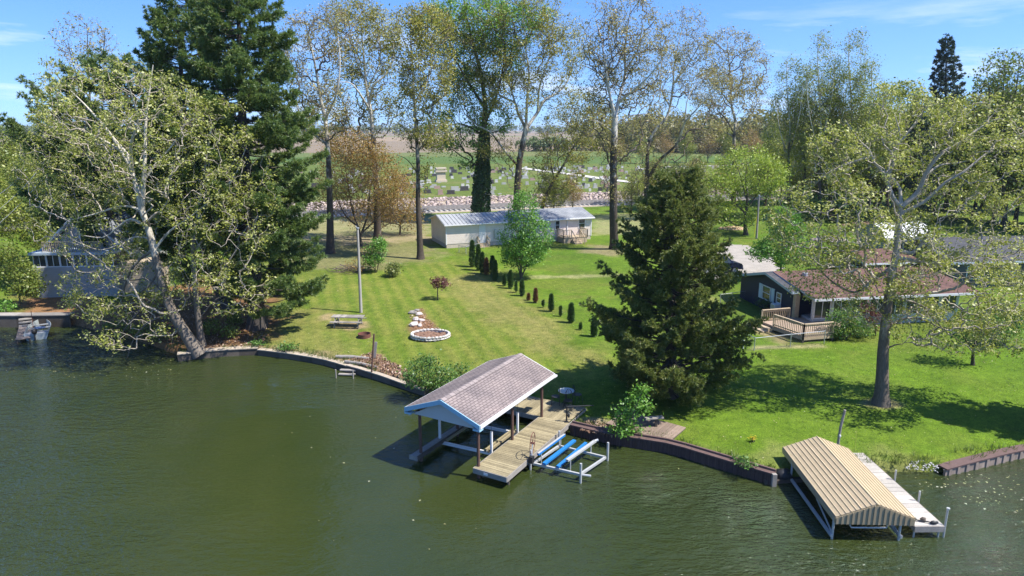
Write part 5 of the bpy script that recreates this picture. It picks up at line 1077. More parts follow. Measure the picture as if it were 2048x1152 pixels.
# its deck
ZK = 1.3; rA, rB, rC, rD, rE = [at(x, y, ZK + .82) for x, y in ((1525, 620.5), (1580, 616), (1549, 629), (1609, 648.6), (1668, 644))]
nd = thing('deck', 'raised tan timber deck with baluster railings beside the navy house', 'deck', (*rD[:2], zg))
def lv(p, z): return (p[0], p[1], z)
fl_ = MB(); inn = FN.p(.3, 3.4, 0); in2 = FN.p(1.6, -.05, 0)
poly = [rA, rC, rD, rE, np.array([*inn[:2], 0]), np.array([*in2[:2], 0])]
fl_.face([lv(p, ZK) for p in poly]); fl_.face([lv(p, ZK - .12) for p in poly[::-1]])
for i in range(6): p_, q_ = poly[i], poly[(i + 1) % 6]; fl_.face([lv(p_, ZK - .12), lv(q_, ZK - .12), lv(q_, ZK), lv(p_, ZK)])
fl_.build('floor', plankmat('deck_floor', (.36, .27, .2), .1, (6, .5, 1)), nd)
for p_, q_ in ((rA, rB), (rC, rD), (rD, rE)):
    h_ = MB(); p_ = Vector(p_); q_ = Vector(q_); L_ = (q_ - p_).length; h_.bar(lv(p_, ZK + .82), lv(q_, ZK + .82), .14, .05); h_.bar(lv(p_, ZK + .70), lv(q_, ZK + .70), .04, .08); h_.bar(lv(p_, ZK + .12), lv(q_, ZK + .12), .04, .08); n_ = int(L_ / .15)
    for i in range(n_ + 1): c_ = p_.lerp(q_, i / n_); h_.bar(lv(c_, ZK + (.005 if 0 < i < n_ else -.5)), lv(c_, ZK + .79), .04 if 0 < i < n_ else .10)
    h_.build('railing', M_tanwood, nd)
    MB().bar(lv(p_, ZK - .2), lv(q_, ZK - .2), .05, .15).build('rim_board', M_tanwood, nd)
for p_ in (rA, rC, rD, rE): MB().bar(lv(p_, zg - .3), lv(p_, ZK - .28), .12).build('post', M_dark, nd)
sA = Vector(lv(rA, 0)); sC = Vector(lv(rC, 0)); od = (Vector((-.95, -.25, 0))).normalized()
for i in range(2): MB().hexa([lv(sA + od * .4 * i, zg - .3), lv(sC + od * .4 * i, zg - .3), lv(sC + od * (.4 * i + .4), zg - .3), lv(sA + od * (.4 * i + .4), zg - .3)], [lv(sA + od * .4 * i, ZK - .17 - .16 * i), lv(sC + od * .4 * i, ZK - .17 - .16 * i), lv(sC + od * (.4 * i + .4), ZK - .17 - .16 * i), lv(sA + od * (.4 * i + .4), ZK - .17 - .16 * i)]).build('step', M_tanwood, nd)
# ---- brown roofed wing behind, gambrel shed, dark building
q = at(1727, 527, 2.95); FW = Fr((q[0] + .4, q[1] + .5), (-.159, .987)); gw = thing('garage', 'low garage with red brown roof just behind the navy house', 'garage', FW.p(3, 6, 1)); MB().box(FW, 0, 5.6, 0, 12.5, .5, 2.78).build('wall', M_navy, gw)
g_ = MB(); g_.hexa([FW.p(0, 0, 2.781), FW.p(5.6, 0, 2.781), FW.p(5.6, .05, 2.781), FW.p(0, .05, 2.781)], [FW.p(2.75, 0, 3.35), FW.p(2.85, 0, 3.35), FW.p(2.85, .05, 3.35), FW.p(2.75, .05, 3.35)]); g_.build('gable', M_navy, gw)
gable_roof(FW, -.5, 6.1, -.4, 13, 2.95, 3.62, 'b', .14).build('roof', [M_shing_brown, M_rake], gw); opening(gw, FW, b=0, u0=.8, u1=2.2, z0=1.5, z1=2.4); MB().box(FW, -.56, -.505, -.4, 13, 2.8, 2.94).build('eave_trim', M_white, gw)
q = at(1768, 508, 1.1); FS = Fr(q, (-.30, .954)); sh = thing('shed', 'gambrel roofed shed with white metal roof and grey end wall', 'shed', FS.p(2, 3, 1.1)); zs = 1.05; prf = [(0, zs + 1.75), (.75, zs + 2.75), (2.0, zs + 3.15), (3.25, zs + 2.75), (4.0, zs + 1.75)]
M_shed = siding('grey_shed_siding', (.30, .31, .30), .05, .3)
for b in (0, 6.4):
    e_ = MB(); P0 = [(0, zs - .4)] + prf + [(4, zs - .4)]; n_ = len(P0); e_.v = [FS.p(a, b, z) for a, z in P0] + [FS.p(a, b + .04, z) for a, z in P0]; e_.f = [tuple(range(n_)), tuple(range(2 * n_ - 1, n_ - 1, -1))] + [(i, i + n_, (i + 1) % n_ + n_, (i + 1) % n_) for i in range(n_)]; e_.m = [0] * len(e_.f); e_.build('end_wall', M_shed, sh)
sw = MB(); sw.box(FS, 0, .05, .05, 6.39, zs - .4, zs + 1.74); sw.box(FS, 3.95, 4, .05, 6.39, zs - .4, zs + 1.74); sw.build('side_wall', mk('tan_shed_wall', (.50, .44, .34), .1, 2, .7, stretch=(6, 6, .2)), sh)
r_ = MB()
for (a0, z0), (a1, z1) in zip(prf[:-1], prf[1:]): r_.hexa([FS.p(a0, -.12, z0), FS.p(a1, -.12, z1), FS.p(a1, 6.55, z1), FS.p(a0, 6.55, z0)], [FS.p(a0 - .02, -.12, z0 + .05), FS.p(a1, -.12, z1 + .05), FS.p(a1, 6.55, z1 + .05), FS.p(a0 - .02, 6.55, z0 + .05)])
r_.build('roof', mk('white_metal_roof', (.74, .73, .70), .06, 1, .5, bump=0), sh); MB().box(FS, -.04, -.002, 3.2, 4.1, zs - .1, zs + 1.6).build('door', M_white, sh)
q = at(1896, 576, .95); FK = Fr(q, (-.1, .995)); kb = thing('house', 'dark grey single storey house with charcoal roof at the right edge', 'house', FK.p(4, 7, 1)); zk = .9
MB().box(FK, 0, 8, 0, 15, zk - .3, zk + 2.4).build('wall', siding('slate_siding', (.085, .095, .105), .08, .22), kb); gable_roof(FK, -.5, 8.5, -.5, 15.5, zk + 2.42, zk + 3.9, 'b', .15).build('roof', [M_shing_dark, M_rake], kb)
for b in (-.0, 14.96): pass
MB().hexa([FK.p(0, 0, zk + 2.401), FK.p(8, 0, zk + 2.401), FK.p(8, .05, zk + 2.401), FK.p(0, .05, zk + 2.401)], [FK.p(3.95, 0, zk + 3.7), FK.p(4.05, 0, zk + 3.7), FK.p(4.05, .05, zk + 3.7), FK.p(3.95, .05, zk + 3.7)]).build('gable', M_dark, kb)
for b in (1.5, 4.8, 8.2): opening(kb, FK, a=0, u0=b, u1=b + 1.3, z0=zk + .8, z1=zk + 2.0)
MB().box(FK, -.58, -.505, -.5, 15.5, zk + 2.26, zk + 2.41).build('gutter', M_rake, kb)
# ---- cottage on the left bank
FH = Fr((-36.8, 55.8), (-.09, .996)); zh = .75; ch = thing('cottage', 'pale cottage with a steep gable and glazed front porch behind the leaning sycamore', 'house', FH.p(4, 0, zh))
M_pale = siding('pale_cottage_siding', (.45, .42, .39), .08, .2); M_blueg = siding('blue_grey_siding', (.36, .36, .355), .08, .2); ap = atY(180, 418, 58.4)[2]; ev = 4.55
MB().box(FH, 0, 2.6, -3.1, 3.3, zh - .5, 3.25).build('porch_wall', M_blueg, ch); pr_ = MB(); pr_.box(FH, -.15, 2.6, -3.3, 3.5, 4.30, 4.50); pr_.build('porch_roof', M_rake, ch)
for b0 in np.arange(-3.1, 3.2, 1.066): opening(ch, FH, a=.12, u0=b0 + .0, u1=b0 + 1.06, z0=3.252, z1=4.298, frame=.07, bars=0, mull=1)
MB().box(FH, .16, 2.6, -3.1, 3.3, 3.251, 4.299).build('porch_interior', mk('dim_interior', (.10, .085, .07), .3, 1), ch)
MB().box(FH, 2.61, 11, -3.1, 3.3, zh - .5, ev).build('wall', M_pale, ch)
g_ = MB(); g_.hexa([FH.p(2.62, -3.1, ev + .001), FH.p(2.62, 3.3, ev + .001), FH.p(2.72, 3.3, ev + .001), FH.p(2.72, -3.1, ev + .001)], [FH.p(2.62, .05, ap - .15), FH.p(2.62, .15, ap - .15), FH.p(2.72, .15, ap - .15), FH.p(2.72, .05, ap - .15)]); g_.build('gable', M_pale, ch)
gable_roof(FH, 1.7, 11.4, -3.75, 3.95, ev - .45, ap, 'a', .2).build('roof', [M_shing_grey, M_white], ch)
opening(ch, FH, a=2.61, u0=-.45, u1=.55, z0=ev + .02, z1=ev + 2.0, name='door', bars=0, frame=.1); 
h_ = MB(); h_.bar(FH.p(.1, -2.2, 5.35), FH.p(.1, 2.4, 5.35), .08, .07)
for i in range(31): b = -2.2 + 4.6 * i / 30; h_.bar(FH.p(.1, b, 4.501), FH.p(.1, b, 5.33), .05)
h_.build('balcony_railing', M_tanwood, ch); MB().box(FH, .8, 3.2, 3.31, 6.4, zh - .5, 3.4).build('side_room', mk('tan_boards', (.40, .32, .22), .15, 2, .8, stretch=(4, 4, .3)), ch)
# ------------------------------------------------------------------ poles, fences, car
def pole(px, py, top, r_, label, m_=None, name='utility_pole', lean=0):
    q = G(px, py); o = thing(name, label, 'pole', q); tp = atY(top[0], top[1], q[1]); MB().tube([q - [0, 0, .3], tp], [r_, r_ * .75], 10).build('shaft', m_ or M_grey, o); return o, q, tp
o, q, tp = pole(1513, 478, (1518, 392), .13, 'wooden utility pole with a yellow guy wire beside the round lime tree'); MB().cyl(tp, .12, .15, 10).build('cap', M_steel, o); MB().bar(tp + [0, 0, -.1], tp + [.45, 0, 0], .06).build('bracket', M_steel, o)
MB().tube([atY(1508, 474, q[1] - .2), atY(1515, 420, q[1])], .035, 6).build('guy_guard', mk('yellow_plastic', (.62, .52, .04), .1), o)
o, q, tp = pole(1637, 531, (1637, 463), .11, 'weathered short utility pole behind the navy house')
o, q, tp = pole(1622, 432, (1623, 346), .11, 'pale distant utility pole standing before the poplar grove', M_steel)
M_wire = mk('fence_wire', (.15, .16, .15), .1, 3, .5, bump=0)
def fence(label, pts, h, name='wire_fence', cat='fence', mesh=.16):
    c_ = sum(pts) / len(pts); o = thing(name, label, cat, c_); rails = MB(); wires = MB()
    for a, b in zip(pts[:-1], pts[1:]):
        rails.tube([a + [0, 0, h], b + [0, 0, h]], .022, 6); d = b - a; L_ = np.hypot(*d[:2]); n_ = int(L_ / mesh)
        for i in range(-int(h / mesh), n_):
            for s in (1, -1):
                x0 = i * mesh; x1 = x0 + h; za, zb = (0, h) if s > 0 else (h, 0)
                if x0 < 0: za += s * -x0; x0 = 0
                if x1 > L_: zb -= s * (x1 - L_); x1 = L_
                if x1 - x0 > .02: wires.bar(a + d * x0 / L_ + [0, 0, .03 + za], a + d * x1 / L_ + [0, 0, .03 + zb], .0032)
    rails.build('top_rail', M_steel, o); wires.build('wire_mesh', M_wire, o)
    for p_ in pts: MB().tube([p_ - [0, 0, .2], p_ + [0, 0, h + .06]], .032, 8).build('post', M_steel, o)
    return o
fence('low chain link fence turning its corner in front of the timber deck', [G(1446, 668), G(1508, 702), G(1580, 694), G(1648, 687)], .85)
fence('chain link fence running from the juniper to the far corner of the navy house', [G(1440, 607), G(1463, 604), G(1502, 598)], .75)
fence('thin dark wire fence in front of the left part of the mobile home', [G(918, 505), G(932, 508), G(968, 498)], .8)
q = G(1432, 545); FCAR = Fr(q, (.985, .17)); car = thing('car', 'dark blue pickup parked on the gravel behind the juniper', 'car', q); zc = q[2]; M_car = mk('dark_blue_paint', (.022, .028, .075), .05, 1, .25, .3, bump=0, spec=.7)
prf = [(-2.2, .45), (-2.25, .95), (-.75, .98), (-.7, 1.0), (-.35, 1.62), (.75, 1.62), (1.3, 1.08), (2.15, .95), (2.28, .75), (2.28, .42)]; bd = MB()
for s0, s1 in ((-.88, .88),):
    lo = [FCAR.p(a, s0 * (.86 if z > 1.3 else 1), zc + z) for a, z in prf]; hi = [FCAR.p(a, s1 * (.86 if z > 1.3 else 1), zc + z) for a, z in prf]; bd.face(lo[::-1]); bd.face(hi)
    for i in range(len(prf)): j = (i + 1) % len(prf); bd.face([lo[i], lo[j], hi[j], hi[i]])
bd.build('body', M_car, car, smooth=False)
for s in (-1, 1):
    wv = MB()
    for (a0, a1) in ((-.55, .15), (.2, .95)): wv.face([FCAR.p(a, s * (.89 - .1 * (z - 1.05) / .5), zc + z) for a, z in ((a0 - .05 if a0 < 0 else a0, 1.08), (a1 + (.12 if a1 > .5 else 0), 1.08), (a1 - (.2 if a1 > .5 else 0), 1.53), (a0 + (.2 if a0 < 0 else 0), 1.53))])
    wv.build('side_window', M_glass, car)
    for a in (-1.4, 1.42):
        t_ = MB().tube([FCAR.p(a, s * .70, zc + .36), FCAR.p(a, s * .92, zc + .36)], .36, 18).build('wheel', M_black, car); MB().tube([FCAR.p(a, s * .915, zc + .36), FCAR.p(a, s * .93, zc + .36)], .20, 12).build('rim', M_steel, t_)
    MB().box(FCAR, 2.2, 2.30, min(s * .5, s * .82), max(s * .5, s * .82), zc + .66, zc + .82).build('headlight', M_white, car)
MB().face([FCAR.p(1.26, -.72, zc + 1.14), FCAR.p(1.26, .72, zc + 1.14), FCAR.p(.82, .68, zc + 1.58), FCAR.p(.82, -.68, zc + 1.58)]).build('windshield', M_glass, car); MB().box(FCAR, 2.26, 2.36, -.85, .85, zc + .36, zc + .56).build('bumper', M_steel, car)
# gravel drive
P = np.array([G(x, y)[:2] for x, y in ((1400, 540), (1425, 505), (1448, 489), (1500, 492), (1545, 512), (1562, 535), (1545, 560), (1480, 553), (1430, 560))]); xs_ = np.arange(P[:, 0].min() - 1, P[:, 0].max() + 1, .3); ys_ = np.arange(P[:, 1].min() - 1, P[:, 1].max() + 1, .3); gx, gy = np.meshgrid(xs_, ys_)
dd = polydist(gx, gy, P, True); dd = np.where(inpoly(gx, gy, P), dd, -dd) + 1.4 * (fbm(gx / 1.4, gy / 1.4, 3) - .5); ii = np.arange(gx.size).reshape(gx.shape); Fq = np.stack([ii[:-1, :-1], ii[:-1, 1:], ii[1:, 1:], ii[1:, :-1]], -1).reshape(-1, 4); Fq = Fq[dd.reshape(-1)[Fq].min(1) > -.05]
tag(link('driveway', mesh_np('driveway', np.stack([gx, gy, land_z(gx, gy) + .05 + .02 * np.clip(dd, -1, 1)], -1).reshape(-1, 3), Fq, [mk('gravel', (.33, .295, .25), .3, 1.2, .95, bump=.7)], smooth=True)), kind='structure')
# ================================================================== SHRUBS, BACKGROUND, LITTER
def shrub(label, base, ells, n, leaf, seed, name='shrub', cat='shrub', size=.13, per=10, spread=.16, stems=4, bark=None, **kw):
    x, y = base; rn = random.Random(seed); cx = sum(e[0] for e in ells) / len(ells); cy = sum(e[1] for e in ells) / len(ells)
    lim = []
    for i in range(stems):
        e = ells[i % len(ells)]; tx = e[0] + rn.uniform(-.3, .3) * e[2]; ty = e[1] - rn.uniform(0, .4) * e[3]; bx_ = x + rn.uniform(-4, 4)
        lim.append(([(bx_, y), ((bx_ * 2 + tx) / 3 + rn.uniform(-3, 3), (y * 2 + ty) / 3), (tx, ty)], .03, .008))
    k_ = dict(tip=.005, bf=.35, nclump=30, clump=.4, flare=1.1, zmin=.08, shell=.3); k_.update(kw)
    return px_tree(name, label, cat, base, lim, ells, n, bark or BK_dark, leaf, seed=seed, size=size, per=per, spread=spread, **k_)
shrub('wild green shrub on the bank touching the back of the boathouse roof', (852, 786), [(845, 745, 42, 36), (825, 765, 20, 16), (870, 770, 28, 18), (890, 755, 24, 20), (860, 722, 16, 18)], 420, LF_shrub, 301, stems=9, per=9, size=.12)
shrub('thin loose green shrub on the lawn edge beside the boathouse roof', (908, 768), [(905, 748, 30, 20), (925, 738, 16, 20)], 130, LF_shrub, 302, stems=6, per=7, size=.11)
shrub('light green leaning sapling at the brown sea wall beside the plank platform', (1250, 872), [(1252, 835, 24, 28), (1268, 805, 20, 22), (1285, 785, 13, 14), (1296, 818, 16, 12), (1240, 862, 22, 14), (1262, 860, 26, 14)], 330, LF_bright, 303, name='sapling', stems=6, per=9, size=.13)
shrub('small round dark evergreen shrub at the back of the mown lawn', (786, 554), [(786, 540, 15, 14)], 130, LF_juniper, 304, size=.14, per=14, spread=.2)
shrub('bright yellow green bush behind the lamp pole', (752, 545), [(752, 500, 20, 20), (746, 520, 20, 14), (760, 488, 12, 12)], 260, LF_bright, 305, size=.17, per=10, spread=.22)
shrub('red brown twiggy bush beside the yellow green bush', (715, 545), [(712, 528, 26, 10), (735, 505, 16, 14)], 140, LF_rust, 306, size=.12, per=4, spread=.2)
shrub('dense bush in front of the porch windows of the navy house', (1692, 680), [(1690, 640, 34, 26), (1672, 664, 22, 14), (1720, 655, 26, 22)], 420, LF_shrub, 307, size=.13, per=10)
shrub('dark red leaved bush against the white porch wall of the navy house', (1752, 672), [(1748, 640, 22, 22), (1735, 615, 14, 14)], 170, LF_plum, 308, size=.13, per=7)
shrub('low dark shrub against the navy wall under the windows', (1545, 622), [(1530, 606, 20, 7), (1558, 620, 20, 8)], 150, LF_ivy, 309, size=.13, per=8)
shrub('rounded green bush at the far right of the lawn', (2010, 690), [(2015, 640, 38, 34), (1985, 662, 22, 18)], 360, LF_shrub, 310, size=.15, per=9)
shrub('big green bush at the left edge behind the rowboat dock', (40, 612), [(40, 560, 36, 30), (15, 520, 34, 36), (62, 575, 26, 24)], 620, LF_wood, 311, size=.19, per=10, spread=.25)
shrub('low lime green plant on the left bank at the edge of the frame', (8, 632), [(8, 615, 18, 12)], 90, LF_bright, 312, name='plant', cat='plant', size=.15, per=8)
shrub('yellow green tall bush at the left edge, behind the biggest bush', (30, 520), [(30, 440, 48, 42), (75, 470, 30, 34), (5, 400, 30, 40)], 800, LF_poplar, 313, size=.24, per=9, spread=.32, tip=.009)
shrub('green bush beside the left wall of the pale cottage', (92, 520), [(95, 470, 24, 36), (70, 440, 26, 26)], 360, LF_wood, 314, size=.2, per=9, spread=.25)
for i, (x, y, rx, ry, lb) in enumerate(((420, 655, 22, 18, 'dark green undergrowth bush between the pine trunks and the slender sycamore'), (460, 665, 16, 14, 'low bush just left of the tallest pine trunk'), (470, 640, 14, 12, 'small dark bush behind the tallest pine trunk'), (290, 660, 26, 18, 'dark bush on the bank under the leaning sycamore'), (230, 655, 26, 14, 'low dark bush below the pale cottage'), (515, 690, 12, 5, 'tiny green weed clump by the left slab wall'), (575, 695, 18, 5, 'yellow green weeds along the tan wall'))):
    shrub(lb, (x, y + ry), [(x, y, rx, ry)], 110, LF_shrub if i > 4 else LF_wood, 330 + i, size=.13, per=7)
shrub('green bush under the poplar grove by the distant pole', (1620, 440), [(1620, 412, 34, 20), (1590, 425, 26, 14)], 360, LF_shrub, 341, size=.3, per=9, spread=.35, tip=.009)
shrub('dark vine covered bush at the foot of the poplar grove', (1690, 446), [(1690, 410, 26, 32), (1720, 428, 28, 18)], 360, LF_ivy, 342, size=.32, per=9, spread=.35, tip=.009)
shrub('tall leafy weeds along the top of the brown sea wall beside the drain block', (1500, 938), [(1490, 925, 22, 7), (1520, 940, 26, 9), (1560, 945, 18, 7)], 260, LF_shrub, 343, size=.10, per=6, spread=.12)
q = G(1505, 882); tag(shrub('yellow flowering clump on the grass above the brown sea wall', (1505, 884), [(1505, 878, 6, 5)], 50, leafmat('flower_yellow', (.55, .42, .02), (.65, .52, .03), .3), 344, name='flower_clump', cat='flowers', size=.06, per=6, spread=.07))
# ---- arborvitae row down the middle of the lawn
GTH = 'young arborvitae planted in a line down the lawn'
th_ = [(945, 534, 54, 0), (957, 541, 52, 0), (965, 548, 44, 0), (985, 552, 40, 0), (973, 550, 34, 2), (990, 562, 42, 0), (1009, 572, 22, 0), (1021, 577, 36, 0), (1032, 585, 22, 1), (1044, 592, 32, 0), (1057, 601, 12, 3), (1071, 606, 28, 2), (1086, 615, 13, 1), (1102, 623, 34, 0), (1121, 633, 20, 1), (1142, 646, 39, 0), (1161, 660, 12, 1), (1188, 673, 38, 0)]
names = ['tall narrow arborvitae farthest up the line', 'narrow arborvitae second from the far end of the line', 'arborvitae third from the far end of the line', 'arborvitae just right of the first brown one in the line', 'dead brown arborvitae among the far green ones', 'dark full arborvitae at the edge of the bright green tree shade', 'short arborvitae in the shade left of the bright green tree', 'full arborvitae just left of the stems of the bright green tree', 'thin wispy arborvitae under the bright green tree', 'dark arborvitae right at the foot of the bright green tree',
         'tiny dead tan seedling in the arborvitae line', 'dead rust brown arborvitae in the middle of the line', 'tiny thin arborvitae just after the dead rust brown one', 'plump dark arborvitae in the open middle of the line', 'thin small arborvitae between the two plump ones', 'plump wide arborvitae third from the near end', 'tiny arborvitae second from the near end', 'pointed arborvitae nearest the juniper, end of the line']
rn_th = random.Random(8)
for i, (x, y, h, k_) in enumerate(th_):
    b = G(x, y); hm = h / FPX * (b[1] * cP + (CAM_H - b[2]) * sP) * .97; rng = np.random.default_rng(500 + i); n_ = int((700 if k_ != 1 else 200) * (h / 36) ** 1.2) + 60
    u = rng.random(n_) ** .85; rr = hm * (rn_th.uniform(.115, .165) if k_ != 1 else .08) * np.sqrt(np.clip(1 - u ** 1.7, .02, 1)) * np.minimum(1, .55 + u * 4) * (.5 + .5 * rng.random(n_)); a = rng.random(n_) * 6.283
    Cc = np.stack([rr * np.cos(a), rr * np.sin(a), .04 + u * hm], 1); r_ = thing('arborvitae', names[i], 'shrub', b, GTH)
    MB().tube([b - [0, 0, .1], b + [rn_th.uniform(-.05, .05), 0, hm * .9]], [.022, .006], 6).build('trunk', BK_dark, r_)
    V_, F_ = tufts_np(Cc, unit(np.stack([np.cos(a), np.sin(a), np.full(n_, 1.6)], 1)), .17, .04, 3, rng, .6); link('crown', mesh_np('crown', V_, F_, [LF_dead if k_ >= 2 else LF_thuja]), r_)
# ---- woodland trees: three grown once, then copied
def proto(label, H, rw, leaf, bark, seed, n, size, per, spread=.5, clump=.55, trunk_r=.2, twig=TW_brown):
    rng = np.random.default_rng(seed); T = np.array([[0, 0, -.2], [.1, .05, H * .3], [-.15, .1, H * .6], [.1, -.1, H * .93]])
    lim = [(T, trunk_r, .03)]
    for i in range(4):
        z = H * rng.uniform(.3, .55); a = i * 1.57 + rng.random(); lim.append((np.array([[.0, .05, z], [math.cos(a) * rw * .4, math.sin(a) * rw * .4, z + H * .14], [math.cos(a) * rw * .7, math.sin(a) * rw * .7, z + H * .32]]), trunk_r * .4, .02))
    E_ = [(np.array([rng.normal() * rw * .25, rng.normal() * rw * .25, H * z]), rw * s, rw * s, H * .2) for z, s in ((.82, .55), (.66, .85), (.5, .95), (.36, .7))]
    p_ = ell_pts(E_, n, rng, clump, 40, .5); p_ = p_[p_[:, 2] > .8]
    return build_tree('woodland_tree', label, 'tree', (0, 0, 0), lim, p_, bark, leaf, seed=seed, twig=twig, size=size, per=per, spread=spread, tip=.016, bf=.3, group=label) if 0 else build_tree('woodland_tree', label, 'tree', 'woodland trees massed beyond the houses', (0, 0, 0), lim, p_, bark, leaf, seed=seed, twig=twig, size=size, per=per, spread=spread, tip=.016, bf=.3)
L_olive = 'olive green woodland tree in the mass beyond the lawns'; L_dense = 'dense mid green woodland tree in the mass beyond the lawns'; L_rust = 'thin rusty budding woodland tree in the mass beyond the lawns'
PR = [proto(L_olive, 12, 3.6, LF_poplar, BK_row, 401, 800, .26, 15), proto(L_dense, 10.5, 3.8, LF_wood, BK_dark, 402, 800, .28, 18), proto(L_rust, 11, 3.2, LF_rust, BK_dark, 403, 620, .22, 12, twig=TW_pale)]
woods = [(1600, 425, 0, .9), (1655, 428, 1, .8), (1712, 432, 0, 1.0), (1745, 430, 1, .9), (1790, 428, 0, 1.1), (1830, 434, 1, 1.0), (1868, 432, 0, 1.15), (1905, 438, 1, 1.05), (1945, 440, 0, 1.2), (1985, 445, 1, 1.2), (2030, 448, 0, 1.25), (2075, 452, 1, 1.3),
         (1690, 414, 2, 1.1), (1760, 412, 0, 1.25), (1815, 412, 2, 1.2), (1860, 412, 1, 1.35), (1925, 416, 2, 1.3), (1965, 416, 0, 1.45), (2010, 420, 1, 1.5), (2060, 425, 0, 1.5), (1640, 402, 2, 1.0), (1560, 404, 2, 1.0), (1590, 392, 0, 1.1), (1720, 396, 0, 1.2), (1540, 396, 0, .8),
         (-10, 470, 0, .75), (30, 452, 1, .8), (75, 446, 0, .8), (120, 448, 1, .7), (165, 452, 0, .75), (-40, 430, 1, 1.0), (10, 420, 1, 1.1), (60, 418, 0, .9), (115, 424, 2, .7), (160, 418, 0, .9), (-60, 395, 0, 1.3), (215, 440, 0, .8), (270, 440, 1, .8), (330, 446, 0, .8), (390, 450, 2, .8),
         (-80, 520, 1, .8), (-50, 560, 0, .7), (1330, 425, 2, .55), (1370, 420, 0, .5), (2110, 470, 0, 1.3), (1108, 428, 0, .55), (1145, 424, 2, .5), (1262, 424, 0, .55), (1300, 420, 0, .65), (1345, 416, 0, .6), (1395, 412, 0, .7), (1430, 408, 2, .65), (560, 438, 0, .5), (1240, 330, 2, .8), (1285, 327, 0, .8), (1330, 326, 2, .9), (1372, 325, 0, .9), (1415, 325, 2, .9), (1455, 326, 0, 1.0), (1500, 328, 2, 1.1), (1545, 332, 0, 1.1), (1600, 340, 2, 1.2), (1665, 345, 0, 1.2), (1530, 412, 0, .9), (1575, 408, 1, .95)]
woods = [(x, y, k, s * (1.22 if x > 1700 else 1)) for x, y, k, s in woods]
rn = random.Random(77)
for i, (x, y, k_, s_) in enumerate(woods):
    b = G(x, y); r_ = PR[k_] if k_ in (0, 1, 2) and PR[k_] is not None and not PR[k_].get('used') else copy_tree(PR[k_])
    PR[k_]['used'] = 1; r_.location = tuple(b); r_.rotation_euler = (0, 0, rn.random() * 6.28); r_.scale = (s_ * rn.uniform(.9, 1.15), s_ * rn.uniform(.9, 1.15), s_ * rn.uniform(.92, 1.12))
for p_ in PR: del p_['used']
px_tree('woodland_tree', 'tall bare topped tree with olive leaves at the upper right corner', 'tree', (2010, 452), [([(2010, 452), (2008, 380), (2012, 300), (2005, 220), (2010, 130)], .35, .05), ([(2010, 290), (1985, 220), (1975, 150)], .14, .03), ([(2008, 250), (2030, 190), (2040, 110)], .14, .03)],
  [(2000, 150, 45, 50), (2035, 170, 40, 60), (1985, 190, 40, 40), (2030, 260, 50, 60)], 900, BK_dark, LF_wood, seed=71, size=.32, per=7, spread=.4, tip=.02, twig=TW_brown)
px_tree('woodland_tree', 'small flat topped tree standing left of the tall spruce top', 'tree', (1812, 436), [([(1812, 436), (1815, 330), (1814, 230), (1817, 180)], .2, .03), ([(1814, 235), (1800, 205), (1795, 190)], .07, .02), ([(1814, 235), (1828, 205), (1832, 190)], .07, .02)],
  [(1815, 178, 24, 14), (1800, 192, 14, 12), (1832, 190, 12, 12), (1815, 300, 25, 40)], 420, BK_dark, LF_poplar, seed=72, size=.3, per=9, spread=.3)
px_tree('woodland_tree', 'thin half bare tree rising behind the pines at the upper left', 'tree', (190, 470), [([(190, 470), (185, 330), (180, 200), (176, 110), (174, 50)], .3, .03), ([(181, 200), (150, 140), (135, 80)], .1, .02), ([(180, 180), (205, 110), (210, 60)], .1, .02), ([(183, 240), (140, 190), (115, 150)], .09, .02)],
  [(165, 75, 55, 45), (140, 120, 40, 35), (200, 100, 40, 40)], 620, BK_dark, LF_bare, seed=73, size=.22, per=3, spread=.3, twig=TW_brown)
for (x_, y_, H_, sd) in ((28.9, 29.6, 13, 91),):
    b = np.array([x_, y_, gz(x_, y_)]); build_conifer('spruce_tree', 'dark spruce just beyond the right edge that shades the right lawn', 'tree', None, b, np.array([b, b + [0, 0, H_ / 2], b + [0, 0, H_]]), .3, lambda f: 3.2 * (1.04 - f) ** .8, .6, 8, BK_pine, LF_spruce, seed=sd, ln=.3, wd=.07, blades=10, dens=3.2, rise=.2, sag=.08, sub=.34, h0=.06, fill=.3)
# ---- far woods that read as one mass
def forest(name, label, line, H, depth, mat, n, leaf, seed, hvar=.35, crown=.42):
    rng = np.random.default_rng(seed); P = np.array(line, float); sg = np.linalg.norm(np.diff(P[:, :2], axis=0), axis=1); S = np.r_[0, np.cumsum(sg)]
    nc = max(6, int(S[-1] * depth / (H * crown * 1.1) ** 2)); u = rng.random(nc) * S[-1]; c = np.stack([np.interp(u, S, P[:, 0]), np.interp(u, S, P[:, 1]) + rng.random(nc) * depth, np.zeros(nc)], 1)
    c[:, 2] = np.array([gz(a, b) for a, b in c[:, :2]]); h = H * (1 + hvar * (rng.random(nc) * 2 - 1.2)); per = max(6, n // nc); q = np.repeat(np.arange(nc), per)
    v = unit(rng.normal(size=(len(q), 3))); v[:, 2] = np.abs(v[:, 2]) * 1.0 - .35 * rng.random(len(q)); r_ = (h * crown)[q][:, None] * (.75 + .35 * rng.random((len(q), 1)))
    C_ = c[q] + v * r_ * np.array([1, 1, 1.05]); C_[:, 2] += h[q] * .55; lo = rng.random(len(q)) < .22; C_[lo, 2] = c[q][lo, 2] + rng.random(lo.sum()) * h[q][lo] * .5
    V, F = leaves_np(C_, leaf, 1.3, rng, .8); o = link(name, mesh_np(name, V, F, [mat])); return tag(o, label, 'woods', kind='stuff')
LF_far = leafmat('leaf_far_green', (.10, .15, .045), (.17, .22, .07), .3); LF_farb = leafmat('leaf_far_brown', (.18, .18, .05), (.28, .24, .08), .35, (.30, .34, .09))
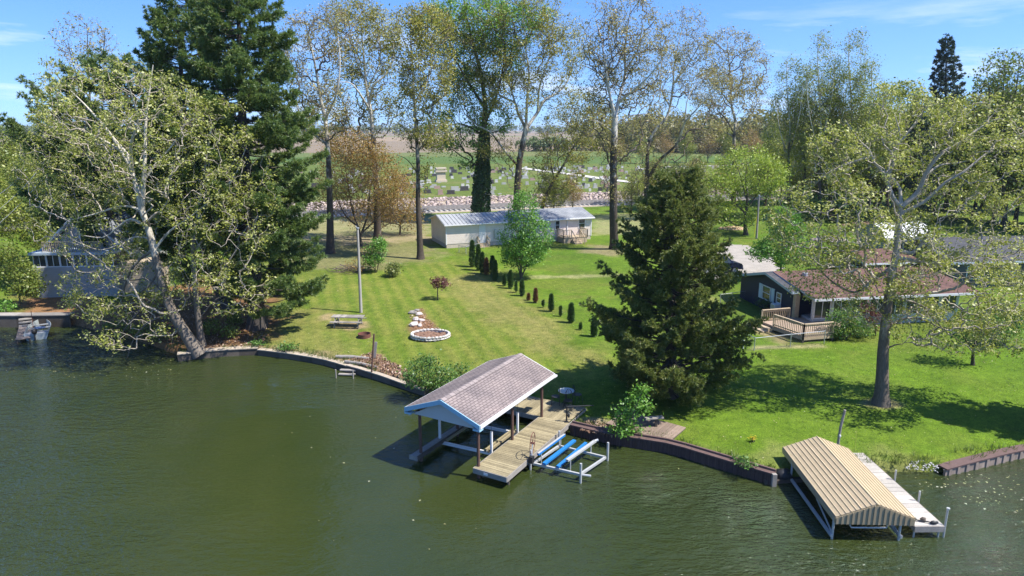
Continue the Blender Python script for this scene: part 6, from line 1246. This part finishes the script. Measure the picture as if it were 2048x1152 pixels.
forest('forest', 'distant dark line of trees along the horizon', [(-1900, 1750, 0), (-700, 1820, 0), (300, 1800, 0), (1300, 1700, 0), (2100, 1600, 0)], 21, 60, LF_far, 26000, 6.5, 601)
forest('forest', 'brown and green belt of woods right of the cemetery', [(*G(1190, 303)[:2], 0), (*G(1300, 306)[:2], 0), (*G(1420, 308)[:2], 0), (*G(1560, 312)[:2], 0), (*G(1760, 316)[:2], 0), (*G(2150, 322)[:2], 0)], 17, 60, LF_farb, 60000, 1.5, 602, .4)
forest('hedgerow', 'green hedgerow at the far edge of the bright green field', [(*G(1040, 303)[:2], 0), (*G(1120, 303)[:2], 0), (*G(1200, 302)[:2], 0)], 7, 8, LF_far, 6000, 1.1, 603, .3)
forest('forest', 'dark far woods at the left edge of the horizon', [(*G(-250, 277)[:2], 0), (*G(-40, 276)[:2], 0), (*G(110, 275)[:2], 0)], 17, 60, LF_far, 9000, 3.2, 604)
# ---- railway, rubble bank
ta_ = np.array([RA[0], RA[1]]); tn_ = np.array([-RA[1], RA[0]]); o_ = np.array([-10, 112.5]); rw = thing('railway_track', 'twin railway tracks running behind the pale mobile home', 'railway', (-10, 112.5, 1.5))
tp_ = lambda s, v, z: (o_[0] + ta_[0] * s + tn_[0] * v, o_[1] + ta_[1] * s + tn_[1] * v, z)
zr_ = gz(-10, 112.5)
for v in (-2.35, -.92, .92, 2.35):
    r_ = MB()
    for i in range(-24, 34): r_.bar(tp_(i * 5, v, gz(*tp_(i * 5, v, 0)[:2]) + .30), tp_(i * 5 + 5, v, gz(*tp_(i * 5 + 5, v, 0)[:2]) + .30), .10, .17)
    r_.build('rail', mk('rail_steel', (.26, .24, .23), .2, 3, .6), rw)
sl_ = MB()
for i in range(-130, 190):
    for v in (-1.63, 1.63): x, y, _ = tp_(i * .85, v, 0); z = gz(x, y); sl_.bar(tp_(i * .85, v - 1.25, z + .13), tp_(i * .85, v + 1.25, z + .13), .24, .16)
s_ = sl_.build('sleepers', mk('pale_sleeper', (.46, .45, .44), .12, 2, .9), rw); s_['kind'] = 'stuff'
rng = np.random.default_rng(9); nR = 9500; s = rng.uniform(-120, 150, nR); v = 3.4 + 5.2 * rng.random(nR); x = o_[0] + ta_[0] * s + tn_[0] * v; y = o_[1] + ta_[1] * s + tn_[1] * v; z = land_z(x, y)
def rocks_np(x, y, z, sz, rng, k=6, Lr=3):
    i, j = np.meshgrid(np.arange(Lr + 1), np.arange(k), indexing='ij'); t_ = np.pi * i / Lr; f_ = 2 * np.pi * j / k
    T = np.stack([np.sin(t_) * np.cos(f_), np.sin(t_) * np.sin(f_), np.cos(t_) * .75], -1).reshape(-1, 3); n = len(x); a = rng.random(n) * 6.28; V = T[None] * (.7 + .6 * rng.random((n, len(T), 1))) * sz[:, None, None] * np.array([1.15, .9, .9])
    X_ = V[..., 0] * np.cos(a)[:, None] - V[..., 1] * np.sin(a)[:, None]; Y_ = V[..., 0] * np.sin(a)[:, None] + V[..., 1] * np.cos(a)[:, None]
    V = np.stack([X_ + x[:, None], Y_ + y[:, None], V[..., 2] + z[:, None]], -1).reshape(-1, 3); F = []
    for p in range(Lr):
        for q_ in range(k): a_ = p * k + q_; b_ = p * k + (q_ + 1) % k; F.append((a_, a_ + k, b_ + k, b_))
    F = np.array(F)[None] + (np.arange(n) * len(T))[:, None, None]; return V, F.reshape(-1, 4)
V_, F_ = rocks_np(x, y, z + .08, .14 + .24 * rng.random(nR) ** 2, rng); tag(link('rubble_bank', mesh_np('rubble_bank', V_, F_, [M_rip])), 'long bank of pinkish white rubble between the railway and the cemetery', 'rubble', kind='stuff')
# ---- cemetery
M_g = [mk('pale_granite', (.40, .395, .39), .1, 2, .6, bump=0), mk('white_marble', (.56, .55, .53), .08, 2, .6, bump=0), mk('dark_granite', (.07, .065, .07), .2, 2, .35, bump=0), mk('pink_granite', (.36, .25, .22), .15, 2, .6, bump=0), mk('tan_stone', (.56, .47, .36), .12, 2, .8, bump=0)]
def stone(kind, m_):
    b = MB(); F0 = Fr((0, 0), (0, 1))
    if kind == 0: b.box(F0, -.22, .22, -.62, .62, 0, .18); b.box(F0, -.12, .12, -.48, .48, .181, .95)
    elif kind == 1: b.box(F0, -.2, .2, -1.0, 1.0, 0, .2); b.box(F0, -.13, .13, -.82, .82, .201, .85)
    elif kind == 2: b.box(F0, -.35, .35, -.35, .35, 0, .4); b.tube([(0, 0, .4), (0, 0, 1.9), (0, 0, 2.1)], [.2, .12, .01], 4)
    elif kind == 3:
        b.box(F0, -.1, .1, -.38, .38, -.05, .7); b.hexa([(-.38, -.1, .7), (.38, -.1, .7), (.38, .1, .7), (-.38, .1, .7)], [(-.2, -.1, .9), (.2, -.1, .9), (.2, .1, .9), (-.2, .1, .9)])
    else: b.box(F0, -.3, .3, -.5, .5, -.05, .28)
    o = b.build('gravestone', m_); o.location = (0, 0, 0); return o
kinds = [(0, 0, 'pale grey upright headstone on a base in the cemetery'), (1, 0, 'wide pale grey double headstone in the cemetery'), (0, 1, 'small white upright headstone in the cemetery'), (1, 2, 'wide dark granite headstone in the cemetery'), (0, 2, 'dark granite upright headstone in the cemetery'), (0, 3, 'pinkish granite upright headstone in the cemetery'), (2, 1, 'white pointed obelisk in the cemetery'), (3, 1, 'thin old white tablet headstone in the cemetery'), (4, 0, 'low pale grey grave marker block in the cemetery'), (1, 3, 'wide pinkish granite headstone in the cemetery')]
PG = [stone(k_, M_g[m_]) for k_, m_, _ in kinds]; rn = random.Random(21); used = set(); cnt = 0; first = [True] * len(kinds)
zones_ = [(690, 1010, 338, 390, 120), (1010, 1085, 338, 372, 20), (1085, 1225, 334, 346, 52), (1090, 1240, 356, 384, 40), (1240, 1330, 334, 372, 36), (1330, 1480, 333, 350, 26), (600, 690, 345, 385, 14), (1380, 1450, 352, 392, 14)]
for x0, x1, y0, y1, n_ in zones_:
    k_ = 0
    for _ in range(n_ * 5):
        if k_ >= n_: break
        q = G(rn.uniform(x0, x1), y0 + (y1 - y0) * rn.random() ** 1.25); s = ((q[:2] - o_) @ ta_); v = ((q[:2] - o_) @ tn_); si = round(s / 2.1); vi = round(v / 3.1)
        if (si, vi) in used or v < 11.5: continue
        used.add((si, vi)); s = si * 2.1 + rn.uniform(-.3, .3); v = vi * 3.1 + rn.uniform(-.25, .25); x, y, _z = tp_(s, v, 0); i = rn.choices(range(len(kinds)), (9, 6, 7, 6, 5, 4, 1, 5, 4, 3))[0]
        o = PG[i] if first[i] else PG[i].copy()
        if not first[i]: COL.objects.link(o)
        first[i] = False; sc_ = rn.uniform(.55, 1.0); o.location = (x, y, gz(x, y) - .03); o.rotation_euler = (rn.uniform(-.03, .03), rn.uniform(-.03, .03), math.atan2(ta_[1], ta_[0]) + rn.uniform(-.08, .08)); o.scale = (sc_, sc_, sc_ * rn.uniform(.9, 1.15)); tag(o, kinds[i][2] + ' beyond the railway', 'gravestone', 'headstones in the cemetery'); k_ += 1; cnt += 1
for i, f in enumerate(first):
    if f: bpy.data.objects.remove(PG[i])
q = G(882, 364); FQ = Fr(q, tn_); mo = thing('monument', 'large tan stone family monument with a double cornice in the cemetery', 'monument', q)
MB().box(FQ, -.8, .8, -1.3, 1.3, q[2] - .1, q[2] + .5).build('plinth', M_g[4], mo); MB().box(FQ, -.5, .5, -1.0, 1.0, q[2] + .501, q[2] + 2.3).build('body', M_g[4], mo); MB().box(FQ, -.75, .75, -1.35, 1.35, q[2] + 2.301, q[2] + 2.7).build('cornice', M_g[4], mo); MB().box(FQ, -.65, .65, -1.2, 1.2, q[2] + 2.95, q[2] + 3.3).build('cap', M_g[4], mo)
for b in (-.95, .95): MB().box(FQ, -.4, .4, b - .15, b + .15, q[2] + 2.7, q[2] + 2.95).build('block', M_g[4], mo)
for nm, ln_, wd in (('cemetery_road', [(1040, 336), (1085, 342), (1150, 350), (1215, 359), (1300, 369)], 1.6), ('cemetery_road', [(1280, 338), (1350, 334), (1480, 331), (1560, 330)], 1.3)):
    P = smooth_line(np.array([G(a, b) for a, b in ln_]), 2.0); d = unit(np.gradient(P[:, :2], axis=0)); nn = np.stack([-d[:, 1], d[:, 0]], 1); V_ = np.vstack([np.c_[P[:, :2] + nn * wd], P[:, :2] - nn * wd]); V_ = np.c_[V_, land_z(V_[:, 0], V_[:, 1]) + .10]; n_ = len(P); F_ = [(i + n_, i + n_ + 1, i + 1, i) for i in range(n_ - 1)]
    tag(link(nm, mesh_np(nm, V_, F_, [mk('pale_gravel', (.55, .52, .46), .1, .5, .95)])), kind='structure')
# ---- heaps
def heap(name, label, cat, px, rx, ry, h, m_, n, s, seed):
    c = G(*px); rng = np.random.default_rng(seed); r_ = np.sqrt(rng.random(n)); a = rng.random(n) * 6.283; x = c[0] + rx * r_ * np.cos(a); y = c[1] + ry * r_ * np.sin(a); z = land_z(x, y) + h * (1 - r_) ** .8 * rng.random(n) ** .5
    V_, F_ = rocks_np(x, y, z, s * (.5 + rng.random(n)), rng); o = link(name, mesh_np(name, V_ - c, F_, [m_]), None, c); return tag(o, label, cat)
heap('wood_chip_pile', 'low pale heap of wood chips on the grass left of the utility pole', 'heap', (1466, 458), 1.9, 1.3, .35, mk('wood_chips', (.50, .36, .22), .2, 4, .9, island=.3), 500, .14, 1)
heap('rubble_pile', 'pinkish rubble heap on the grass behind the short utility pole', 'heap', (1656, 481), 1.9, 1.2, .5, M_rip, 240, .22, 2); heap('brush_pile', 'brown brush heap at the edge of the woods above the shed', 'heap', (1730, 452), 3.2, 1.5, .5, mk('brush', (.24, .15, .10), .3, 4, .9, island=.4), 300, .24, 3)
rn = random.Random(5); c = G(705, 541); bp = MB()
for i in range(60): x = c[0] + rn.gauss(0, 1.1); y = c[1] + rn.gauss(0, .6); a = rn.random() * 3.1; l = rn.uniform(.4, 1.1); z = gz(x, y) + rn.random() * .4; bp.tube([(x - l * math.cos(a), y - l * math.sin(a), z), (x + l * math.cos(a), y + l * math.sin(a), z + rn.uniform(-.05, .25))], rn.uniform(.012, .035), 5)
tag(bp.build('brush_pile', TW_brown, loc=c), 'heap of fallen branches on the grass left of the yellow green bush', 'heap')
# ---- litter and grass that nobody could count
def scatter(name, label, cat, X_, Y_, lift, size, mat, up=2.0, seed=0, zfix=None):
    rng = np.random.default_rng(seed); z = (land_z(X_, Y_) if zfix is None else np.full(len(X_), zfix)) + lift * rng.random(len(X_)) + .012; V_, F_ = leaves_np(np.stack([X_, Y_, z], 1), size, up, rng, .7); return tag(link(name, mesh_np(name, V_, F_, [mat])), label, cat, kind='stuff')
def in_px(pts, n, rng):
    P = np.array([G(a, b)[:2] for a, b in pts]); lo, hi = P.min(0), P.max(0); q = lo + (hi - lo) * rng.random((n, 2)); return q[inpoly(q[:, 0], q[:, 1], P)]
rng = np.random.default_rng(31); M_litter = leafmat('dead_leaf', (.17, .085, .05), (.33, .20, .13), .15, (.5, .38, .28))
A_ = in_px([(700, 722), (745, 705), (800, 735), (850, 770), (840, 788), (790, 776), (742, 752)], 6500, rng); A_ = A_[shore_d(A_[:, 0], A_[:, 1]) > .3]
scatter('fallen_leaves', 'drift of brown dead leaves on the bank by the thin rusty post', 'leaves', A_[:, 0], A_[:, 1], .16, .13, M_litter, 1.2, 1)
A_ = np.vstack([in_px([(826, 655), (818, 630), (845, 615), (862, 645), (890, 665), (850, 668)], 900, rng), in_px([(380, 712), (420, 650), (540, 640), (530, 690), (520, 706)], 2600, rng), in_px([(180, 690), (250, 620), (400, 600), (395, 690)], 2000, rng)]); A_ = A_[shore_d(A_[:, 0], A_[:, 1]) > .5]
scatter('fallen_leaves', 'brown needles and leaves strewn under the pines and around the rock pile', 'leaves', A_[:, 0], A_[:, 1], .05, .12, M_litter, 1.6, 2)
A_ = np.vstack([in_px([(1160, 862), (1172, 840), (1232, 850), (1225, 876)], 700, rng)]); scatter('fallen_leaves', 'tan dead leaves between the plank dock and the light green sapling', 'leaves', A_[:, 0], A_[:, 1], .07, .10, M_litter, 1.4, 3)
A_ = in_px([(1808, 938), (1820, 922), (1850, 920), (1890, 938), (1880, 946)], 130, rng); V_, F_ = rocks_np(A_[:, 0], A_[:, 1], land_z(A_[:, 0], A_[:, 1]) + .01, .02 + .03 * rng.random(len(A_)), rng, 5, 3); tag(link('pebbles', mesh_np('pebbles', V_, F_, [mk('white_pebbles', (.5, .48, .44), .2, 4, .9)])), 'patch of white pebbles on the right shore near the grey dock', 'pebbles', kind='stuff')
def blades(name, label, X_, Y_, h, w_, mat, seed, per=3, lean=.5):
    rng = np.random.default_rng(seed); n = len(X_); C_ = np.stack([X_, Y_, land_z(X_, Y_) - .02], 1); C_ = np.repeat(C_, per, 0) + rng.normal(size=(n * per, 3)) * np.array([.05, .05, 0]); d = unit(np.stack([rng.normal(size=n * per) * lean, rng.normal(size=n * per) * lean, np.ones(n * per)], 1)); s_ = unit(np.cross(d, rng.normal(size=d.shape))); l_ = (np.repeat(h, per) if np.ndim(h) else h) * (.6 + .8 * rng.random(n * per)); l_ = l_[:, None]
    V_ = np.stack([C_ - s_ * w_ * .5, C_ + s_ * w_ * .5, C_ + d * l_ * .6 + s_ * w_ * .4, C_ + d * l_ + d * 0], 1).reshape(-1, 3); return tag(link(name, mesh_np(name, V_, np.arange(len(V_)).reshape(-1, 4), [mat])), label, 'grass', kind='stuff')
LF_grass = leafmat('grass_blade', (.08, .14, .015), (.13, .19, .025), .45, (.24, .23, .07))
q = np.stack([rng.uniform(-30, 45, 90000), rng.uniform(24, 52, 90000)], 1); dq_ = shore_d(q[:, 0], q[:, 1]); q = q[(dq_ > .45)]; pr_ = proj(np.c_[q, np.full(len(q), .7)]); ok = (pr_[:, 0] > -40) & (pr_[:, 0] < 2090) & (pr_[:, 0] > 480 + 0 * pr_[:, 1]); q = q[ok]
f_ = fbm(q[:, 0] / 1.3, q[:, 1] / 1.3, 3); q = q[f_ > .42]; A2 = FB.inv; ia = (q - FB.o) @ FB.a; ib = (q - FB.o) @ FB.b; q = q[~((ia > -1) & (ia < 8.1) & (ib > -3.4) & (ib < 1.7))]
blades('grass', 'short mown grass of the lawns near the shore', q[:, 0], q[:, 1], .075, .02, LF_grass, 3, 2, .7)
q = np.stack([rng.uniform(-30, 45, 60000), rng.uniform(22, 50, 60000)], 1); dq_ = shore_d(q[:, 0], q[:, 1]); q = q[(dq_ > .12) & (dq_ < .95)]; q = q[fbm(q[:, 0] / 1.1 + 7, q[:, 1] / 1.1, 3) > .40]; ia = (q - FB.o) @ FB.a; ib = (q - FB.o) @ FB.b; q = q[~((ia > -1) & (ia < 8.1) & (ib > -3.4) & (ib < 1.7))]
blades('tall_grass', 'longer grass fringe left uncut along the shoreline', q[:, 0], q[:, 1], .26, .025, LF_grass, 4, 4, .5)
q = np.stack([rng.uniform(-22, 40, 5000), rng.uniform(24, 78, 5000)], 1); q = q[shore_d(q[:, 0], q[:, 1]) > .8]; scatter('lawn_litter', 'pale twigs, petals and dandelion specks strewn over the lawns', 'litter', q[:, 0], q[:, 1], .03, .06, leafmat('pale_litter', (.30, .24, .12), (.45, .42, .18), .2, (.6, .55, .4)), 4, 15)
def in_water(pts, n): P = np.array([at(a, b, 0)[:2] for a, b in pts]); lo, hi = P.min(0), P.max(0); q = lo + (hi - lo) * rng.random((n, 2)); q = q[inpoly(q[:, 0], q[:, 1], P)]; return q[(shore_d(q[:, 0], q[:, 1]) < -.2)]
A_ = np.vstack([in_water([(0, 668), (350, 690), (360, 760), (150, 760), (0, 740)], 500), in_water([(1800, 955), (2048, 945), (2048, 1040), (1900, 1000)], 200), in_water([(350, 760), (1500, 940), (1500, 1100), (600, 1100)], 60)])
scatter('floating_leaves', 'specks of leaf and seed litter floating on the water', 'leaves', A_[:, 0], A_[:, 1], .0, .09, leafmat('floating_leaf', (.20, .19, .07), (.32, .30, .14), .2, (.5, .48, .36)), 14, 5, zfix=.004)
for i, (a, b) in enumerate((((-30, 470), (92, 347)), ((-30, 440), (80, 335)), ((-30, 405), (52, 338)))):
    A1_ = atY(*a, 46); B1_ = atY(*b, 70); tag(MB().tube([A1_ + (B1_ - A1_) * u - np.array([0, 0, 1.2 * u * (1 - u)]) for u in np.linspace(0, 1, 12)], .014, 5).build('power_cable', M_steel, loc=A1_), ['lowest', 'middle', 'highest'][i] + ' of the three thin power cables crossing the left edge', 'cable', 'power cables at the left edge')
# ================================================================== AIR
m, t = nt('haze'); pv = N(t, 'ShaderNodeVolumePrincipled', Density=.00013, Anisotropy=.2); pv.inputs['Color'].default_value = (.80, .88, 1, 1); o = N(t, 'ShaderNodeOutputMaterial'); L(t, pv.outputs[0], o.inputs['Volume'])
hz = MB().box(W, -1000, 6600, -2700, 2700, -2.4, 46).build('haze', m, loc=(0, 0, 0)); tag(hz, 'thin summer haze over the far fields', 'haze', kind='stuff')
